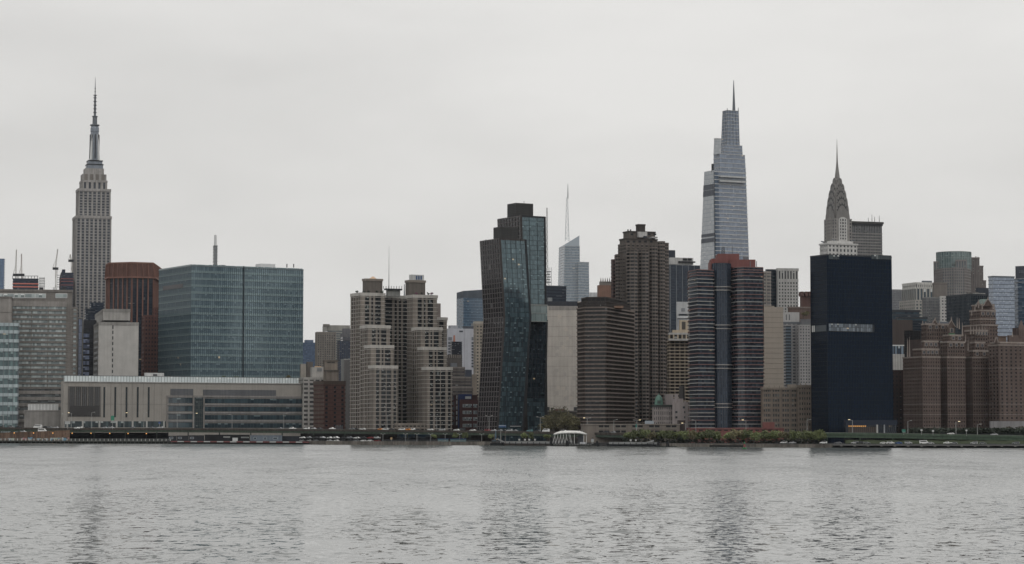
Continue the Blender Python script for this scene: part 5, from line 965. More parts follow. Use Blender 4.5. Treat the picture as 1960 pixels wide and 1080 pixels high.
v = T.vol(1616, 1619, 1716, 805, None, 1500, py=815, dep=20); v.core(glass(S(24, 32, 42), S(34, 44, 54), S(150, 120, 80), .5, .05, 0, .15, 1.5), 5 * T.m, 30 * T.m); v.piers(paint(S(20, 28, 40), .4), 4 * T.m, .9 * T.m, .3, True, "mullion"); v.cap(paint(S(16, 28, 46), .4), 3.2, .4)
C1 = (Xp(1619, 1500, 815), 1500); c1, s1 = cos(radians(10)), sin(radians(10)); facebox(T, "lit_ceiling", paint((1.0, .5, .16), .6, 0, "lobby_glow", .12), 1624, 1658, 814.5, 817, -.5, .12, C1, c1, s1, 815); facebox(T, "lobby_interior", wall(S(88, 74, 62)), 1624, 1676, 817.2, 828, -.5, .1, C1, c1, s1, 815); facebox(T, "white_column", wall(S(160, 160, 158)), 1677, 1680, 813, 829, 0, .6, C1, c1, s1, 815); facebox(T, "white_column", wall(S(130, 134, 138)), 1691, 1693, 813, 829, 0, .6, C1, c1, s1, 815)
# ------------------------------------------------------------------ far right
T = building("grey_far_slab", "plain grey slab right behind the black tower", "building", 1708, 2500, 14); dress(T.vol(1700, 1704, 1729, 554.5, None, 2500, py=580, dep=24), glass(S(90, 94, 100), S(108, 112, 116)), 3.6, 4.6, (wall(S(116, 118, 122)), .45), (wall(S(116, 118, 122)), .4), (wall(S(124, 126, 128)), 1.5, .4), False)
T = building("diamond_top_tower", "tower with white diamond lattice crown and tall arched windows", "office tower", 1740, 2350, 20)
DT = wall(S(150, 146, 138), .7, .1); v = T.vol(1722, 1752, 1792, 574, None, 2350, py=590); m = T.m; v.core(glass(S(60, 72, 80), S(84, 96, 102), S(150, 146, 120), .5, .1), 7.4 * m, 6.4 * m); v.bands(DT, 6.4 * m, 3 * m, .3, True); v.piers(DT, 7.4 * m, 3.2 * m, .5, True); v = T.vol(1727, 1754, 1792, 553, 575, 2362, py=560); v.core(glass(S(46, 62, 72), S(62, 80, 90)), 7.4 * m, 22 * m); v.piers(DT, 7.4 * m, 2.6 * m, .5, True, "buttress")
v = T.vol(1728, 1754, 1792, 541, 554, 2364, py=548); v.body(wall(S(104, 106, 106)), "crown_wall"); v.cap(wall(S(178, 176, 170)), 1.2, .6); C1 = (Xp(1754, 2364, 548), 2364); L1 = quad(1728, 1754, 1792, 2364, 20, 548)[3]; cc_, ss_ = cos(radians(20)), sin(radians(20)); t1_ = onface(1790, 548, C1, cc_, ss_); lenS = sqrt((L1[0]-C1[0])**2 + (L1[1]-C1[1])**2); z0_, z1_ = Zp(554, 2364) - GZ, Zp(541, 2364) - GZ; WD = wall(S(186, 184, 178), .6, .06)
for k in range(5):
    a_ = t1_ * k / 5; b2 = t1_ * (k + 1) / 5; mm = (a_ + b2) / 2
    for (p_, q_) in (((a_, z0_), (mm, z1_)), ((mm, z1_), (b2, z0_)), ((a_, z1_), (mm, z0_)), ((mm, z0_), (b2, z1_))):
        P0, P1_ = fpt(C1, cc_, ss_, p_[0], .5), fpt(C1, cc_, ss_, q_[0], .5); MB().bar((P0[0]-T.o.location.x, P0[1]-T.o.location.y, p_[1]), (P1_[0]-T.o.location.x, P1_[1]-T.o.location.y, q_[1]), .55).build("diamond_rib", WD, T.o)
for k in range(6):
    f_ = lambda f: (C1[0] + (L1[0]-C1[0]) * f - T.o.location.x - .5, C1[1] + (L1[1]-C1[1]) * f - T.o.location.y)
    for (p_, q_) in (((k/6, z0_), ((k+.5)/6, z1_)), (((k+.5)/6, z1_), ((k+1)/6, z0_)), ((k/6, z1_), ((k+.5)/6, z0_)), (((k+.5)/6, z0_), ((k+1)/6, z1_))): MB().bar((*f_(p_[0]), p_[1]), (*f_(q_[0]), q_[1]), .55).build("diamond_rib", WD, T.o)
v = T.vol(1764, 1768, 1784, 537.5, 542, 2380, py=540, dep=14); v.body(METAL, "roof_plant")
T = building("round_top_tower", "grey stone tower with a curved glass drum on top", "office tower", 1830, 2600, 20)
RT = wall(S(126, 120, 118), .8, .1); G_RT = glass(S(66, 78, 84), S(88, 100, 104), S(120, 128, 128), .5, .12, 0, .1, 1.6); m = T.m
pts = [P_(1790, 2640), P_(1806, 2606), P_(1828, 2596), P_(1848, 2600), P_(1860, 2620), P_(1860, 2670), P_(1790, 2670)]; v = Vol(T, pts, pts, GZ, Zp(513, 2600)); v.core(G_RT, 4.6 * m, 5.6 * m); v.bands(RT, 5.6 * m, 2.0 * m, .4, True); v.piers(RT, 4.6 * m, 1.7 * m, .5, True)
dr = ngon(1825.5, 2640, 33, 20, 0, 500); v = Vol(T, dr, dr, Zp(515, 2600), Zp(478.5, 2600)); v.core(glass(S(72, 92, 96), S(92, 112, 114), S(122, 138, 138), .5, .2, 0, .12, 1.6, S(110, 128, 128), .1, .06), 4 * m, 7 * m); v.bands(wall(S(132, 144, 142)), 12 * m, .7 * m, .3, True); v.piers(wall(S(140, 150, 148)), 5 * m, .5 * m, .3, True, "screen_post")
for (a_, b2, d_) in ((1790, 1803, 2634), (1832, 1852, 2598)):
    q = [P_(a_, d_ + (8 if a_ > 1800 else 0)), P_(b2, d_ + (0 if a_ < 1800 else 6)), P_(b2, d_ + 40), P_(a_, d_ + 40)]; v = Vol(T, q, q, Zp(514, 2600), Zp(497, 2600)); v.core(G_RT, 4.6 * m, 5.6 * m); v.piers(RT, 4.6 * m, 1.7 * m, .5, True); v.cap(RT, 1.4, .4)
T = building("ribbed_deco_tower", "ribbed brown art deco tower stepping down right of the round-topped tower", "office tower", 1862, 2650, 12)
RDW = wall(S(116, 106, 102)); 
for (a_, b2, y_, d_) in ((1855, 1875, 493, 2650), (1870, 1882, 509, 2655), (1878, 1887, 537, 2658)): dress(T.vol(a_ - 2, a_, b2, y_, None, d_, py=540, dep=24), glass(S(70, 70, 74), S(90, 90, 92)), 3.6, 5, None, (RDW, .6, .5), (RDW, 1.2, .4))
for a_, y_ in ((1858, 495), (1868, 492), (1872, 493)): rod(T, a_, y_ - 1.5, y_ + 3, 2649, .9, .5, RDW, "pinnacle", 4)
T = building("brown_rear_tower", "brown blank tower head above the grey and white slab block", "building", 1789, 2250, 14); v = T.vol(1785, 1788, 1812.5, 541, None, 2250, py=555, dep=20); v.body(wall(S(108, 100, 94)), "wall"); v.slab(wall(S(92, 85, 80)), Zp(545, 2250), .8, .2, "belt_course")
T = building("grey_white_slab_block", "grey office slab with white window end right of the black tower", "office block", 1776, 2150, 16); v = T.vol(1766, 1774, 1802, 569.5, None, 2150, py=600, dep=30); dress(v, glass(S(84, 88, 92), S(102, 106, 108)), 4, 5.6, (wall(S(110, 111, 113)), .4), (wall(S(110, 111, 113)), .3), (wall(S(140, 140, 138)), 1, .3)); v = T.vol(1800, 1801.5, 1813, 567.5, None, 2140, py=600, dep=20); WW = wall(S(180, 178, 174), .8, .08); dress(v, glass(S(72, 74, 78), S(100, 102, 104)), 5.6, 6, (WW, .5), (WW, .5), (WW, 1, .3))
T = building("dark_gridded_block", "wide dark glass block with fine pale grid behind brick gothic towers", "office block", 1815, 2050, 22); v = T.vol(1812, 1857, 1893, 563, None, 2050, py=590); m = T.m; v.core(glass(S(28, 36, 46), S(40, 48, 58), S(80, 88, 94), .5, .05), 4.4 * m, 6 * m); v.bands(wall(S(58, 66, 74)), 6 * m, .9 * m, .2, True); v.piers(wall(S(74, 82, 88)), 4.4 * m, .6 * m, .3, False, "mullion"); v.cap(wall(S(54, 60, 66)), 1.5, .3); v = T.vol(1862, 1866, 1886, 561, 564.5, 2070, py=562, dep=14); v.body(wall(S(150, 148, 142)), "pale_roof_screen"); v = T.vol(1850, 1853, 1873, 559, 564.5, 2085, py=562, dep=14); v.body(wall(S(100, 96, 92)), "roof_plant")
v = T.vol(1868, 1870, 1894, 551, 565, 2110, py=556, dep=14); v.body(wall(S(50, 56, 66)), "rear_block")
T = building("blue_reflecting_tower", "blue-grey reflective glass tower cut by the right edge", "office tower", 1905, 1800, 20)
G_BR2 = glass(S(96, 112, 134), S(120, 136, 156), S(150, 166, 182), .5, .3, .004, .06, 2.0, S(84, 98, 118), .1, .0, name="reflecting_glass"); v = T.vol(1892.5, 1901, 1942, 529, None, 1800, py=580); m = T.m; v.core(G_BR2, 2.6 * m, 7.6 * m); v.bands(paint(S(70, 82, 98), .4), 7.6 * m, .8 * m, .15, True, "floor_line"); v.cap(paint(S(76, 84, 92), .4), .8, .2)
q = [(Xp(1940, 1818, 580), 1818), (Xp(2000, 1800, 580), 1800), (Xp(2010, 1850, 580), 1850), (Xp(1942, 1850, 580), 1850)]; v = Vol(T, q, q, GZ, Zp(531, 1800)); v.core(glass(S(56, 74, 94), S(88, 104, 122), S(140, 152, 162), .5, .2, 0, .06, 2.0), 6 * m, 7.6 * m); v.bands(wall(S(128, 130, 136), .5), 7.6 * m, 1.6 * m, .3, True, z0=Zp(545, 1800)); v.bands(paint(S(96, 106, 118), .4), 7.6 * m, .9 * m, .2, True, "floor_line", z1=Zp(550, 1800))
T = building("dark_sign_block", "dark slab with pale rooftop numerals at right edge of skyline", "office tower", 1946, 2000, -14); q = [(Xp(1943.5, 2000, 520), 2000), (Xp(2020, 1985, 520), 1985), (Xp(2030, 2050, 520), 2050), (Xp(1948, 2050, 520), 2050)]; v = Vol(T, q, q, GZ, Zp(510, 2000)); v.body(wall(S(62, 66, 76), .6, .08), "wall")
cu = bpy.data.curves.new("sign_curve", 'FONT'); cu.body = "225"; cu.size = 6.2 * 2000 / F; cu.extrude = .15; cu.align_x = 'LEFT'
cu.materials.append(paint(S(150, 156, 164), .5)); tmp = bpy.data.objects.new("sign_tmp", cu); COL.objects.link(tmp); bpy.context.view_layer.update(); tm = bpy.data.meshes.new_from_object(tmp); bpy.data.objects.remove(tmp); tm.materials.clear(); tm.materials.append(paint(S(112, 118, 128), .5))
to = link("sign_numerals", tm, T.o, (Xp(1950, 1998, 521) - T.o.location.x, -2.2, Zp(522.5, 1998) - GZ)); to.rotation_euler = (pi / 2, 0, radians(-10))
T = building("teal_glass_block", "low teal glass block with dark flat roof right of black tower", "office block", 1712, 1960, 12); dress(T.vol(1706, 1709, 1760, 594, None, 1960, py=610, dep=24), glass(S(46, 60, 72), S(66, 84, 96)), 6, 9, (paint(S(50, 56, 64)), .4), None, (paint(S(44, 48, 54)), 1.6, .8)); dress(T.vol(1716, 1719, 1774, 607, None, 1950, py=620, dep=24), glass(S(54, 78, 90), S(80, 104, 112), S(140, 130, 110), .5, .1), 6, 9, (paint(S(56, 62, 68)), .4), None, (paint(S(44, 48, 54)), 1.2, .6))
T = building("brown_blank_block", "plain brown block between the black tower and brick gothic towers", "building", 1712, 1880, 10); v = T.vol(1706, 1708, 1747, 612, None, 1880, py=640, dep=20); v.body(wall(S(70, 58, 54), var=.1), "wall"); v = T.vol(1740, 1744, 1766, 613, None, 1890, py=640, dep=24); dress(v, glass(S(26, 34, 44), S(36, 46, 56)), 4, 5, (paint(S(34, 42, 52)), .4), None, None, False)
T = building("white_ribbed_block", "small white ribbed building with blue glass top beside the black tower", "building", 1708, 1800, 6); v = T.vol(1704, 1706, 1731, 678, None, 1800, py=690, dep=14); v.body(wall(S(158, 156, 152)), "wall"); v.piers(wall(S(176, 174, 170)), 5 * T.m, 2 * T.m, .4, True, "rib"); v = T.vol(1704, 1706, 1730, 661, 678.5, 1806, py=670, dep=12); dress(v, glass(S(52, 66, 84), S(124, 142, 158), S(160, 170, 180), .6, .3), 6, 17, None, (paint(S(30, 36, 44)), .3), (WHITEM, .6, .3))
T = building("dark_red_flats", "dark red brick flats between black tower and gothic brick towers", "apartment building", 1712, 1640, 8); DRB = wall(S(58, 40, 38)); dress(T.vol(1704, 1707, 1734, 709, None, 1640, py=770, dep=20), glass(S(32, 34, 38), S(46, 48, 50)), 7, 8.2, (DRB, .5), (DRB, .55), (DRB, .8, .3))  # dark red is the brick's own colour
# gothic brick apartment towers
BRK = wall(S(94, 75, 67), .85, .15, name="gothic_brick"); BRK_D = wall(S(66, 51, 47), name="gothic_brick_dark"); TRM = wall(S(136, 122, 112), .8, .12, name="stone_trim"); G_TU = glass(S(20, 22, 26), S(34, 36, 40), S(150, 154, 154), .5, .13, .003, name="gothic_windows")
def gothic(T, xl, xc, xr, yt, d, n, dep=None, sidepier=True):
    v = T.vol(xl, xc, xr, yt, None, d, py=740, dep=dep); m = T.m; v.core(G_TU, 5.6 * m, 7.2 * m); v.bands(BRK, 7.2 * m, 3.7 * m, .3, True, "brick_band"); v.piers(BRK, (5.6 if n == 0 else n) * m, (3.1 if n == 0 else 6.5) * m, .35, True, "brick_pier")
    v.cap(TRM, .7, .6, "stone_cornice")
    for yy in (705, 774, 794): v.slab(TRM, Zp(yy, d), .32, .5, "string_course")
    return v
def crown(T, xl, xc, xr, yt, yb, d, k=3, dep=None):
    v = T.vol(xl, xc, xr, yt, yb, d, py=(yt + yb) / 2, dep=dep); m = T.m; v.core(G_TU, 5.4 * m, 7.5 * m); v.bands(BRK, 7.5 * m, 3.4 * m, .3, True, "brick_band"); v.piers(BRK, 5.4 * m, 2.6 * m, .35, True, "brick_pier"); v.cap(TRM, .9, .5, "stone_cornice"); 
    C1 = (Xp(xc, d, (yt + yb) / 2), d); c1, s1 = cos(radians(T.a)), sin(radians(T.a))
    for i in range(k):
        px_ = xc + (xr - xc) * (i + .5) / k; fr = facebox(T, "stone_window_frame", TRM, px_ - 3.0, px_ + 3.0, yt + 3, min(yb - 2, yt + 10), 0, .55, C1, c1, s1, (yt + yb) / 2); sub(facebox(T, "crown_window", DW, px_ - 1.9, px_ + 1.9, yt + 4, min(yb - 3, yt + 9), 0, .7, C1, c1, s1, (yt + yb) / 2), fr)
    return v
def pinnacles(T, lst, d):
    for px_, y0_, y1_ in lst: rod(T, px_, y0_, y1_, d, .6, .15, TRM, "pinnacle", 4)
def gable(T, px0, px1, yb, yt, d, mat=None, th=4.0):
    a_, b2 = Xp(px0, d, yb) - T.o.location.x, Xp(px1, d, yb) - T.o.location.x; z0_, z1_ = Zp(yb, d) - GZ, Zp(yt, d) - GZ; y0_ = d - T.o.location.y
    MB().add([(a_, y0_, z0_), (b2, y0_, z0_), ((a_+b2)/2, y0_, z1_), (a_, y0_ + th, z0_), (b2, y0_ + th, z0_), ((a_+b2)/2, y0_ + th, z1_)], [(0,1,2), (5,4,3), (0,2,5,3), (1,4,5,2), (0,3,4,1)]).build("gable", mat or BRK, T.o)
    for p_, q_ in (((a_, z0_), ((a_+b2)/2, z1_)), ((b2, z0_), ((a_+b2)/2, z1_))): MB().bar((p_[0], y0_ - .2, p_[1]), (q_[0], y0_ - .2, q_[1]), .35).build("gable_coping", TRM, T.o)
T = building("gothic_brick_apartments", "brown brick gothic apartment house with three tall bays and ornate stone crown", "apartment house", 1766, 1600, 22)
gothic(T, 1730, 1766, 1799, 683, 1600, 0); gothic(T, 1800, 1813.5, 1847, 683.5, 1615, 0); gothic(T, 1848, 1862, 1895, 684, 1628, 0)
v = T.vol(1735, 1770, 1875, 684, None, 1640, py=740, dep=40); v.core(G_TU, 5 * T.m, 7.2 * T.m); v.bands(BRK_D, 7.2 * T.m, 4.4 * T.m, .3, True, "brick_band"); v.piers(BRK_D, 7 * T.m, 4 * T.m, .35, True, "brick_pier")
crown(T, 1749, 1764, 1796, 668, 684, 1612, 4, 14); crown(T, 1766, 1768, 1795, 653, 669, 1616, 3, 12); crown(T, 1801, 1814, 1846, 654, 684, 1622, 3); crown(T, 1806, 1818, 1842, 641, 655, 1630, 2); crown(T, 1856, 1863, 1890, 671, 684.5, 1634, 2); crown(T, 1858, 1866, 1884, 655, 672, 1640, 2)
v = T.vol(1736, 1760, 1800, 650, 684, 1660, py=665, dep=20); v.body(BRK_D, "roof_house"); v = T.vol(1733, 1741, 1769, 633, 684, 1690, py=650, dep=16); v.body(wall(S(52, 48, 50)), "scaffolded_roof"); v.piers(DARKMETAL, 5 * T.m, .7 * T.m, .8, True, "scaffold_pole"); v.bands(DARKMETAL, 5 * T.m, .6 * T.m, .7, True, "scaffold_deck")
crown(T, 1765, 1774, 1822, 620, 652, 1660, 4, 14); v = T.vol(1793, 1796, 1816, 616, 622, 1668, py=619, dep=8); v.body(paint(S(84, 90, 98), .5), "slate_roof"); gable(T, 1784, 1795, 621, 611, 1662); gable(T, 1813, 1829, 626, 613, 1658); v = T.vol(1812, 1815, 1828, 624, 652, 1657, py=640, dep=8); v.body(BRK, "gable_bay"); C1 = (Xp(1815, 1657, 635), 1657); facebox(T, "stone_window_frame", TRM, 1818, 1825, 628, 637, 0, .5, C1, 1, 0, 635); facebox(T, "crown_window", DW, 1819.5, 1823.5, 629, 636, 0, .7, C1, 1, 0, 635)
MB().box(Xp(1815, 1655, 640) - T.o.location.x, Xp(1826, 1655, 640) - T.o.location.x, 52, 54, Zp(641.5, 1655) - GZ, Zp(639, 1655) - GZ).build("green_awning", paint(S(58, 122, 86)), T.o)
pinnacles(T, [(1766, 614, 622), (1772, 616, 622), (1790, 607, 614), (1798, 612, 620), (1821, 606, 614), (1832, 608, 628), (1836, 609, 630), (1842, 618, 642), (1848, 640, 655), (1737, 648, 684), (1741, 645, 684), (1853, 650, 672)], 1655)
for k in range(9): C1 = (Xp(1766, 1600, 820), 1600); c1, s1 = cos(radians(22)), sin(radians(22)); dw_ = facebox(T, "arched_doorway", paint(S(34, 32, 34)), 1768 + 3.5 * k, 1770 + 3.5 * k, 818.5, 823, 0, .5, C1, c1, s1, 820); sub(facebox(T, "doorway_surround", TRM, 1767.4 + 3.5 * k, 1770.6 + 3.5 * k, 817.4, 818.4, 0, .7, C1, c1, s1, 820), dw_)
T = building("gothic_brick_tower", "gothic brick tower with steep green gabled roof behind the brick apartments", "apartment tower", 1864, 1740, 22)
gothic(T, 1846, 1880, 1910, 622, 1740, 0); crown(T, 1848, 1866, 1890, 632, 660, 1715, 4, 16); v = crown(T, 1857, 1876, 1905, 594, 623, 1752, 3); v.slab(TRM, Zp(612, 1752), .8, .6, "string_course"); v = T.vol(1860, 1878, 1903, 583, 596, 1756, py=590); v.body(BRK, "attic"); v.cap(TRM, .8, .4, "stone_cornice")
b4 = quad(1864, 1880, 1901, 1760, 22, 580); cx_, cy2 = sum(p[0] for p in b4) / 4, sum(p[1] for p in b4) / 4; v = Vol(T, b4, [((p[0]-cx_)*.35 + cx_, (p[1]-cy2)*.35 + cy2) for p in b4], Zp(584, 1760), Zp(572, 1760)); v.body(wall(S(84, 102, 98), .6, .15), "green_roof"); gable(T, 1882, 1900, 586, 572, 1754); gable(T, 1868, 1878, 588, 577, 1758)
pinnacles(T, [(1873, 573, 590), (1880, 577, 592), (1891, 568, 574), (1901, 580, 592), (1860, 594, 604), (1866, 585, 596), (1904, 586, 598)], 1750); pinnacles(T, [(1858 + 5.5 * k, 622 + (k % 2) * 3, 640) for k in range(6)], 1712)
T = building("right_brick_apartments", "brown brick apartment house cut by the right edge with pointed turret", "apartment house", 1912, 1610, 20)
v = gothic(T, 1894, 1913, 1985, 660, 1610, 11, 40); crown(T, 1897, 1914, 1985, 655, 661, 1616, 1, 30); v = T.vol(1928, 1931, 1950, 642, 660, 1640, py=650, dep=12); v.body(BRK, "roof_house"); v = T.vol(1910, 1912, 1926, 644, 660, 1650, py=650, dep=12); v.body(wall(S(112, 88, 70)), "tan_roof_house"); v.cap(BRK, .6, .3); gable(T, 1903, 1911, 656, 645, 1618); pinnacles(T, [(1907, 645, 650), (1938, 635, 645)], 1620)
x_, z0_ = Xp(1955, 1650, 640) - T.o.location.x, Zp(650, 1650) - GZ; MB().lathe([(2.8, z0_), (2.8, z0_ + 7), (.2, z0_ + 14)], 8, x_, 40).build("turret", BRK, T.o)
for a_, r0 in ((1944, 1.6), (1948, 1.4), (1941, 1.2)): rod(T, a_, 628, 655, 1650, r0, r0, BRK_D, "chimney", 6)
v = T.vol(1940, 1942, 1980, 648, 660, 1645, py=652, dep=14); v.body(BRK, "upper_storey")
T = building("grey_terrace_wall", "pale grey concrete wall below the right brick apartments", "wall", 1897, 1560, 2); v = T.vol(1894, 1895.5, 1990, 806.5, None, 1560, py=815, dep=8); v.body(wall(S(126, 124, 126), var=.08), "wall"); v.piers(wall(S(112, 111, 114)), 18 * T.m, .5 * T.m, .08, True, "joint")
# ------------------------------------------------------------------ shoreline
def SP(px, off, z, py=842):
    Y = shore(px) + off; return (K(px, py) * Y, Y, z)
def mpx(px, off=0): return (shore(px) + off) / F
def strip(name, px0, px1, o0, o1, z0, z1, mat, parent, z0b=None, z1b=None):
    """box following the shore between two columns of the picture, from depth offset o0 to o1"""
    z0b = z0 if z0b is None else z0b; z1b = z1 if z1b is None else z1b
    a, b, c, d = SP(px0, o0, 0), SP(px1, o0, 0), SP(px1, o1, 0), SP(px0, o1, 0); o = parent.location if parent else (0, 0, 0)
    v = [(p[0]-o[0], p[1]-o[1], z-o[2]) for p, z in ((a, z0), (b, z0b), (c, z0b), (d, z0), (a, z1), (b, z1b), (c, z1b), (d, z1))]
    return link(name, mesh(name, v, [(3,2,1,0),(4,5,6,7),(0,1,5,4),(1,2,6,5),(2,3,7,6),(3,0,4,7)], mat), parent)
def root(name, label, cat, px, off=0, z=GZ, kind=None, group=None):
    o = link(name, None, None, SP(px, off, z)); return tag(o, label, cat, group, kind)
SW = [wall(S(*c), .9, .3, .5, streak=.5, name="seawall_stone") for c in ((112, 104, 94), (104, 97, 88), (120, 112, 100), (94, 88, 80))]
r = root("seawall", "stained stone seawall along the middle of the far shore", "seawall", 592, 0, 0, "structure")
for k in range(22): a = 592 + 16 * k; strip("stone_block", a, min(a + 15.7, 942), .4 + .2 * random.random(), 4, -2, GZ + .3 + .12 * random.random(), random.choice(SW), r)
strip("wet_foot", 592, 942, .2, 4, -2, .5, wall(S(44, 44, 40), .6), r)
r = root("tree_side_seawall", "low pale seawall below the row of green trees", "seawall", 1250, 0, 0, "structure")
for k in range(21): a = 1250 + 16.4 * k; strip("stone_block", a, min(a + 16.1, 1594), .4 + .2 * random.random(), 4, -2, GZ - .2 + .12 * random.random(), random.choice(SW), r)
strip("wet_foot", 1250, 1594, .2, 4, -2, .5, wall(S(40, 42, 38), .6), r); strip("dark_landing", 1358, 1422, -2, .3, -1, 1.3, wall(S(36, 36, 36)), r)
# left promenade on piles
r = root("promenade_deck", "left riverside promenade on dark piles with white railing posts", "promenade", 0, -6, 0, "structure")
DKW = wall(S(34, 38, 34), .8, name="dark_timber"); GRN = wall(S(70, 76, 68), .8, name="mossy_concrete")
for k in range(13): strip("deck_panel", -20 + 26 * k, 5.8 + 26 * k, -6, 3.4, GZ - .9, GZ - .1 + .03 * (k % 2), GRN, r)
strip("under_deck_shade", -20, 330, -1, 2, -2, GZ - .9, DKW, r)  # dark strip painted for the shade under the deck
for k in range(43):
    px = -6 + 7.9 * k; x, y, z = SP(px, -5.6, 0); o = r.location
    MB().box(x - .28 - o.x, x + .28 - o.x, y - .2 - o.y, y + .2 - o.y, GZ - .1, GZ + 1.5).build("railing_post", paint(S(176, 178, 174), .6), r); MB().box(x + 1.0 - o.x, x + 1.5 - o.x, y - .1 - o.y, y + .4 - o.y, -2, GZ - .9).build("pile", GRN, r)
for zz in (.5, 1.0, 1.35): strip("rail", -20, 330, -5.5, -5.35, GZ + zz, GZ + zz + .14, paint(S(120, 124, 122), .5), r)
# barge fender with red and white blocks
r = root("striped_fender_quay", "quay edge with red and white striped fender blocks", "quay", 325, -5, 0, "structure"); strip("quay_wall", 325, 592, -3.5, 3.4, -2, GZ - .4, DKW, r)
for k in range(21):
    a = 327 + 12.6 * k; strip("red_block" if k % 2 == 0 else "white_block", a, a + 12.3, -5, -3.7, GZ - .9, GZ - .15, paint(S(126, 52, 52) if k % 2 == 0 else S(168, 170, 168), .7), r); x, y, z = SP(a + 6, -4.6, 0); MB().box(x - .3 - r.location.x, x + .3 - r.location.x, -.2, .2, -2, GZ - .95).build("pile", wall(S(84, 82, 70)), r)
# right esplanade
r = root("esplanade_deck", "right concrete esplanade deck on pile caps above dark water", "promenade", 1594, -4, 0, "structure"); EC = wall(S(98, 98, 96), .85, .15, .4, name="esplanade_concrete")
for k in range(16): strip("deck_panel", 1594 + 25.6 * k, 1594 + 25.6 * (k + 1) - .3, -6, 3.4, GZ - .9, GZ - .25, EC, r); strip("pile_cap", 1608 + 25.6 * k, 1612.5 + 25.6 * k, -6.3, -2, .9, GZ - .9, wall(S(116, 114, 110)), r); strip("pile", 1609.3 + 25.6 * k, 1611 + 25.6 * k, -5.8, -4.5, -2, .9, DKW, r)
strip("dark_bulkhead", 1594, 2010, -.5, 2, -2, GZ - .9, wall(S(26, 28, 30)), r)
for k in range(42): x, y, z = SP(1598 + 9.6 * k, -5.5, 0); MB().box(x - .06 - r.location.x, x + .06 - r.location.x, y - .06 - r.location.y, y + .06 - r.location.y, GZ - .3, GZ + .9).build("railing_post", DARKMETAL, r)
for zz in (.35, .8): strip("rail", 1596, 2005, -5.53, -5.45, GZ + zz, GZ + zz + .07, DARKMETAL, r)
# ------------------------------------------------------------------ elevated highway
PT_L = [(-60, 817.5), (0, 818), (133, 819.5), (320, 819.5), (640, 821.5), (970, 825), (1150, 828), (1260, 830), (1345, 832)]; PT_R = [(1520, 827), (1700, 829), (1960, 833.5), (2030, 834.5)]
PAR = wall(S(74, 66, 58), .85, .25, .5, streak=.45, name="rusty_parapet"); GIR = wall(S(62, 76, 64), .6, .2, .5, streak=.35, name="green_girder"); GIR2 = wall(S(70, 90, 72), .6, .15, .5, streak=.2, name="fresh_green_girder"); COLM = wall(S(52, 54, 52), .8, name="pier_concrete"); ROAD = wall((.06, .06, .062), .9, name="road_surface")
def deckz(px, right=False): tab = PT_R if right else PT_L; return Zp(interp(tab, px), shore(px) + 24)
def viaduct(name, label, nodes, right):
    r = root(name, label, "highway", nodes[0], 24, GZ); par, gir = (GIR2, GIR2) if right else (PAR, GIR)
    for i, (a, b) in enumerate(zip(nodes, nodes[1:])):
        za, zb = deckz(a, right), deckz(b, right)
        strip("deck_panel", a, b, 24.5, 42, za - 1.6, za - .45, ROAD, r, zb - 1.6, zb - .45)
        strip("parapet_panel", a + .15, b - .15, 24, 24.45, za - 1.5, za, par, r, zb - 1.5, zb); strip("rear_parapet", a, b, 42, 42.4, za - 1.5, za - .2, PAR, r, zb - 1.5, zb - .2)
        if right: strip("edge_beam", a, b, 23.8, 23.98, za - .35, za + .05, wall(S(94, 104, 92)), r, zb - .35, zb + .05)
        strip("girder", a + .2, b - .2, 24.6, 25.3, za - 3.3, za - 1.65, gir, r, zb - 3.3, zb - 1.65); strip("rear_girder", a, b, 40, 40.6, za - 3.3, za - 1.65, DARKMETAL, r, zb - 3.3, zb - 1.65)
        if i % 2 == 0 or right and False:
            for of in (27, 38): w_ = 1.6 if right else 1.1; strip("column", a - w_, a + w_, of, of + 1.2, GZ, za - 3.3, (wall(S(64, 84, 68)) if right and of < 30 else COLM), r)
            strip("cross_beam", a - 1.2, a + 1.2, 25.5, 40, za - 4.6, za - 3.2, GIR if not right else GIR2, r)
        if right: strip("stiffener", (a + b) / 2 - .5, (a + b) / 2 + .5, 24.3, 24.6, za - 3.3, za - 1.6, GIR, r)
    return r
viaduct("elevated_highway", "long rusty elevated highway running along the far shore", list(range(-60, 1350, 30)), False)
viaduct("green_elevated_highway", "green steel elevated highway at the right of the shore", [1520 + 31.5 * k for k in range(17)], True)
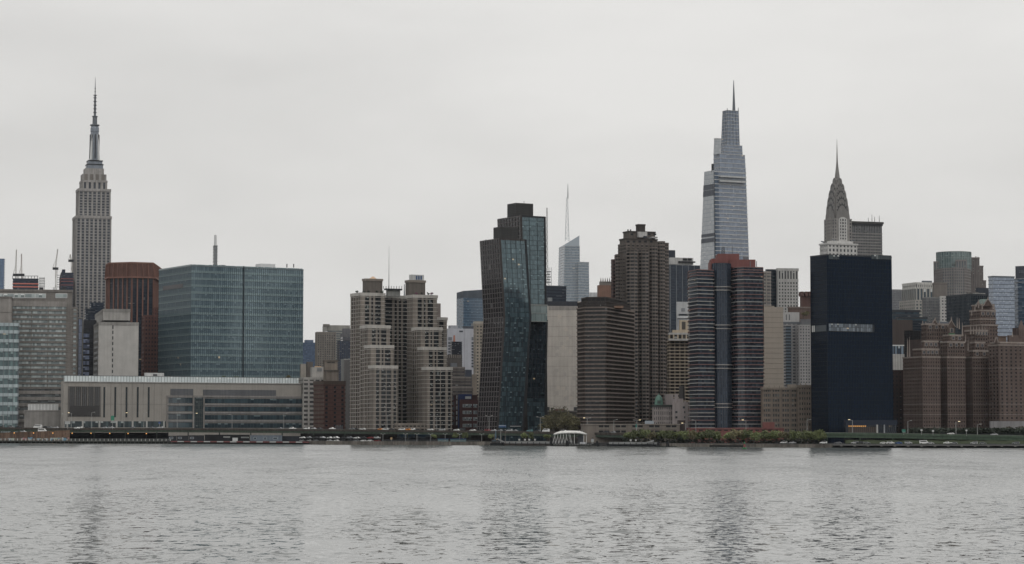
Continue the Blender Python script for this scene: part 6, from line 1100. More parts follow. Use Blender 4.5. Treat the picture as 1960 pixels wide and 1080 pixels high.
# brown sheet wall and ramp at far left
r = root("ramp_wall", "rust-brown retaining wall with graffiti at the left of the shore", "wall", -20, 8, 0)
RW = [wall(S(*c), .9, .3, .6, streak=.5, name="rusty_sheet") for c in ((118, 84, 58), (108, 78, 56), (124, 92, 66), (96, 72, 54))]
for k in range(30):
    a = -30 + 5.45 * k; z0_, z1_ = Zp(interp([(-30, 829), (133, 823)], a), shore(a) + 8), Zp(interp([(-30, 829), (133, 823)], a + 5.45), shore(a + 5.45) + 8); strip("wall_sheet", a, a + 5.4, 8, 10 + .01 * k, GZ - .3, z0_ - .25, random.choice(RW), r, GZ - .3, z1_ - .25); strip("ramp_deck", a, a + 5.45, 9.8, 23, z0_ - 1.4, z0_ - .9, ROAD, r, z1_ - 1.4, z1_ - .9)
gm, gn, gl, gb = newmat("graffiti_paint"); vo = gn.new("ShaderNodeTexVoronoi"); vo.inputs["Scale"].default_value = .55; gg = gn.new("ShaderNodeNewGeometry"); nd = gn.new("ShaderNodeTexNoise"); nd.inputs["Scale"].default_value = .35; gl.new(gg.outputs["Position"], nd.inputs[0]); gx = gn.new("ShaderNodeMixRGB"); gx.inputs[0].default_value = .5; gl.new(gg.outputs["Position"], gx.inputs[1]); gs = gn.new("ShaderNodeVectorMath"); gs.operation = 'MULTIPLY_ADD'; gs.inputs[1].default_value = (6, 6, 6); gl.new(nd.outputs[1], gs.inputs[0]); gl.new(gg.outputs["Position"], gs.inputs[2]); gl.new(gs.outputs[0], vo.inputs[0])
cr = gn.new("ShaderNodeValToRGB"); cr.color_ramp.interpolation = 'CONSTANT'; cr.color_ramp.elements[0].color = (.14, .09, .06, 1); cr.color_ramp.elements[1].position = .35; cr.color_ramp.elements[1].color = (.45, .46, .46, 1)
for p_, c_ in ((.55, (.10, .28, .42)), (.68, (.05, .06, .07)), (.8, (.35, .42, .34)), (.9, (.4, .14, .16))): e_ = cr.color_ramp.elements.new(p_); e_.color = (*c_, 1)
sgn = gn.new("ShaderNodeSeparateColor"); gl.new(vo.outputs["Color"], sgn.inputs[0]); gl.new(sgn.outputs[0], cr.inputs[0]); gl.new(cr.outputs[0], gb.inputs["Base Color"]); gb.inputs["Roughness"].default_value = .7
for k, (a, b) in enumerate(((15, 28), (39, 51), (53.5, 63), (70, 92), (96, 116), (118, 132))): strip("graffiti", a, b, 7.9, 8.0, GZ - .1, GZ + 1.7 + .3 * (k % 3), gm, r)
for px in (-6, 10, 27): strip("ramp_lamp_base", px, px + .6, 7.7, 7.95, GZ, GZ + 1, DARKMETAL, r)
# ------------------------------------------------------------------ vehicles
GLS = paint(S(24, 28, 32), .1, 0, "car_glass"); TYRE = paint((.02, .02, .02), .9, 0, "tyre"); LAMPR = paint((.5, .02, .02), .4, 0, "tail_light")
def shell(prof, w, wt, mat, name):
    """side profile (x, z) extruded across, narrowing towards the top"""
    zs = [p[1] for p in prof]; zm, zx = min(zs), max(zs); v = []; n = len(prof)
    for s in (-1, 1):
        for x, z in prof: v.append((x, s * (w + (wt - w) * max(0, (z - zm) / (zx - zm) - .45) / .55), z))
    f = [tuple(range(n)), tuple(range(2 * n - 1, n - 1, -1))] + [(i, i + n, (i + 1) % n + n, (i + 1) % n) for i in range(n)]
    m = mesh(name, v, f, mat); m.update(); return m
KINDS = {"sedan": (4.6, [(-2.3, .35), (-2.3, .85), (-1.7, .98), (-1.1, 1.42), (.35, 1.45), (1.15, .98), (2.1, .82), (2.3, .6), (2.3, .35)], [(-1.55, 1.0), (-1.05, 1.36), (.3, 1.39), (.98, 1.0)]),
         "suv": (4.7, [(-2.35, .4), (-2.35, 1.05), (-2.15, 1.7), (.4, 1.74), (1.15, 1.15), (2.2, 1.0), (2.35, .7), (2.35, .4)], [(-2.1, 1.12), (-2.0, 1.62), (.34, 1.66), (.95, 1.12)]),
         "van": (5.8, [(-2.9, .4), (-2.9, 2.3), (1.5, 2.35), (2.1, 1.4), (2.8, 1.15), (2.9, .4)], [(-2.4, 1.45), (-2.4, 2.05), (1.42, 2.05), (1.85, 1.45)]),
         "pickup": (5.6, [(-2.8, .5), (-2.8, 1.1), (-.6, 1.12), (-.5, 1.75), (.9, 1.78), (1.5, 1.2), (2.7, 1.05), (2.8, .5)], [(-.4, 1.2), (-.35, 1.66), (.85, 1.68), (1.3, 1.2)]),
         "minibus": (7.2, [(-3.6, .45), (-3.6, 2.75), (2.2, 2.75), (2.5, 1.6), (3.5, 1.3), (3.6, .45)], [(-3.1, 1.6), (-3.1, 2.35), (2.1, 2.35), (2.3, 1.6)])}
CARM = {}
wm_ = MB(); wm_.v = []; 
for sgn_ in (1,): wm_.lathe([(.34, -.11), (.34, .11)], 10)
wheel_mesh = mesh("wheel", [(x, z, y) for x, y, z in wm_.v], [tuple(reversed(f)) for f in wm_.f], TYRE)
for k_, (L_, pr, wi) in KINDS.items():
    b_ = shell(pr, .93, .74, paint((.5, .5, .5), .35, .0, "car_paint"), "body"); g_ = shell(wi, .955, .80, GLS, "windows"); CARM[k_] = (b_, g_)
PAINTS = {"white": (.72, .73, .72), "silver": (.42, .43, .44), "grey": (.2, .21, .22), "dark": (.03, .032, .036), "black": (.015, .015, .017), "red": (.22, .025, .03), "orange": (.62, .22, .03), "blue": (.03, .09, .28), "teal": (.12, .24, .26)}
def car(kind, colour, label, px, off, z, flip=False, group=None, name=None):
    x, y, _ = SP(px, off, 0); x2, y2, _ = SP(px + 5, off, 0); a = math.atan2(y2 - y, x2 - x) + (pi if flip else 0)
    r = link(name or {"sedan": "car", "suv": "car", "van": "van", "pickup": "pickup_truck", "minibus": "minibus"}[kind], None, None, (x, y, z)); r.rotation_euler = (0, 0, a); tag(r, label, {"sedan": "car", "suv": "car", "van": "van", "pickup": "truck", "minibus": "van"}[kind], group)
    b, g = CARM[kind]; o = link("body", b, r); o.material_slots[0].link = 'OBJECT'; o.material_slots[0].material = paint(PAINTS[colour], .35, 0, "car_paint"); link("windows", g, r)
    hx = KINDS[kind][0] * .31
    for sx in (-hx, hx):
        for sy in (-.82, .82): link("wheel", wheel_mesh, r, (sx, sy, .34))
    return r
GROUP = "vehicles on the elevated highway"
def hw(px, kind, colour, where, lane=0, flip=None, right=False):
    z = deckz(px, right) - .43; car(kind, colour, f"{colour} {kind} on the elevated highway {where}", px, 27 + 4 * lane, z, lane < 2 if flip is None else flip, GROUP)
for q in ((72, "minibus", "white", "before the blank concrete annex"), (88, "suv", "dark", "just behind the white minibus", 3), (96, "sedan", "grey", "at the right end of the blank annex", 2), (107, "sedan", "silver", "below the annex's right corner", 1), (3, "sedan", "dark", "at the far left edge", 1), (22, "suv", "grey", "under the pale teal clinic", 2), (36, "sedan", "dark", "between clinic and annex", 3), (152, "suv", "white", "under the square louvre panel", 1), (168, "sedan", "dark", "right of the white car under the louvre panel", 2), (200, "sedan", "silver", "below the first slot window"), (213, "suv", "silver", "below the second slot window", 2), (254, "sedan", "grey", "left of the fourth slot window", 1), (290, "sedan", "grey", "right of the fifth slot window", 2), (306, "suv", "silver", "left of the ribbon windows", 1), (536, "sedan", "grey", "under the ribbon windows", 2), (560, "pickup", "white", "at the right end of the ribbon windows"), (587, "suv", "white", "below the white apartment building", 1), (600, "sedan", "silver", "at the left foot of the red brick building"), (612, "sedan", "dark", "under the tan brick side", 2), (636, "pickup", "white", "beside the white vent stacks"), (674, "sedan", "grey", "below the left edge of the stepped apartments", 1), (681, "sedan", "dark", "under the stepped apartments' left side", 2), (694, "sedan", "white", "under the left stepped wing's corner"), (729, "sedan", "orange", "just left of the white car under the left wing", 3), (737, "suv", "white", "under the left stepped wing"), (750, "sedan", "dark", "right of the white car under the left wing", 2), (769, "suv", "white", "left of the orange taxi"), (780, "sedan", "orange", "between two white cars below the dark recess", 1), (790, "pickup", "white", "right of the orange taxi", 2), (799, "sedan", "dark", "below the low link block"), (824, "sedan", "white", "under the right stepped wing"), (846, "suv", "silver", "under the right stepped wing's right half", 1), (874, "sedan", "white", "left of the dark van by the red building"), (883, "van", "dark", "below the red school building", 1), (905, "sedan", "white", "right of the red school building"), (920, "sedan", "dark", "below the copper side of the bent tower", 1), (934, "suv", "red", "below the nearer bent tower", 2), (945, "sedan", "silver", "right of the red car"), (957, "sedan", "grey", "under the bent tower's corner", 1), (975, "suv", "silver", "under the nearer bent tower's glass front"), (986, "sedan", "grey", "between the two bent towers' feet", 2), (1014, "suv", "teal", "below the rear bent tower"), (1030, "sedan", "dark", "left of the white van", 2), (1045, "van", "white", "by the olive trees"), (1078, "suv", "white", "above the ferry canopy's left end", 1), (1107, "sedan", "white", "above the ferry canopy's right end"), (1118, "suv", "silver", "just right of the ferry canopy", 1), (1130, "van", "white", "left of the garage openings"), (1160, "suv", "dark", "before the first garage openings"), (1173, "sedan", "grey", "before the second garage openings", 1)): hw(*q)
hw(1820, "sedan", "white", "before the middle gothic bay", 1, None, True); hw(1903, "sedan", "silver", "before the grey terrace wall", 1, None, True)
for px, kd, cl_, lb in ((24, "sedan", "dark", "dark car low on the ramp at the left edge"), (45, "suv", "silver", "silver car with headlights on the ramp left of the white van"), (81, "minibus", "white", "white van driving on the ramp above the graffiti"), (147, "sedan", "white", "white car at the top of the ramp near the louvre panel")):
    z = Zp(interp([(-30, 829), (133, 823), (160, 822)], px), shore(px) + 8) - .9; car(kd, cl_, lb, px, 12 if px < 140 else 20, z if px < 140 else deckz(px) - .6)
for px, kd, cl_, lb in ((1576, "suv", "white", "white car on the riverside road at the end of the tree row"), (1604, "sedan", "grey", "grey car parked left of the first green column"), (1636, "suv", "silver", "silver car under the right highway, leftmost beside a dark one"), (1646, "suv", "dark", "dark car right of the silver one under the highway"), (1659, "sedan", "grey", "grey car before the open shed's left end"), (1691, "sedan", "white", "white car before the open shed's middle"), (1705, "suv", "white", "white car left of the blue car"), (1720, "sedan", "blue", "bright blue car on the riverside road"), (1739, "suv", "silver", "silver car right of the blue car"), (1769, "van", "white", "white van on the riverside road before the grass bank"), (1781, "sedan", "silver", "silver car right of the white van on the riverside road"), (1814, "pickup", "white", "white pickup on the riverside road below the gothic bays"), (1826, "sedan", "grey", "grey car behind the white riverside pickup"), (1864, "suv", "silver", "silver car on the riverside road below the green girder"), (1881, "sedan", "grey", "grey car on the riverside road at right"), (1944, "suv", "grey", "grey car on the riverside road near the right edge"), (1500, "suv", "white", "white car glimpsed under the waterfront trees"), (1517, "sedan", "silver", "silver car glimpsed under the right end of the tree row")): car(kd, cl_, lb, px, 12, GZ, px % 2 == 0, "vehicles on the riverside road")
# parked cars on the two-level rack
r = root("car_stacker", "dark steel two-level parking rack below the elevated highway", "parking rack", 570, 8, GZ)
for k in range(12): strip("post", 572 + 14 * k, 572.7 + 14 * k, 8, 8.4, GZ, GZ + 3.4, DARKMETAL, r)
strip("platform", 572, 727, 8, 13, GZ + 1.9, GZ + 2.1, DARKMETAL, r)
PC_ = ["white", "grey", "dark", "silver", "white", "white", "dark", "grey", "white", "dark", "red", "silver"]
for k in range(12):
    ad = ("first", "second", "third", "fourth", "fifth", "sixth", "seventh", "eighth", "ninth", "tenth", "eleventh", "twelfth")[k]
    car(("sedan", "suv")[k % 2], PC_[k], f"{PC_[k]} car on the rack's upper level, {ad} from its left end", 579 + 13 * k, 10.5, GZ + 2.1, k % 2 == 0, "cars parked on the rack")
    c2 = PC_[(k * 5 + 3) % 12]; car("sedan", c2, f"{c2} car on the rack's lower level, {ad} from its left end", 579 + 13 * k, 10.5, GZ, k % 2 == 1, "cars parked on the rack")
# ------------------------------------------------------------------ lamps and signs
LP = paint(S(150, 152, 150), .5, .2, "lamp_pole"); LH = paint(S(170, 170, 165), .4, 0, "lamp_head"); LL = paint((1.0, .82, .5), .4, 0, "lit_lamp", 1.0); LO = paint((1.0, .48, .12), .4, 0, "sodium_lamp", .9)
def lamp(label, px, ytop, off, zb, lit=False, double=False, side=1):
    r = root("street_lamp", label, "street lamp", px, off, zb, group="street lamps on the highway"); h = Zp(ytop, shore(px) + off) - zb
    MB().bar((0, 0, 0), (0, 0, h), .2, 6, .12).build("pole", LP, r)
    for s in ((-1, 1) if double else (side,)):
        ar = MB().bar((0, 0, h - .2), (s * 2.0, 0, h + .3), .1).build("arm", LP, r); sub(MB().box(*sorted((s * 1.5, s * 2.7)), -.25, .25, h + .2, h + .5).build("lamp_head", LL if lit and s == side else LH, r), ar)
for px, y, lit, dbl, wh in ((6, 796, 0, 0, "at the left edge"), (124, 793, 0, 0, "left of the louvre panel"), (136, 791, 1, 0, "before the louvre panel's left end"), (175, 790, 0, 0, "before the louvre panel's right end"), (237, 791, 1, 0, "between third and second slot windows"), (275, 791, 0, 0, "right of the fourth slot window"), (339, 791, 0, 0, "before the left ribbon windows"), (371, 792, 1, 0, "before the stair glazing"), (444, 794, 0, 0, "before the right ribbon windows' left part"), (543, 792, 0, 0, "before the right ribbon windows' right part"), (741, 795, 0, 0, "before the left stepped wing"), (836, 797, 0, 0, "before the right stepped wing"), (936, 797, 0, 1, "before the copper side of the bent tower"), (1034, 799, 0, 1, "before the rear bent tower's right edge"), (1124, 801, 1, 1, "before the brown banded apartments"), (1175, 804, 0, 0, "above the second garage openings"), (1219, 805, 1, 1, "above the third garage openings"), (1312, 811, 1, 0, "at the garage's right end"), (1332, 805, 0, 0, "before the striped tower's left wing"), (1428, 805, 1, 0, "before the striped tower's right wing")):
    lamp(("lit " if lit else "") + ("double-armed" if dbl else "single-armed") + " highway lamp " + wh, px, y, 24.8, deckz(px) - .2, lit, dbl, 1 if px % 2 else -1)
for px, y, lit, wh in ((1545, 804, 0, "before the loft building's right end"), (1632, 804.5, 1, "before the glass lobby"), (1738, 806, 0, "at the left foot of the gothic apartments"), (1830, 808, 1, "before the middle gothic bay"), (1871, 813, 0, "before the right gothic bay")): lamp("single-armed green highway lamp " + wh, px, y, 24.8, deckz(px, True) - .2, lit, False, 1 if px % 4 else -1)
for k, px in enumerate((27, 64, 101, 138, 174, 210, 245, 280)):
    r = root("promenade_lamp", ("first", "second", "third", "fourth", "fifth", "sixth", "seventh", "eighth")[k] + " orange lit promenade lamp from the left edge", "street lamp", px, -3, GZ - .1, group="orange lamps along the left promenade"); h = Zp(829 + .005 * px, shore(px) - 3) - GZ
    MB().bar((0, 0, 0), (0, 0, h), .1, 6).build("pole", DARKMETAL, r); MB().lathe([(.1, h - .2), (.35, h), (.4, h + .35), (.15, h + .6)], 8).build("lamp_globe", LO, r)
for k, px in enumerate((733, 776, 798, 824, 852, 880, 922)):
    r = root("quay_lamp", "pale twin-headed quay lamp, " + ("first", "second", "third", "fourth", "fifth", "sixth", "seventh")[k] + " from the parking rack", "street lamp", px, 5, GZ, group="pale lamps along the middle quay"); MB().bar((0, 0, 0), (0, 0, 5.6), .16, 6, .12).build("pole", LP, r)
    for s in (-1, 1): ar = MB().bar((0, 0, 5.2), (s * 1.1, 0, 5.8), .1).build("arm", LP, r); sub(MB().box(*sorted((s * .9, s * 1.7)), -.2, .2, 5.7, 5.95).build("lamp_head", LH, r), ar)
def sign(label, px, off, zb, y0, y1, w, col, name="road_sign"):
    r = root(name, label, "sign", px, off, zb); Y = shore(px) + off; z0, z1 = Zp(y1, Y) - zb, Zp(y0, Y) - zb
    MB().bar((0, 0, 0), (0, 0, z0 + .2), .14, 6).build("post", LP, r); MB().box(-w / 2, w / 2, -.2, -.05, z0, z1).build("board", paint(col, .5, 0, "sign_board"), r); MB().box(-w / 2 + .15, w / 2 - .15, -.23, -.2, z0 + .2, z0 + .35).build("border", paint(S(180, 190, 184), .5), r)
sign("green road sign on a tall post before the slot windows", 215, 24, deckz(215) - 1, 796, 805.5, 2.6, S(38, 120, 96)); sign("green road sign at the left end of the gothic apartments", 1730, 24, deckz(1730, True) - 1, 822, 828, 2.4, S(36, 104, 90)); sign("blank white road sign left of the low concrete block", 129, 24, deckz(129) - 1, 806.5, 812, 4.4, S(150, 152, 152)); sign("small blue road sign below the fifth slot window", 305, 24, deckz(305) - 1, 807.5, 812, 1.4, S(50, 76, 130)); sign("small yellow diamond sign under the stepped apartments", 749, 5, GZ, 837.5, 841.5, 1.4, S(170, 130, 40)); sign("green sign hanging before the garage", 1218, 24, deckz(1218) - 1, 812, 819, 1.0, S(44, 112, 104)); sign("white notice board before the gothic apartments' left bay", 1764, 24, deckz(1764, True) - 1, 822, 825, 1.3, S(176, 178, 178)); sign("white notice board before the gap of the gothic bays", 1786, 24, deckz(1786, True) - 1, 823.5, 826.5, 1.3, S(176, 178, 178)); sign("white notice board before the right gothic bay", 1850, 24, deckz(1850, True) - 1, 822.5, 825.5, 1.1, S(176, 178, 178))
# ------------------------------------------------------------------ quay clutter
def hut(name, label, cat, px0, px1, off, dep, h, mat, roof=None, zb=GZ, windows=(), doors=()):
    r = root(name, label, cat, px0, off, zb); strip("wall", px0, px1, off, off + dep, zb, zb + h, mat, r); strip("roof", px0 - .4, px1 + .4, off - .2, off + dep + .2, zb + h, zb + h + .25, roof or mat, r)
    for a, b, z0, z1, m_ in windows: fr = strip("window_frame", a - .35, b + .35, off - .08, off, zb + z0 - .12, zb + z1 + .12, WHITEM, r); sub(strip("window", a, b, off - .12, off - .06, zb + z0, zb + z1, m_, r), fr)
    return r
NV = wall(S(30, 34, 42), .6, name="navy_steel"); PWN = paint(S(60, 74, 84), .15, 0, "hut_window")
for k, (a, b, lb) in enumerate(((322, 338, "navy container office, leftmost of three behind the striped fender"), (338.6, 361, "navy container office in the middle of three behind the striped fender"), (361.6, 391, "navy container office, rightmost and widest of three behind the striped fender"))): hut("container_office", lb, "container", a, b, 4, 4, 3.6 + .2 * k, NV, None, GZ, [(a + 2.5, a + 9, 1.6, 2.8, paint(S(74, 84, 94), .2))])
hut("grey_trailer", "blue-grey site trailer with white framed windows and porch door", "trailer", 479, 540, 4, 4, 4.2, wall(S(98, 110, 122), .6, .1, name="trailer_siding"), None, GZ, [(486, 490.5, 1.4, 2.8, PWN), (505.5, 509, 1.0, 3.0, PWN), (523, 530.5, 1.6, 2.8, PWN)])
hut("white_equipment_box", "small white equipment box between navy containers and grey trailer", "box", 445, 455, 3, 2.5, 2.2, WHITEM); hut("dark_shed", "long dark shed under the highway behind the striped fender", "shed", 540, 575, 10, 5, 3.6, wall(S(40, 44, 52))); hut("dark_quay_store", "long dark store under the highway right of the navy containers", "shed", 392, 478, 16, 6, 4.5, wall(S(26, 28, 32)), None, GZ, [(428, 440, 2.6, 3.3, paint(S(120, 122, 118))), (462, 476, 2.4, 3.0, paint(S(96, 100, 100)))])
strip("base", 0, 1, 0, 1, -4, -3.5, DKW, None) if False else None
# dark walls added as shade under the highway, and the garage side
for nm, lb, a, b, col, h, of in (("dark_shade_backing", "added dark wall painted as shade under the left part of the highway", 133, 322, S(24, 26, 32), 6.2, 44), ("brown_shade_backing", "added brown wall painted dark as shade under the middle of the highway", 728, 950, S(58, 52, 48), 6.4, 44), ("grey_shade_backing", "added dark grey wall painted as shade below the red brick building", 575, 727, S(46, 44, 44), 5.8, 46), ("garage_plinth", "brown garage side wall behind the ferry canopy", 1108, 1150, S(84, 74, 66), 6.0, 40)):
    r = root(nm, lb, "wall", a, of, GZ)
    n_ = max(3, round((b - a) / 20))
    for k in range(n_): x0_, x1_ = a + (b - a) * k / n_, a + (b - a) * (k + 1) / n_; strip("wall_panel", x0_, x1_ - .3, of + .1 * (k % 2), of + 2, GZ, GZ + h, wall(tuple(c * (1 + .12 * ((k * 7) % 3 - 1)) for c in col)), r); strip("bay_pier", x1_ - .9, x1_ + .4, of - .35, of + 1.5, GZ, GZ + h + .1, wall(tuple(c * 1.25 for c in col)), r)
# skyline billboard
bm, bn, bl_, bb = newmat("skyline_print"); bgm = bn.new("ShaderNodeNewGeometry"); bs = bn.new("ShaderNodeSeparateXYZ"); bl_.new(bgm.outputs["Position"], bs.inputs[0]); bno = bn.new("ShaderNodeTexNoise"); bno.inputs["Scale"].default_value = .5; bmp = bn.new("ShaderNodeMapping"); bmp.inputs["Scale"].default_value = (1, 1, .1); bl_.new(bgm.outputs["Position"], bmp.inputs[0]); bl_.new(bmp.outputs[0], bno.inputs[0]); ba = bn.new("ShaderNodeMath"); ba.operation = 'MULTIPLY_ADD'; ba.inputs[1].default_value = 3.0; bl_.new(bno.outputs[0], ba.inputs[0]); bl_.new(bs.outputs[2], ba.inputs[2]); brm = bn.new("ShaderNodeMapRange"); brm.inputs[1].default_value = GZ + 2.0; brm.inputs[2].default_value = GZ + 8; bl_.new(ba.outputs[0], brm.inputs[0]); br_ = bn.new("ShaderNodeValToRGB"); br_.color_ramp.elements[0].color = (.012, .016, .022, 1); br_.color_ramp.elements[1].color = (.02, .07, .16, 1); e_ = br_.color_ramp.elements.new(.33); e_.color = (.02, .03, .045, 1); e_ = br_.color_ramp.elements.new(.42); e_.color = (.22, .27, .32, 1); e_ = br_.color_ramp.elements.new(.7); e_.color = (.05, .15, .3, 1); bl_.new(brm.outputs[0], br_.inputs[0]); bl_.new(br_.outputs[0], bb.inputs["Base Color"]); bb.inputs["Roughness"].default_value = .5
r = root("skyline_billboard", "blue billboard printed with a hazy skyline under the highway", "billboard", 760, 42, GZ)
for a, b in ((760, 794), (796.5, 827)): strip("print_panel", a, b, 43.2, 43.5, GZ + 1, GZ + 6.4, bm, r)
for px in (760, 795.2, 827): strip("post", px - .7, px + .7, 43, 43.8, GZ, GZ + 6.6, DARKMETAL, r)
# kiosks
TL = paint(S(92, 140, 146), .6, 0, "teal_kiosk")
for k, (a, b, lb) in enumerate(((838, 858, "teal market kiosk with blue awning, left of two by the quay"), (862, 892, "teal market kiosk with blue awning, wider right of two by the quay"))):
    r = hut("market_kiosk", lb, "kiosk", a, b, 5, 3, 2.0, TL, paint(S(60, 80, 118), .6)); strip("awning", a - 1, b + 1, 3.8, 5, GZ + 2.0, GZ + 2.3, paint(S(64, 86, 124), .6), r); strip("counter", a + 1, b - 1, 4.6, 4.9, GZ + .9, GZ + 1.1, WHITEM, r)
ords0 = "first second third fourth fifth sixth seventh eighth ninth tenth eleventh twelfth thirteenth fourteenth".split()
for k in range(14): r = root("crowd_barrier", ords0[k] + " grey crowd barrier from the left on the middle quay", "barrier", 737 + 13.5 * k, 1.4, GZ + .3, group="crowd barriers along the middle quay"); [MB().box(-2.3, 2.3, -.05, .05, z_, z_ + .08).build("rail", METAL, r) for z_ in (.3, .7, 1.1)]; [MB().box(x_ - .05, x_ + .05, -.05, .05, 0, 1.15).build("post", METAL, r) for x_ in (-2.3, 0, 2.3)]
# ------------------------------------------------------------------ ferry landing
r = root("ferry_canopy", "white curved ferry landing canopy on slanting white struts", "canopy", 1090, -8, 0); WHT = wall(S(196, 196, 192), .5, .05, name="canopy_membrane"); o = r.location; m_ = mpx(1090, -8)
X_ = lambda px: Xp(px, o.y, 838) - o.x; Zc = lambda y: Zp(y, o.y)
v = []; f = []; NX, NY = 16, 6
for i in range(NX + 1):
    t = i / NX; px = 1059.5 + 64 * t; rise = 1 - abs(2 * t - 1) ** 3.2
    for j in range(NY + 1):
        s = j / NY * 2 - 1; v.append((X_(px), s * 6, Zc(830.6) + (Zc(824.4) - Zc(830.6)) * rise * (1 - .55 * s * s)))
for i in range(NX):
    for j in range(NY): a = i * (NY + 1) + j; f.append((a, a + NY + 1, a + NY + 2, a + 1))
ro = link("roof", mesh("roof", v, f, WHT, smooth=True), r); md = ro.modifiers.new("thickness", 'SOLIDIFY'); md.thickness = .9
SWH = paint(S(196, 198, 196), .5, 0, "strut_white")
for k in range(6):
    for yy in (-5, 5): MB().bar((X_(1057.5 + 6 * k - (0 if k < 5 else -7)), yy, 1.8), (X_(1063 + 5.5 * k), yy, Zc(830.4)), .13).build("strut", SWH, r); MB().bar((X_(1063 + 6 * k), yy, 1.8), (X_(1062 + 5.2 * k), yy, Zc(830.4)), .10).build("strut", SWH, r)
for px in (1099, 1117, 1122): MB().bar((X_(px), -5, 1.6), (X_(px), -5, Zc(830)), .2).build("post", SWH, r)
MB().box(X_(1106), X_(1117), 3, 6, 1.6, Zc(834)).build("ticket_wall", wall(S(104, 108, 114)), r); MB().box(X_(1101), X_(1104), 3, 5, 1.6, 4).build("ticket_machine", DARKMETAL, r)
r = root("ferry_pontoon", "flat grey ferry pontoon under the white canopy", "pontoon", 1058, -14, 0); strip("deck", 1056, 1132, -16, 1, .6, 1.6, wall(S(96, 98, 96)), r); strip("hull", 1056.5, 1131, -15.6, .6, -1, .6, DKW, r)
for k in range(15): strip("pile", 1058 + 5 * k, 1058.8 + 5 * k, -16.4, -16, -1, 1.2 + (k % 3) * .3, DKW, r)
for zz in (2.2, 2.7): strip("rail", 1057, 1096, -15.9, -15.8, zz, zz + .1, METAL, r)
strip("white_cabinet", 1110, 1121, -14, -12, 1.6, 2.8, wall(S(170, 172, 176)), r)
r = root("white_equipment_figure", "pale upright equipment mast with box beside the ferry canopy", "equipment", 1134, -8, 1.6); MB().bar((0, 0, 0), (0, 0, 4.2), .2, 6).build("mast", LP, r); MB().box(-.9, .9, -.5, .5, 1.4, 3.2).build("equipment_box", wall(S(150, 154, 156)), r); MB().box(-.6, .6, -.4, .4, 3.6, 4.2).build("lamp_box", DARKMETAL, r); MB().bar((-.8, 0, 0), (-.6, 0, 1.5), .12).bar((.8, 0, 0), (.6, 0, 1.5), .12).build("legs", LP, r)
RUST = wall(S(52, 44, 40), .7, .3, .6, name="rusty_hull"); DKH = wall(S(24, 28, 32), .6, name="dark_hull")
def barge(label, a, b, mat, gang):
    r = root("landing_barge", label, "barge", a, -14, 0); strip("hull", a, b, -15, -6, -1, 1.6, mat, r); n = round((b - a) / 11)
    for k in range(n + 1): px = a + (b - a) * k / n; strip("fender_post", px - .7, px + .7, -15.5, -15.05, -.6, 2.6, DKH, r)
    for zz in (2.0, 2.5, 2.95): strip("rail", a + 3, b - 3, -14.6, -14.5, zz, zz + .12, LP, r)
    strip("mesh_screen", a + 4, b - 4, -12.2, -12.1, 1.6, 2.9, wall(S(128, 130, 130)), r); strip("gangway", gang[0], gang[1], -14, -12.5, gang[2], gang[2] + 1.1, wall(S(138, 140, 140)), r, gang[3], gang[3] + 1.1)
    return r
barge("rusty landing barge with grey railings left of the ferry canopy", 964, 1056, RUST, (952, 966, 4.2, 1.7)); barge("dark landing barge with long pale gangway right of the ferry canopy", 1162, 1262, DKH, (1234, 1252, 1.7, 3.6))
r = root("work_boat", "small dark work boat moored left of the landing barges", "boat", 950, -12, 0); hv = [(-4.5, -1.6, 0), (4.2, -1.6, 0), (6.2, 0, 0), (4.2, 1.6, 0), (-4.5, 1.6, 0)]; MB().prism([(x * .92, y * .9) for x, y, z in hv], [(x, y) for x, y, z in hv], -.5, 1.7).build("hull", DKH, r); MB().box(-3.4, .2, -1.2, 1.2, 1.7, 4.2).build("cabin", wall(S(56, 56, 56)), r); MB().box(-3.0, -.2, -1.26, -1.2, 3.0, 3.8).build("cabin_window", PWN, r); MB().bar((-1.5, 0, 4.2), (-1.5, 0, 8.2), .12, 6).build("mast", LP, r); MB().box(-.2, .6, -.4, .4, 4.2, 4.6).build("yellow_lamp", paint(S(190, 150, 60)), r)
for k, (px, h, lb) in enumerate(((949, 9.5, "blue flagpole beside the moored work boat"), (958.5, 10, "white flagpole right of the blue one by the landing barge"), (967, 10, "rust coloured pole at the left end of the rusty landing barge"))): r = root("quay_pole", lb, "pole", px, -2 - k, 1.0); MB().bar((0, 0, 0), (0, 0, h), .22, 6, .14).build("shaft", paint((S(110, 150, 176), S(150, 152, 152), S(112, 92, 84))[k], .5), r); MB().lathe([(.3, h), (.3, h + .3), (.05, h + .5)], 8).build("cap", LP, r)
for k, (px, lb) in enumerate(((1055, "tall dark mooring pile cluster left of the ferry canopy"), (1086, "dark mooring dolphin in front of the ferry canopy"), (1143, "dark mooring dolphin right of the ferry canopy"), (1260, "dark mooring dolphin at the right end of the dark barge"), (1278, "lone dark mooring dolphin below the left waterfront trees"))):
    r = root("mooring_dolphin", lb, "mooring", px, -17, 0, group="mooring dolphins by the ferry landing")
    for q in range(5): a = 2 * pi * q / 5; MB().bar((.9 * cos(a) * 1.3, .9 * sin(a) * 1.3, -1), (.45 * cos(a), .45 * sin(a), (5.2 if k == 0 else 3.0) + .2 * q), .35, 6).build("pile", DKH, r)
    MB().lathe([(1.0, 2.2), (1.05, 2.6)], 10).build("steel_band", DARKMETAL, r)
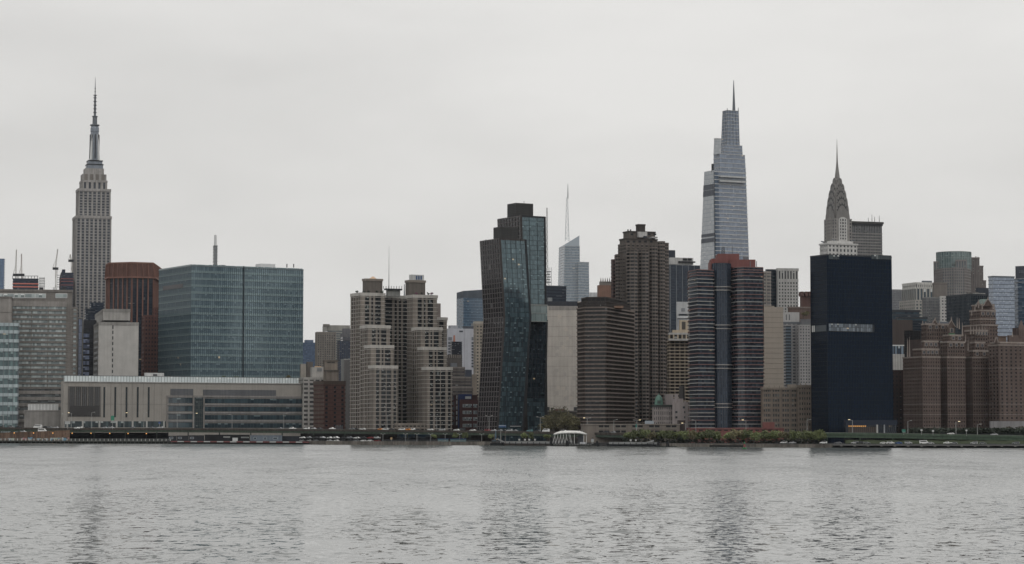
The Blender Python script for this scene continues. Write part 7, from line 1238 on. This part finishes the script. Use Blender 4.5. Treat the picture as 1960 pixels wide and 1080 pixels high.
for k, px in enumerate((994, 1005, 1013, 1024, 1207, 1217)):
    r = root("white_notice", ("white notice board on the rusty landing barge, " + ("first", "second", "third", "fourth")[k] + " from left") if k < 4 else "white notice board on the dark landing barge, " + ("left", "right")[k - 4] + " of two", "sign", px, -11, 1.6); MB().bar((0, 0, 0), (0, 0, 2.4), .08).build("post", LP, r); MB().box(-.6, .6, -.1, 0, 2.0, 3.2).build("board", wall(S(172, 174, 172)), r)
# buoy
r = root("channel_buoy", "small green and red channel buoy floating off the striped tower", "buoy", 1425, -60, 0); GB = paint(S(24, 110, 64), .5, 0, "buoy_green")
bpos = Yz(859.5); r.location = (Xp(1425, bpos, 858), bpos, 0); MB().lathe([(1.0, -.4), (1.35, .1), (1.35, .7), (.6, .85)], 14).build("float", GB, r)
for q in range(4): a = pi / 4 + pi / 2 * q; MB().bar((.8 * cos(a), .8 * sin(a), .7), (.3 * cos(a), .3 * sin(a), 3.2), .12).build("cage_leg", paint(S(140, 40, 44), .5), r)
MB().box(-.4, .4, -.4, .4, 1.4, 2.6).build("red_panel", paint(S(150, 40, 44), .5), r); MB().lathe([(.45, 3.2), (.5, 3.8), (.2, 4.2)], 8).build("lantern", GB, r)
# ------------------------------------------------------------------ right bank: grass, shed, hedge
gr = wall((.032, .042, .02), .95, .35, .5, name="grass_bank"); a, b = 1640, 2010
v = []; f = []
for i in range(38):
    px = 1618 + i * 10.5
    for of, z in ((15, GZ + .05), (22, GZ + 2.2), (60, GZ + 3.4)): p = SP(px, of, z); v.append((p[0], p[1], z + .25 * sin(i * 1.7)))
for i in range(37):
    for j in range(2): q = i * 3 + j; f.append((q, q + 3, q + 4, q + 1))
tag(link("grass_bank", mesh("grass_bank", v, f, gr)), "green grass bank behind the right riverside road", "grass", kind="structure")
r = root("open_shed", "long low open shed with pale roof edge under the right highway", "shed", 1626, 44, GZ); strip("roof", 1622, 1768, 44, 50, GZ + 4.2, GZ + 4.7, wall(S(124, 124, 120)), r); strip("back_wall", 1624, 1766, 49, 50, GZ, GZ + 4.2, wall(S(44, 42, 40)), r)
for k in range(21): strip("post", 1625 + 7 * k, 1625.7 + 7 * k, 44.3, 44.7, GZ, GZ + 4.2, COLM, r)
# ------------------------------------------------------------------ vegetation
def leafmat(c, name):
    key = (name, c)
    if key in MATS: return MATS[key]
    m, n, l, b = newmat(name); oi = n.new("ShaderNodeObjectInfo"); g = n.new("ShaderNodeNewGeometry"); t = n.new("ShaderNodeTexNoise"); t.inputs["Scale"].default_value = .9; l.new(g.outputs["Position"], t.inputs[0])
    a = n.new("ShaderNodeMapRange"); a.inputs[1].default_value = .3; a.inputs[2].default_value = .7; a.inputs[3].default_value = .7; a.inputs[4].default_value = 1.35; l.new(t.outputs[0], a.inputs[0]); q = n.new("ShaderNodeMapRange"); q.inputs[3].default_value = .65; q.inputs[4].default_value = 1.35; l.new(oi.outputs["Random"], q.inputs[0]); p = n.new("ShaderNodeMath"); p.operation = 'MULTIPLY'; l.new(a.outputs[0], p.inputs[0]); l.new(q.outputs[0], p.inputs[1])
    v = n.new("ShaderNodeVectorMath"); v.operation = 'SCALE'; v.inputs[0].default_value = c; l.new(p.outputs[0], v.inputs["Scale"]); l.new(v.outputs[0], b.inputs["Base Color"]); b.inputs["Roughness"].default_value = .8; MATS[key] = m; return m
BARK = wall((.06, .05, .042), .9, name="bark")
def crown_mesh(seed, R, Hh, n, leaf, lobes):
    rnd = random.Random(seed); v = []; f = []; cs = []
    for k in range(lobes): a = rnd.random() * 2 * pi; rr = R * .62 * sqrt(rnd.random()); cs.append((rr * cos(a), rr * sin(a), Hh * (.25 + .55 * rnd.random()), R * (.34 + .2 * rnd.random())))
    for i in range(n):
        c = rnd.choice(cs); u = rnd.gauss(0, 1), rnd.gauss(0, 1), rnd.gauss(0, 1); l = sqrt(sum(q * q for q in u)) or 1; rad = c[3] * (.55 + .5 * rnd.random())
        p = [c[0] + u[0] / l * rad, c[1] + u[1] / l * rad, c[2] + u[2] / l * rad * .8]; s = leaf * (.6 + .8 * rnd.random())
        e1 = [rnd.gauss(0, 1) for _ in range(3)]; e2 = [rnd.gauss(0, 1) for _ in range(3)]; q1 = sqrt(sum(x * x for x in e1)); q2 = sqrt(sum(x * x for x in e2)); e1 = [x / q1 * s for x in e1]; e2 = [x / q2 * s for x in e2]; b0 = len(v)
        v += [tuple(p[j] - e1[j] for j in range(3)), tuple(p[j] + e2[j] for j in range(3)), tuple(p[j] + e1[j] for j in range(3)), tuple(p[j] - e2[j] for j in range(3))]; f.append((b0, b0 + 1, b0 + 2, b0 + 3))
    return mesh("crown", v, f), cs
def trunk_mesh(cs, h, r):
    mb = MB(); mb.bar((0, 0, 0), (0, 0, h), r, 7, r * .7)
    for c in cs: mb.bar((0, 0, h * .8), (c[0] * .8, c[1] * .8, h + c[2] * .8), r * .42, 5, r * .12)
    return mesh("trunk", mb.v, mb.f, BARK)
TREEK = {}
for kind, R, Hh, n, leaf, lobes, th, tr in (("round", 4.8, 5.8, 1500, .45, 12, 3.0, .26), ("wide", 5.6, 5.2, 1700, .45, 13, 2.8, .28), ("tall", 7.5, 15, 1500, .42, 16, 6, .45), ("small", 2.4, 4.0, 450, .3, 7, 2.0, .14), ("bush", 1.5, 1.8, 260, .22, 6, .3, .08)):
    TREEK[kind] = [(lambda c: (c[0], trunk_mesh(c[1], th, tr), th))(crown_mesh(hash_ + 11 * len(kind), R, Hh, n, leaf, lobes)) for hash_ in range(3)]
def tree(kind, i, loc, label, mat, sc=1.0, group=None, name="tree", cat="tree"):
    c, t, th = TREEK[kind][i % 3]; r = link(name, None, None, loc); tag(r, label, cat, group); r.scale = (sc, sc, sc * (1 + .1 * ((i * 5) % 3 - 1))); r.rotation_euler = (0, 0, i * 1.3)
    if not c.materials: c.materials.append(mat)
    o = link("crown", c, r, (0, 0, th)); o.material_slots[0].link = 'OBJECT'; o.material_slots[0].material = mat; link("trunk", t, r); return r
GRT = leafmat((.10, .12, .048), "spring_leaves"); OLV = leafmat((.125, .115, .06), "olive_buds"); LGT = leafmat((.125, .15, .06), "young_leaves"); PUR = leafmat((.16, .07, .11), "redbud_blossom"); DGR = leafmat((.03, .04, .028), "dark_shrub"); BRN = leafmat((.09, .075, .05), "bare_twigs")
row = [1203, 1219, 1235, 1250, 1266, 1281, 1296, 1311, 1327, 1342, 1358, 1370, 1396, 1413, 1431, 1449, 1466, 1484, 1503, 1521, 1540, 1556, 1569]
ords = "first second third fourth fifth sixth seventh eighth ninth tenth eleventh twelfth thirteenth fourteenth fifteenth sixteenth seventeenth eighteenth nineteenth twentieth twenty-first twenty-second twenty-third".split()
for i, px in enumerate(row): tree(("round", "wide")[i % 2], i, SP(px, 11 + (i * 7 % 5) * 1.5, GZ), f"{ords[i]} green tree from the left in the waterfront row", (GRT, GRT, LGT, OLV, GRT)[i % 5], .92 + .1 * ((i * 3) % 4) / 3, "green trees in the waterfront row")
strip_h = root("dark_hedge", "dark hedge strip behind the waterfront tree row", "hedge", 1190, 22, GZ); 
hm = MB(); rnd = random.Random(4); hv, hf = [], []
for i in range(1800):
    px = 1190 + 392 * rnd.random(); p = SP(px, 19 + 3 * rnd.random(), GZ + 2.6 * rnd.random()); s = .45; b0 = len(hv); e1 = [rnd.gauss(0, s) for _ in range(3)]; e2 = [rnd.gauss(0, s) for _ in range(3)]; q = [p[j] - strip_h.location[j] for j in range(3)]; hv += [tuple(q[j] - e1[j] for j in range(3)), tuple(q[j] + e2[j] for j in range(3)), tuple(q[j] + e1[j] for j in range(3)), tuple(q[j] - e2[j] for j in range(3))]; hf.append((b0, b0 + 1, b0 + 2, b0 + 3))
ho = link("foliage", mesh("foliage", hv, hf, DGR), strip_h); ho["kind"] = "stuff"
for i, (px, of, lb, sc) in enumerate(((1050, 62, "left tall olive tree between bent tower and brown apartments", 1.1), (1066, 70, "second tall olive tree right of the bent towers", 1.2), (1084, 62, "third tall olive tree below the limestone slab", 1.1), (1100, 68, "rightmost tall olive tree against the brown banded apartments", 1.0))): tree("tall", i, SP(px, of, GZ), lb, OLV, sc, "tall olive trees below the limestone slab")
for i, (px, lb) in enumerate(((830, "young tree left of the teal kiosks"), (872, "young tree behind the wider teal kiosk"), (890, "young tree right of the teal kiosks"), (940, "young tree left of the work boat"), (1003, "left young tree behind the rusty barge"), (1016, "right young tree behind the rusty barge"), (1047, "young tree left of the ferry canopy"))): tree("small", i, SP(px, 8, GZ), lb, LGT, 1.15, "young trees under the highway")
for i, (px, lb, kd, mt, sc) in enumerate(((314, "brown leafless shrub, leftmost on the low block's roof", "small", BRN, .85), (325, "second brown shrub from left on the low block's roof", "small", BRN, .9), (337, "third brown shrub from left on the low block's roof", "small", BRN, .8), (350, "fourth brown shrub from left on the low block's roof", "small", BRN, .75), (383, "lone low brown shrub on the low block's roof", "bush", BRN, 1.2), (428, "left of two green trees on the low block's roof", "small", LGT, .95), (452, "right of two green trees on the low block's roof", "small", LGT, 1.1), (476, "purple flowering shrub at left of three on the roof", "bush", PUR, 1.3), (485, "purple flowering shrub in the middle of three on the roof", "bush", PUR, 1.5), (494, "purple flowering shrub at right of three on the roof", "bush", PUR, 1.2), (520, "lone purple flowering shrub on the low block's roof", "bush", PUR, 1.3), (551, "green tree at the right end of the low block's roof", "small", OLV, 1.15))):
    Y = 1890 + (px - 122) * .22; tree(kd, i, (Xp(px, Y, 720), Y, Zp(729.5, 1868) + .5), lb, mt, sc, "shrubs on the low block's roof", "roof_shrub" if kd == "bush" else "roof_tree", "shrub" if kd == "bush" else "tree")
for i, (px, lb) in enumerate(((683, "dark roof shrub at the left corner of the stepped apartments"), (697, "dark roof shrub beside the left penthouse"), (706, "second dark roof shrub beside the left penthouse"), (721, "dark roof shrub before the left penthouse"), (731, "dark roof shrub right of the left penthouse"), (796, "dark roof shrub before the right penthouse"), (808, "second dark roof shrub before the right penthouse"), (820, "dark roof shrub right of the right penthouse"), (827, "dark roof shrub at the right corner of the stepped apartments"))): Y = 1806; tree("bush", i, (Xp(px, Y, 558), Y, Zp(561.5 if px < 740 else 565, 1800) + .3), lb, (DGR, DGR, PUR)[i % 3] if px > 740 else DGR, 1.05, "roof shrubs of the stepped apartments", "roof_shrub", "shrub")
for i, (px, lb) in enumerate(((1922, "left bare tree before the grey terrace wall"), (1931, "middle bare tree before the grey terrace wall"), (1953, "right bare tree before the grey terrace wall"))): tree("small", i, SP(px, 60, GZ + 3), lb, BRN, 1.4, "bare trees before the terrace wall")
for i, (px, lb) in enumerate(((1546, "shrubby tree left on a brown roof beside the black tower"), (1552, "shrubby tree right on a brown roof beside the black tower"))): Y = 1873; tree("small", i, (Xp(px - 8, Y, 600), Y, Zp(611, 1876)), lb, OLV, 1.1, "trees on a roof beside the black tower", "roof_tree")
r = root("green_fence_hedge", "dark green hedge before the gothic apartments", "hedge", 1735, 52, GZ)
hv, hf = [], []
for i in range(1500):
    px = 1735 + 230 * rnd.random(); z = Zp(820 + 8 * rnd.random(), shore(px) + 54); p = SP(px, 52 + 3 * rnd.random(), z); s = .5; b0 = len(hv); e1 = [rnd.gauss(0, s) for _ in range(3)]; e2 = [rnd.gauss(0, s) for _ in range(3)]; q = [p[j] - r.location[j] for j in range(3)]; hv += [tuple(q[j] - e1[j] for j in range(3)), tuple(q[j] + e2[j] for j in range(3)), tuple(q[j] + e1[j] for j in range(3)), tuple(q[j] - e2[j] for j in range(3))]; hf.append((b0, b0 + 1, b0 + 2, b0 + 3))
ho = link("foliage", mesh("foliage", hv, hf, DGR), r); ho["kind"] = "stuff"; strip("retaining_wall", 1735, 1965, 53.5, 56, GZ, Zp(826, 1500), wall(S(40, 46, 44)), r)

# ------------------------------------------------------------------ river haze: one even box of air round everything
HAZE = 1.1e-5
hz = bpy.data.materials.new("haze_air"); hz.use_nodes = True; hn = hz.node_tree.nodes; hn.remove(hn["Principled BSDF"]); pv = hn.new("ShaderNodeVolumePrincipled"); pv.inputs["Color"].default_value = (.82, .88, .95, 1); pv.inputs["Density"].default_value = HAZE; pv.inputs["Anisotropy"].default_value = 0.0
hz.node_tree.links.new(pv.outputs[0], hn["Material Output"].inputs["Volume"])
ho = link("haze", mesh("haze", *(lambda q: (q.v, q.f))(MB().box(-9500, 9500, -9500, 9500, -4, 520)), hz)); tag(ho, "thin pale haze over the river and the city", "haze", kind="stuff")
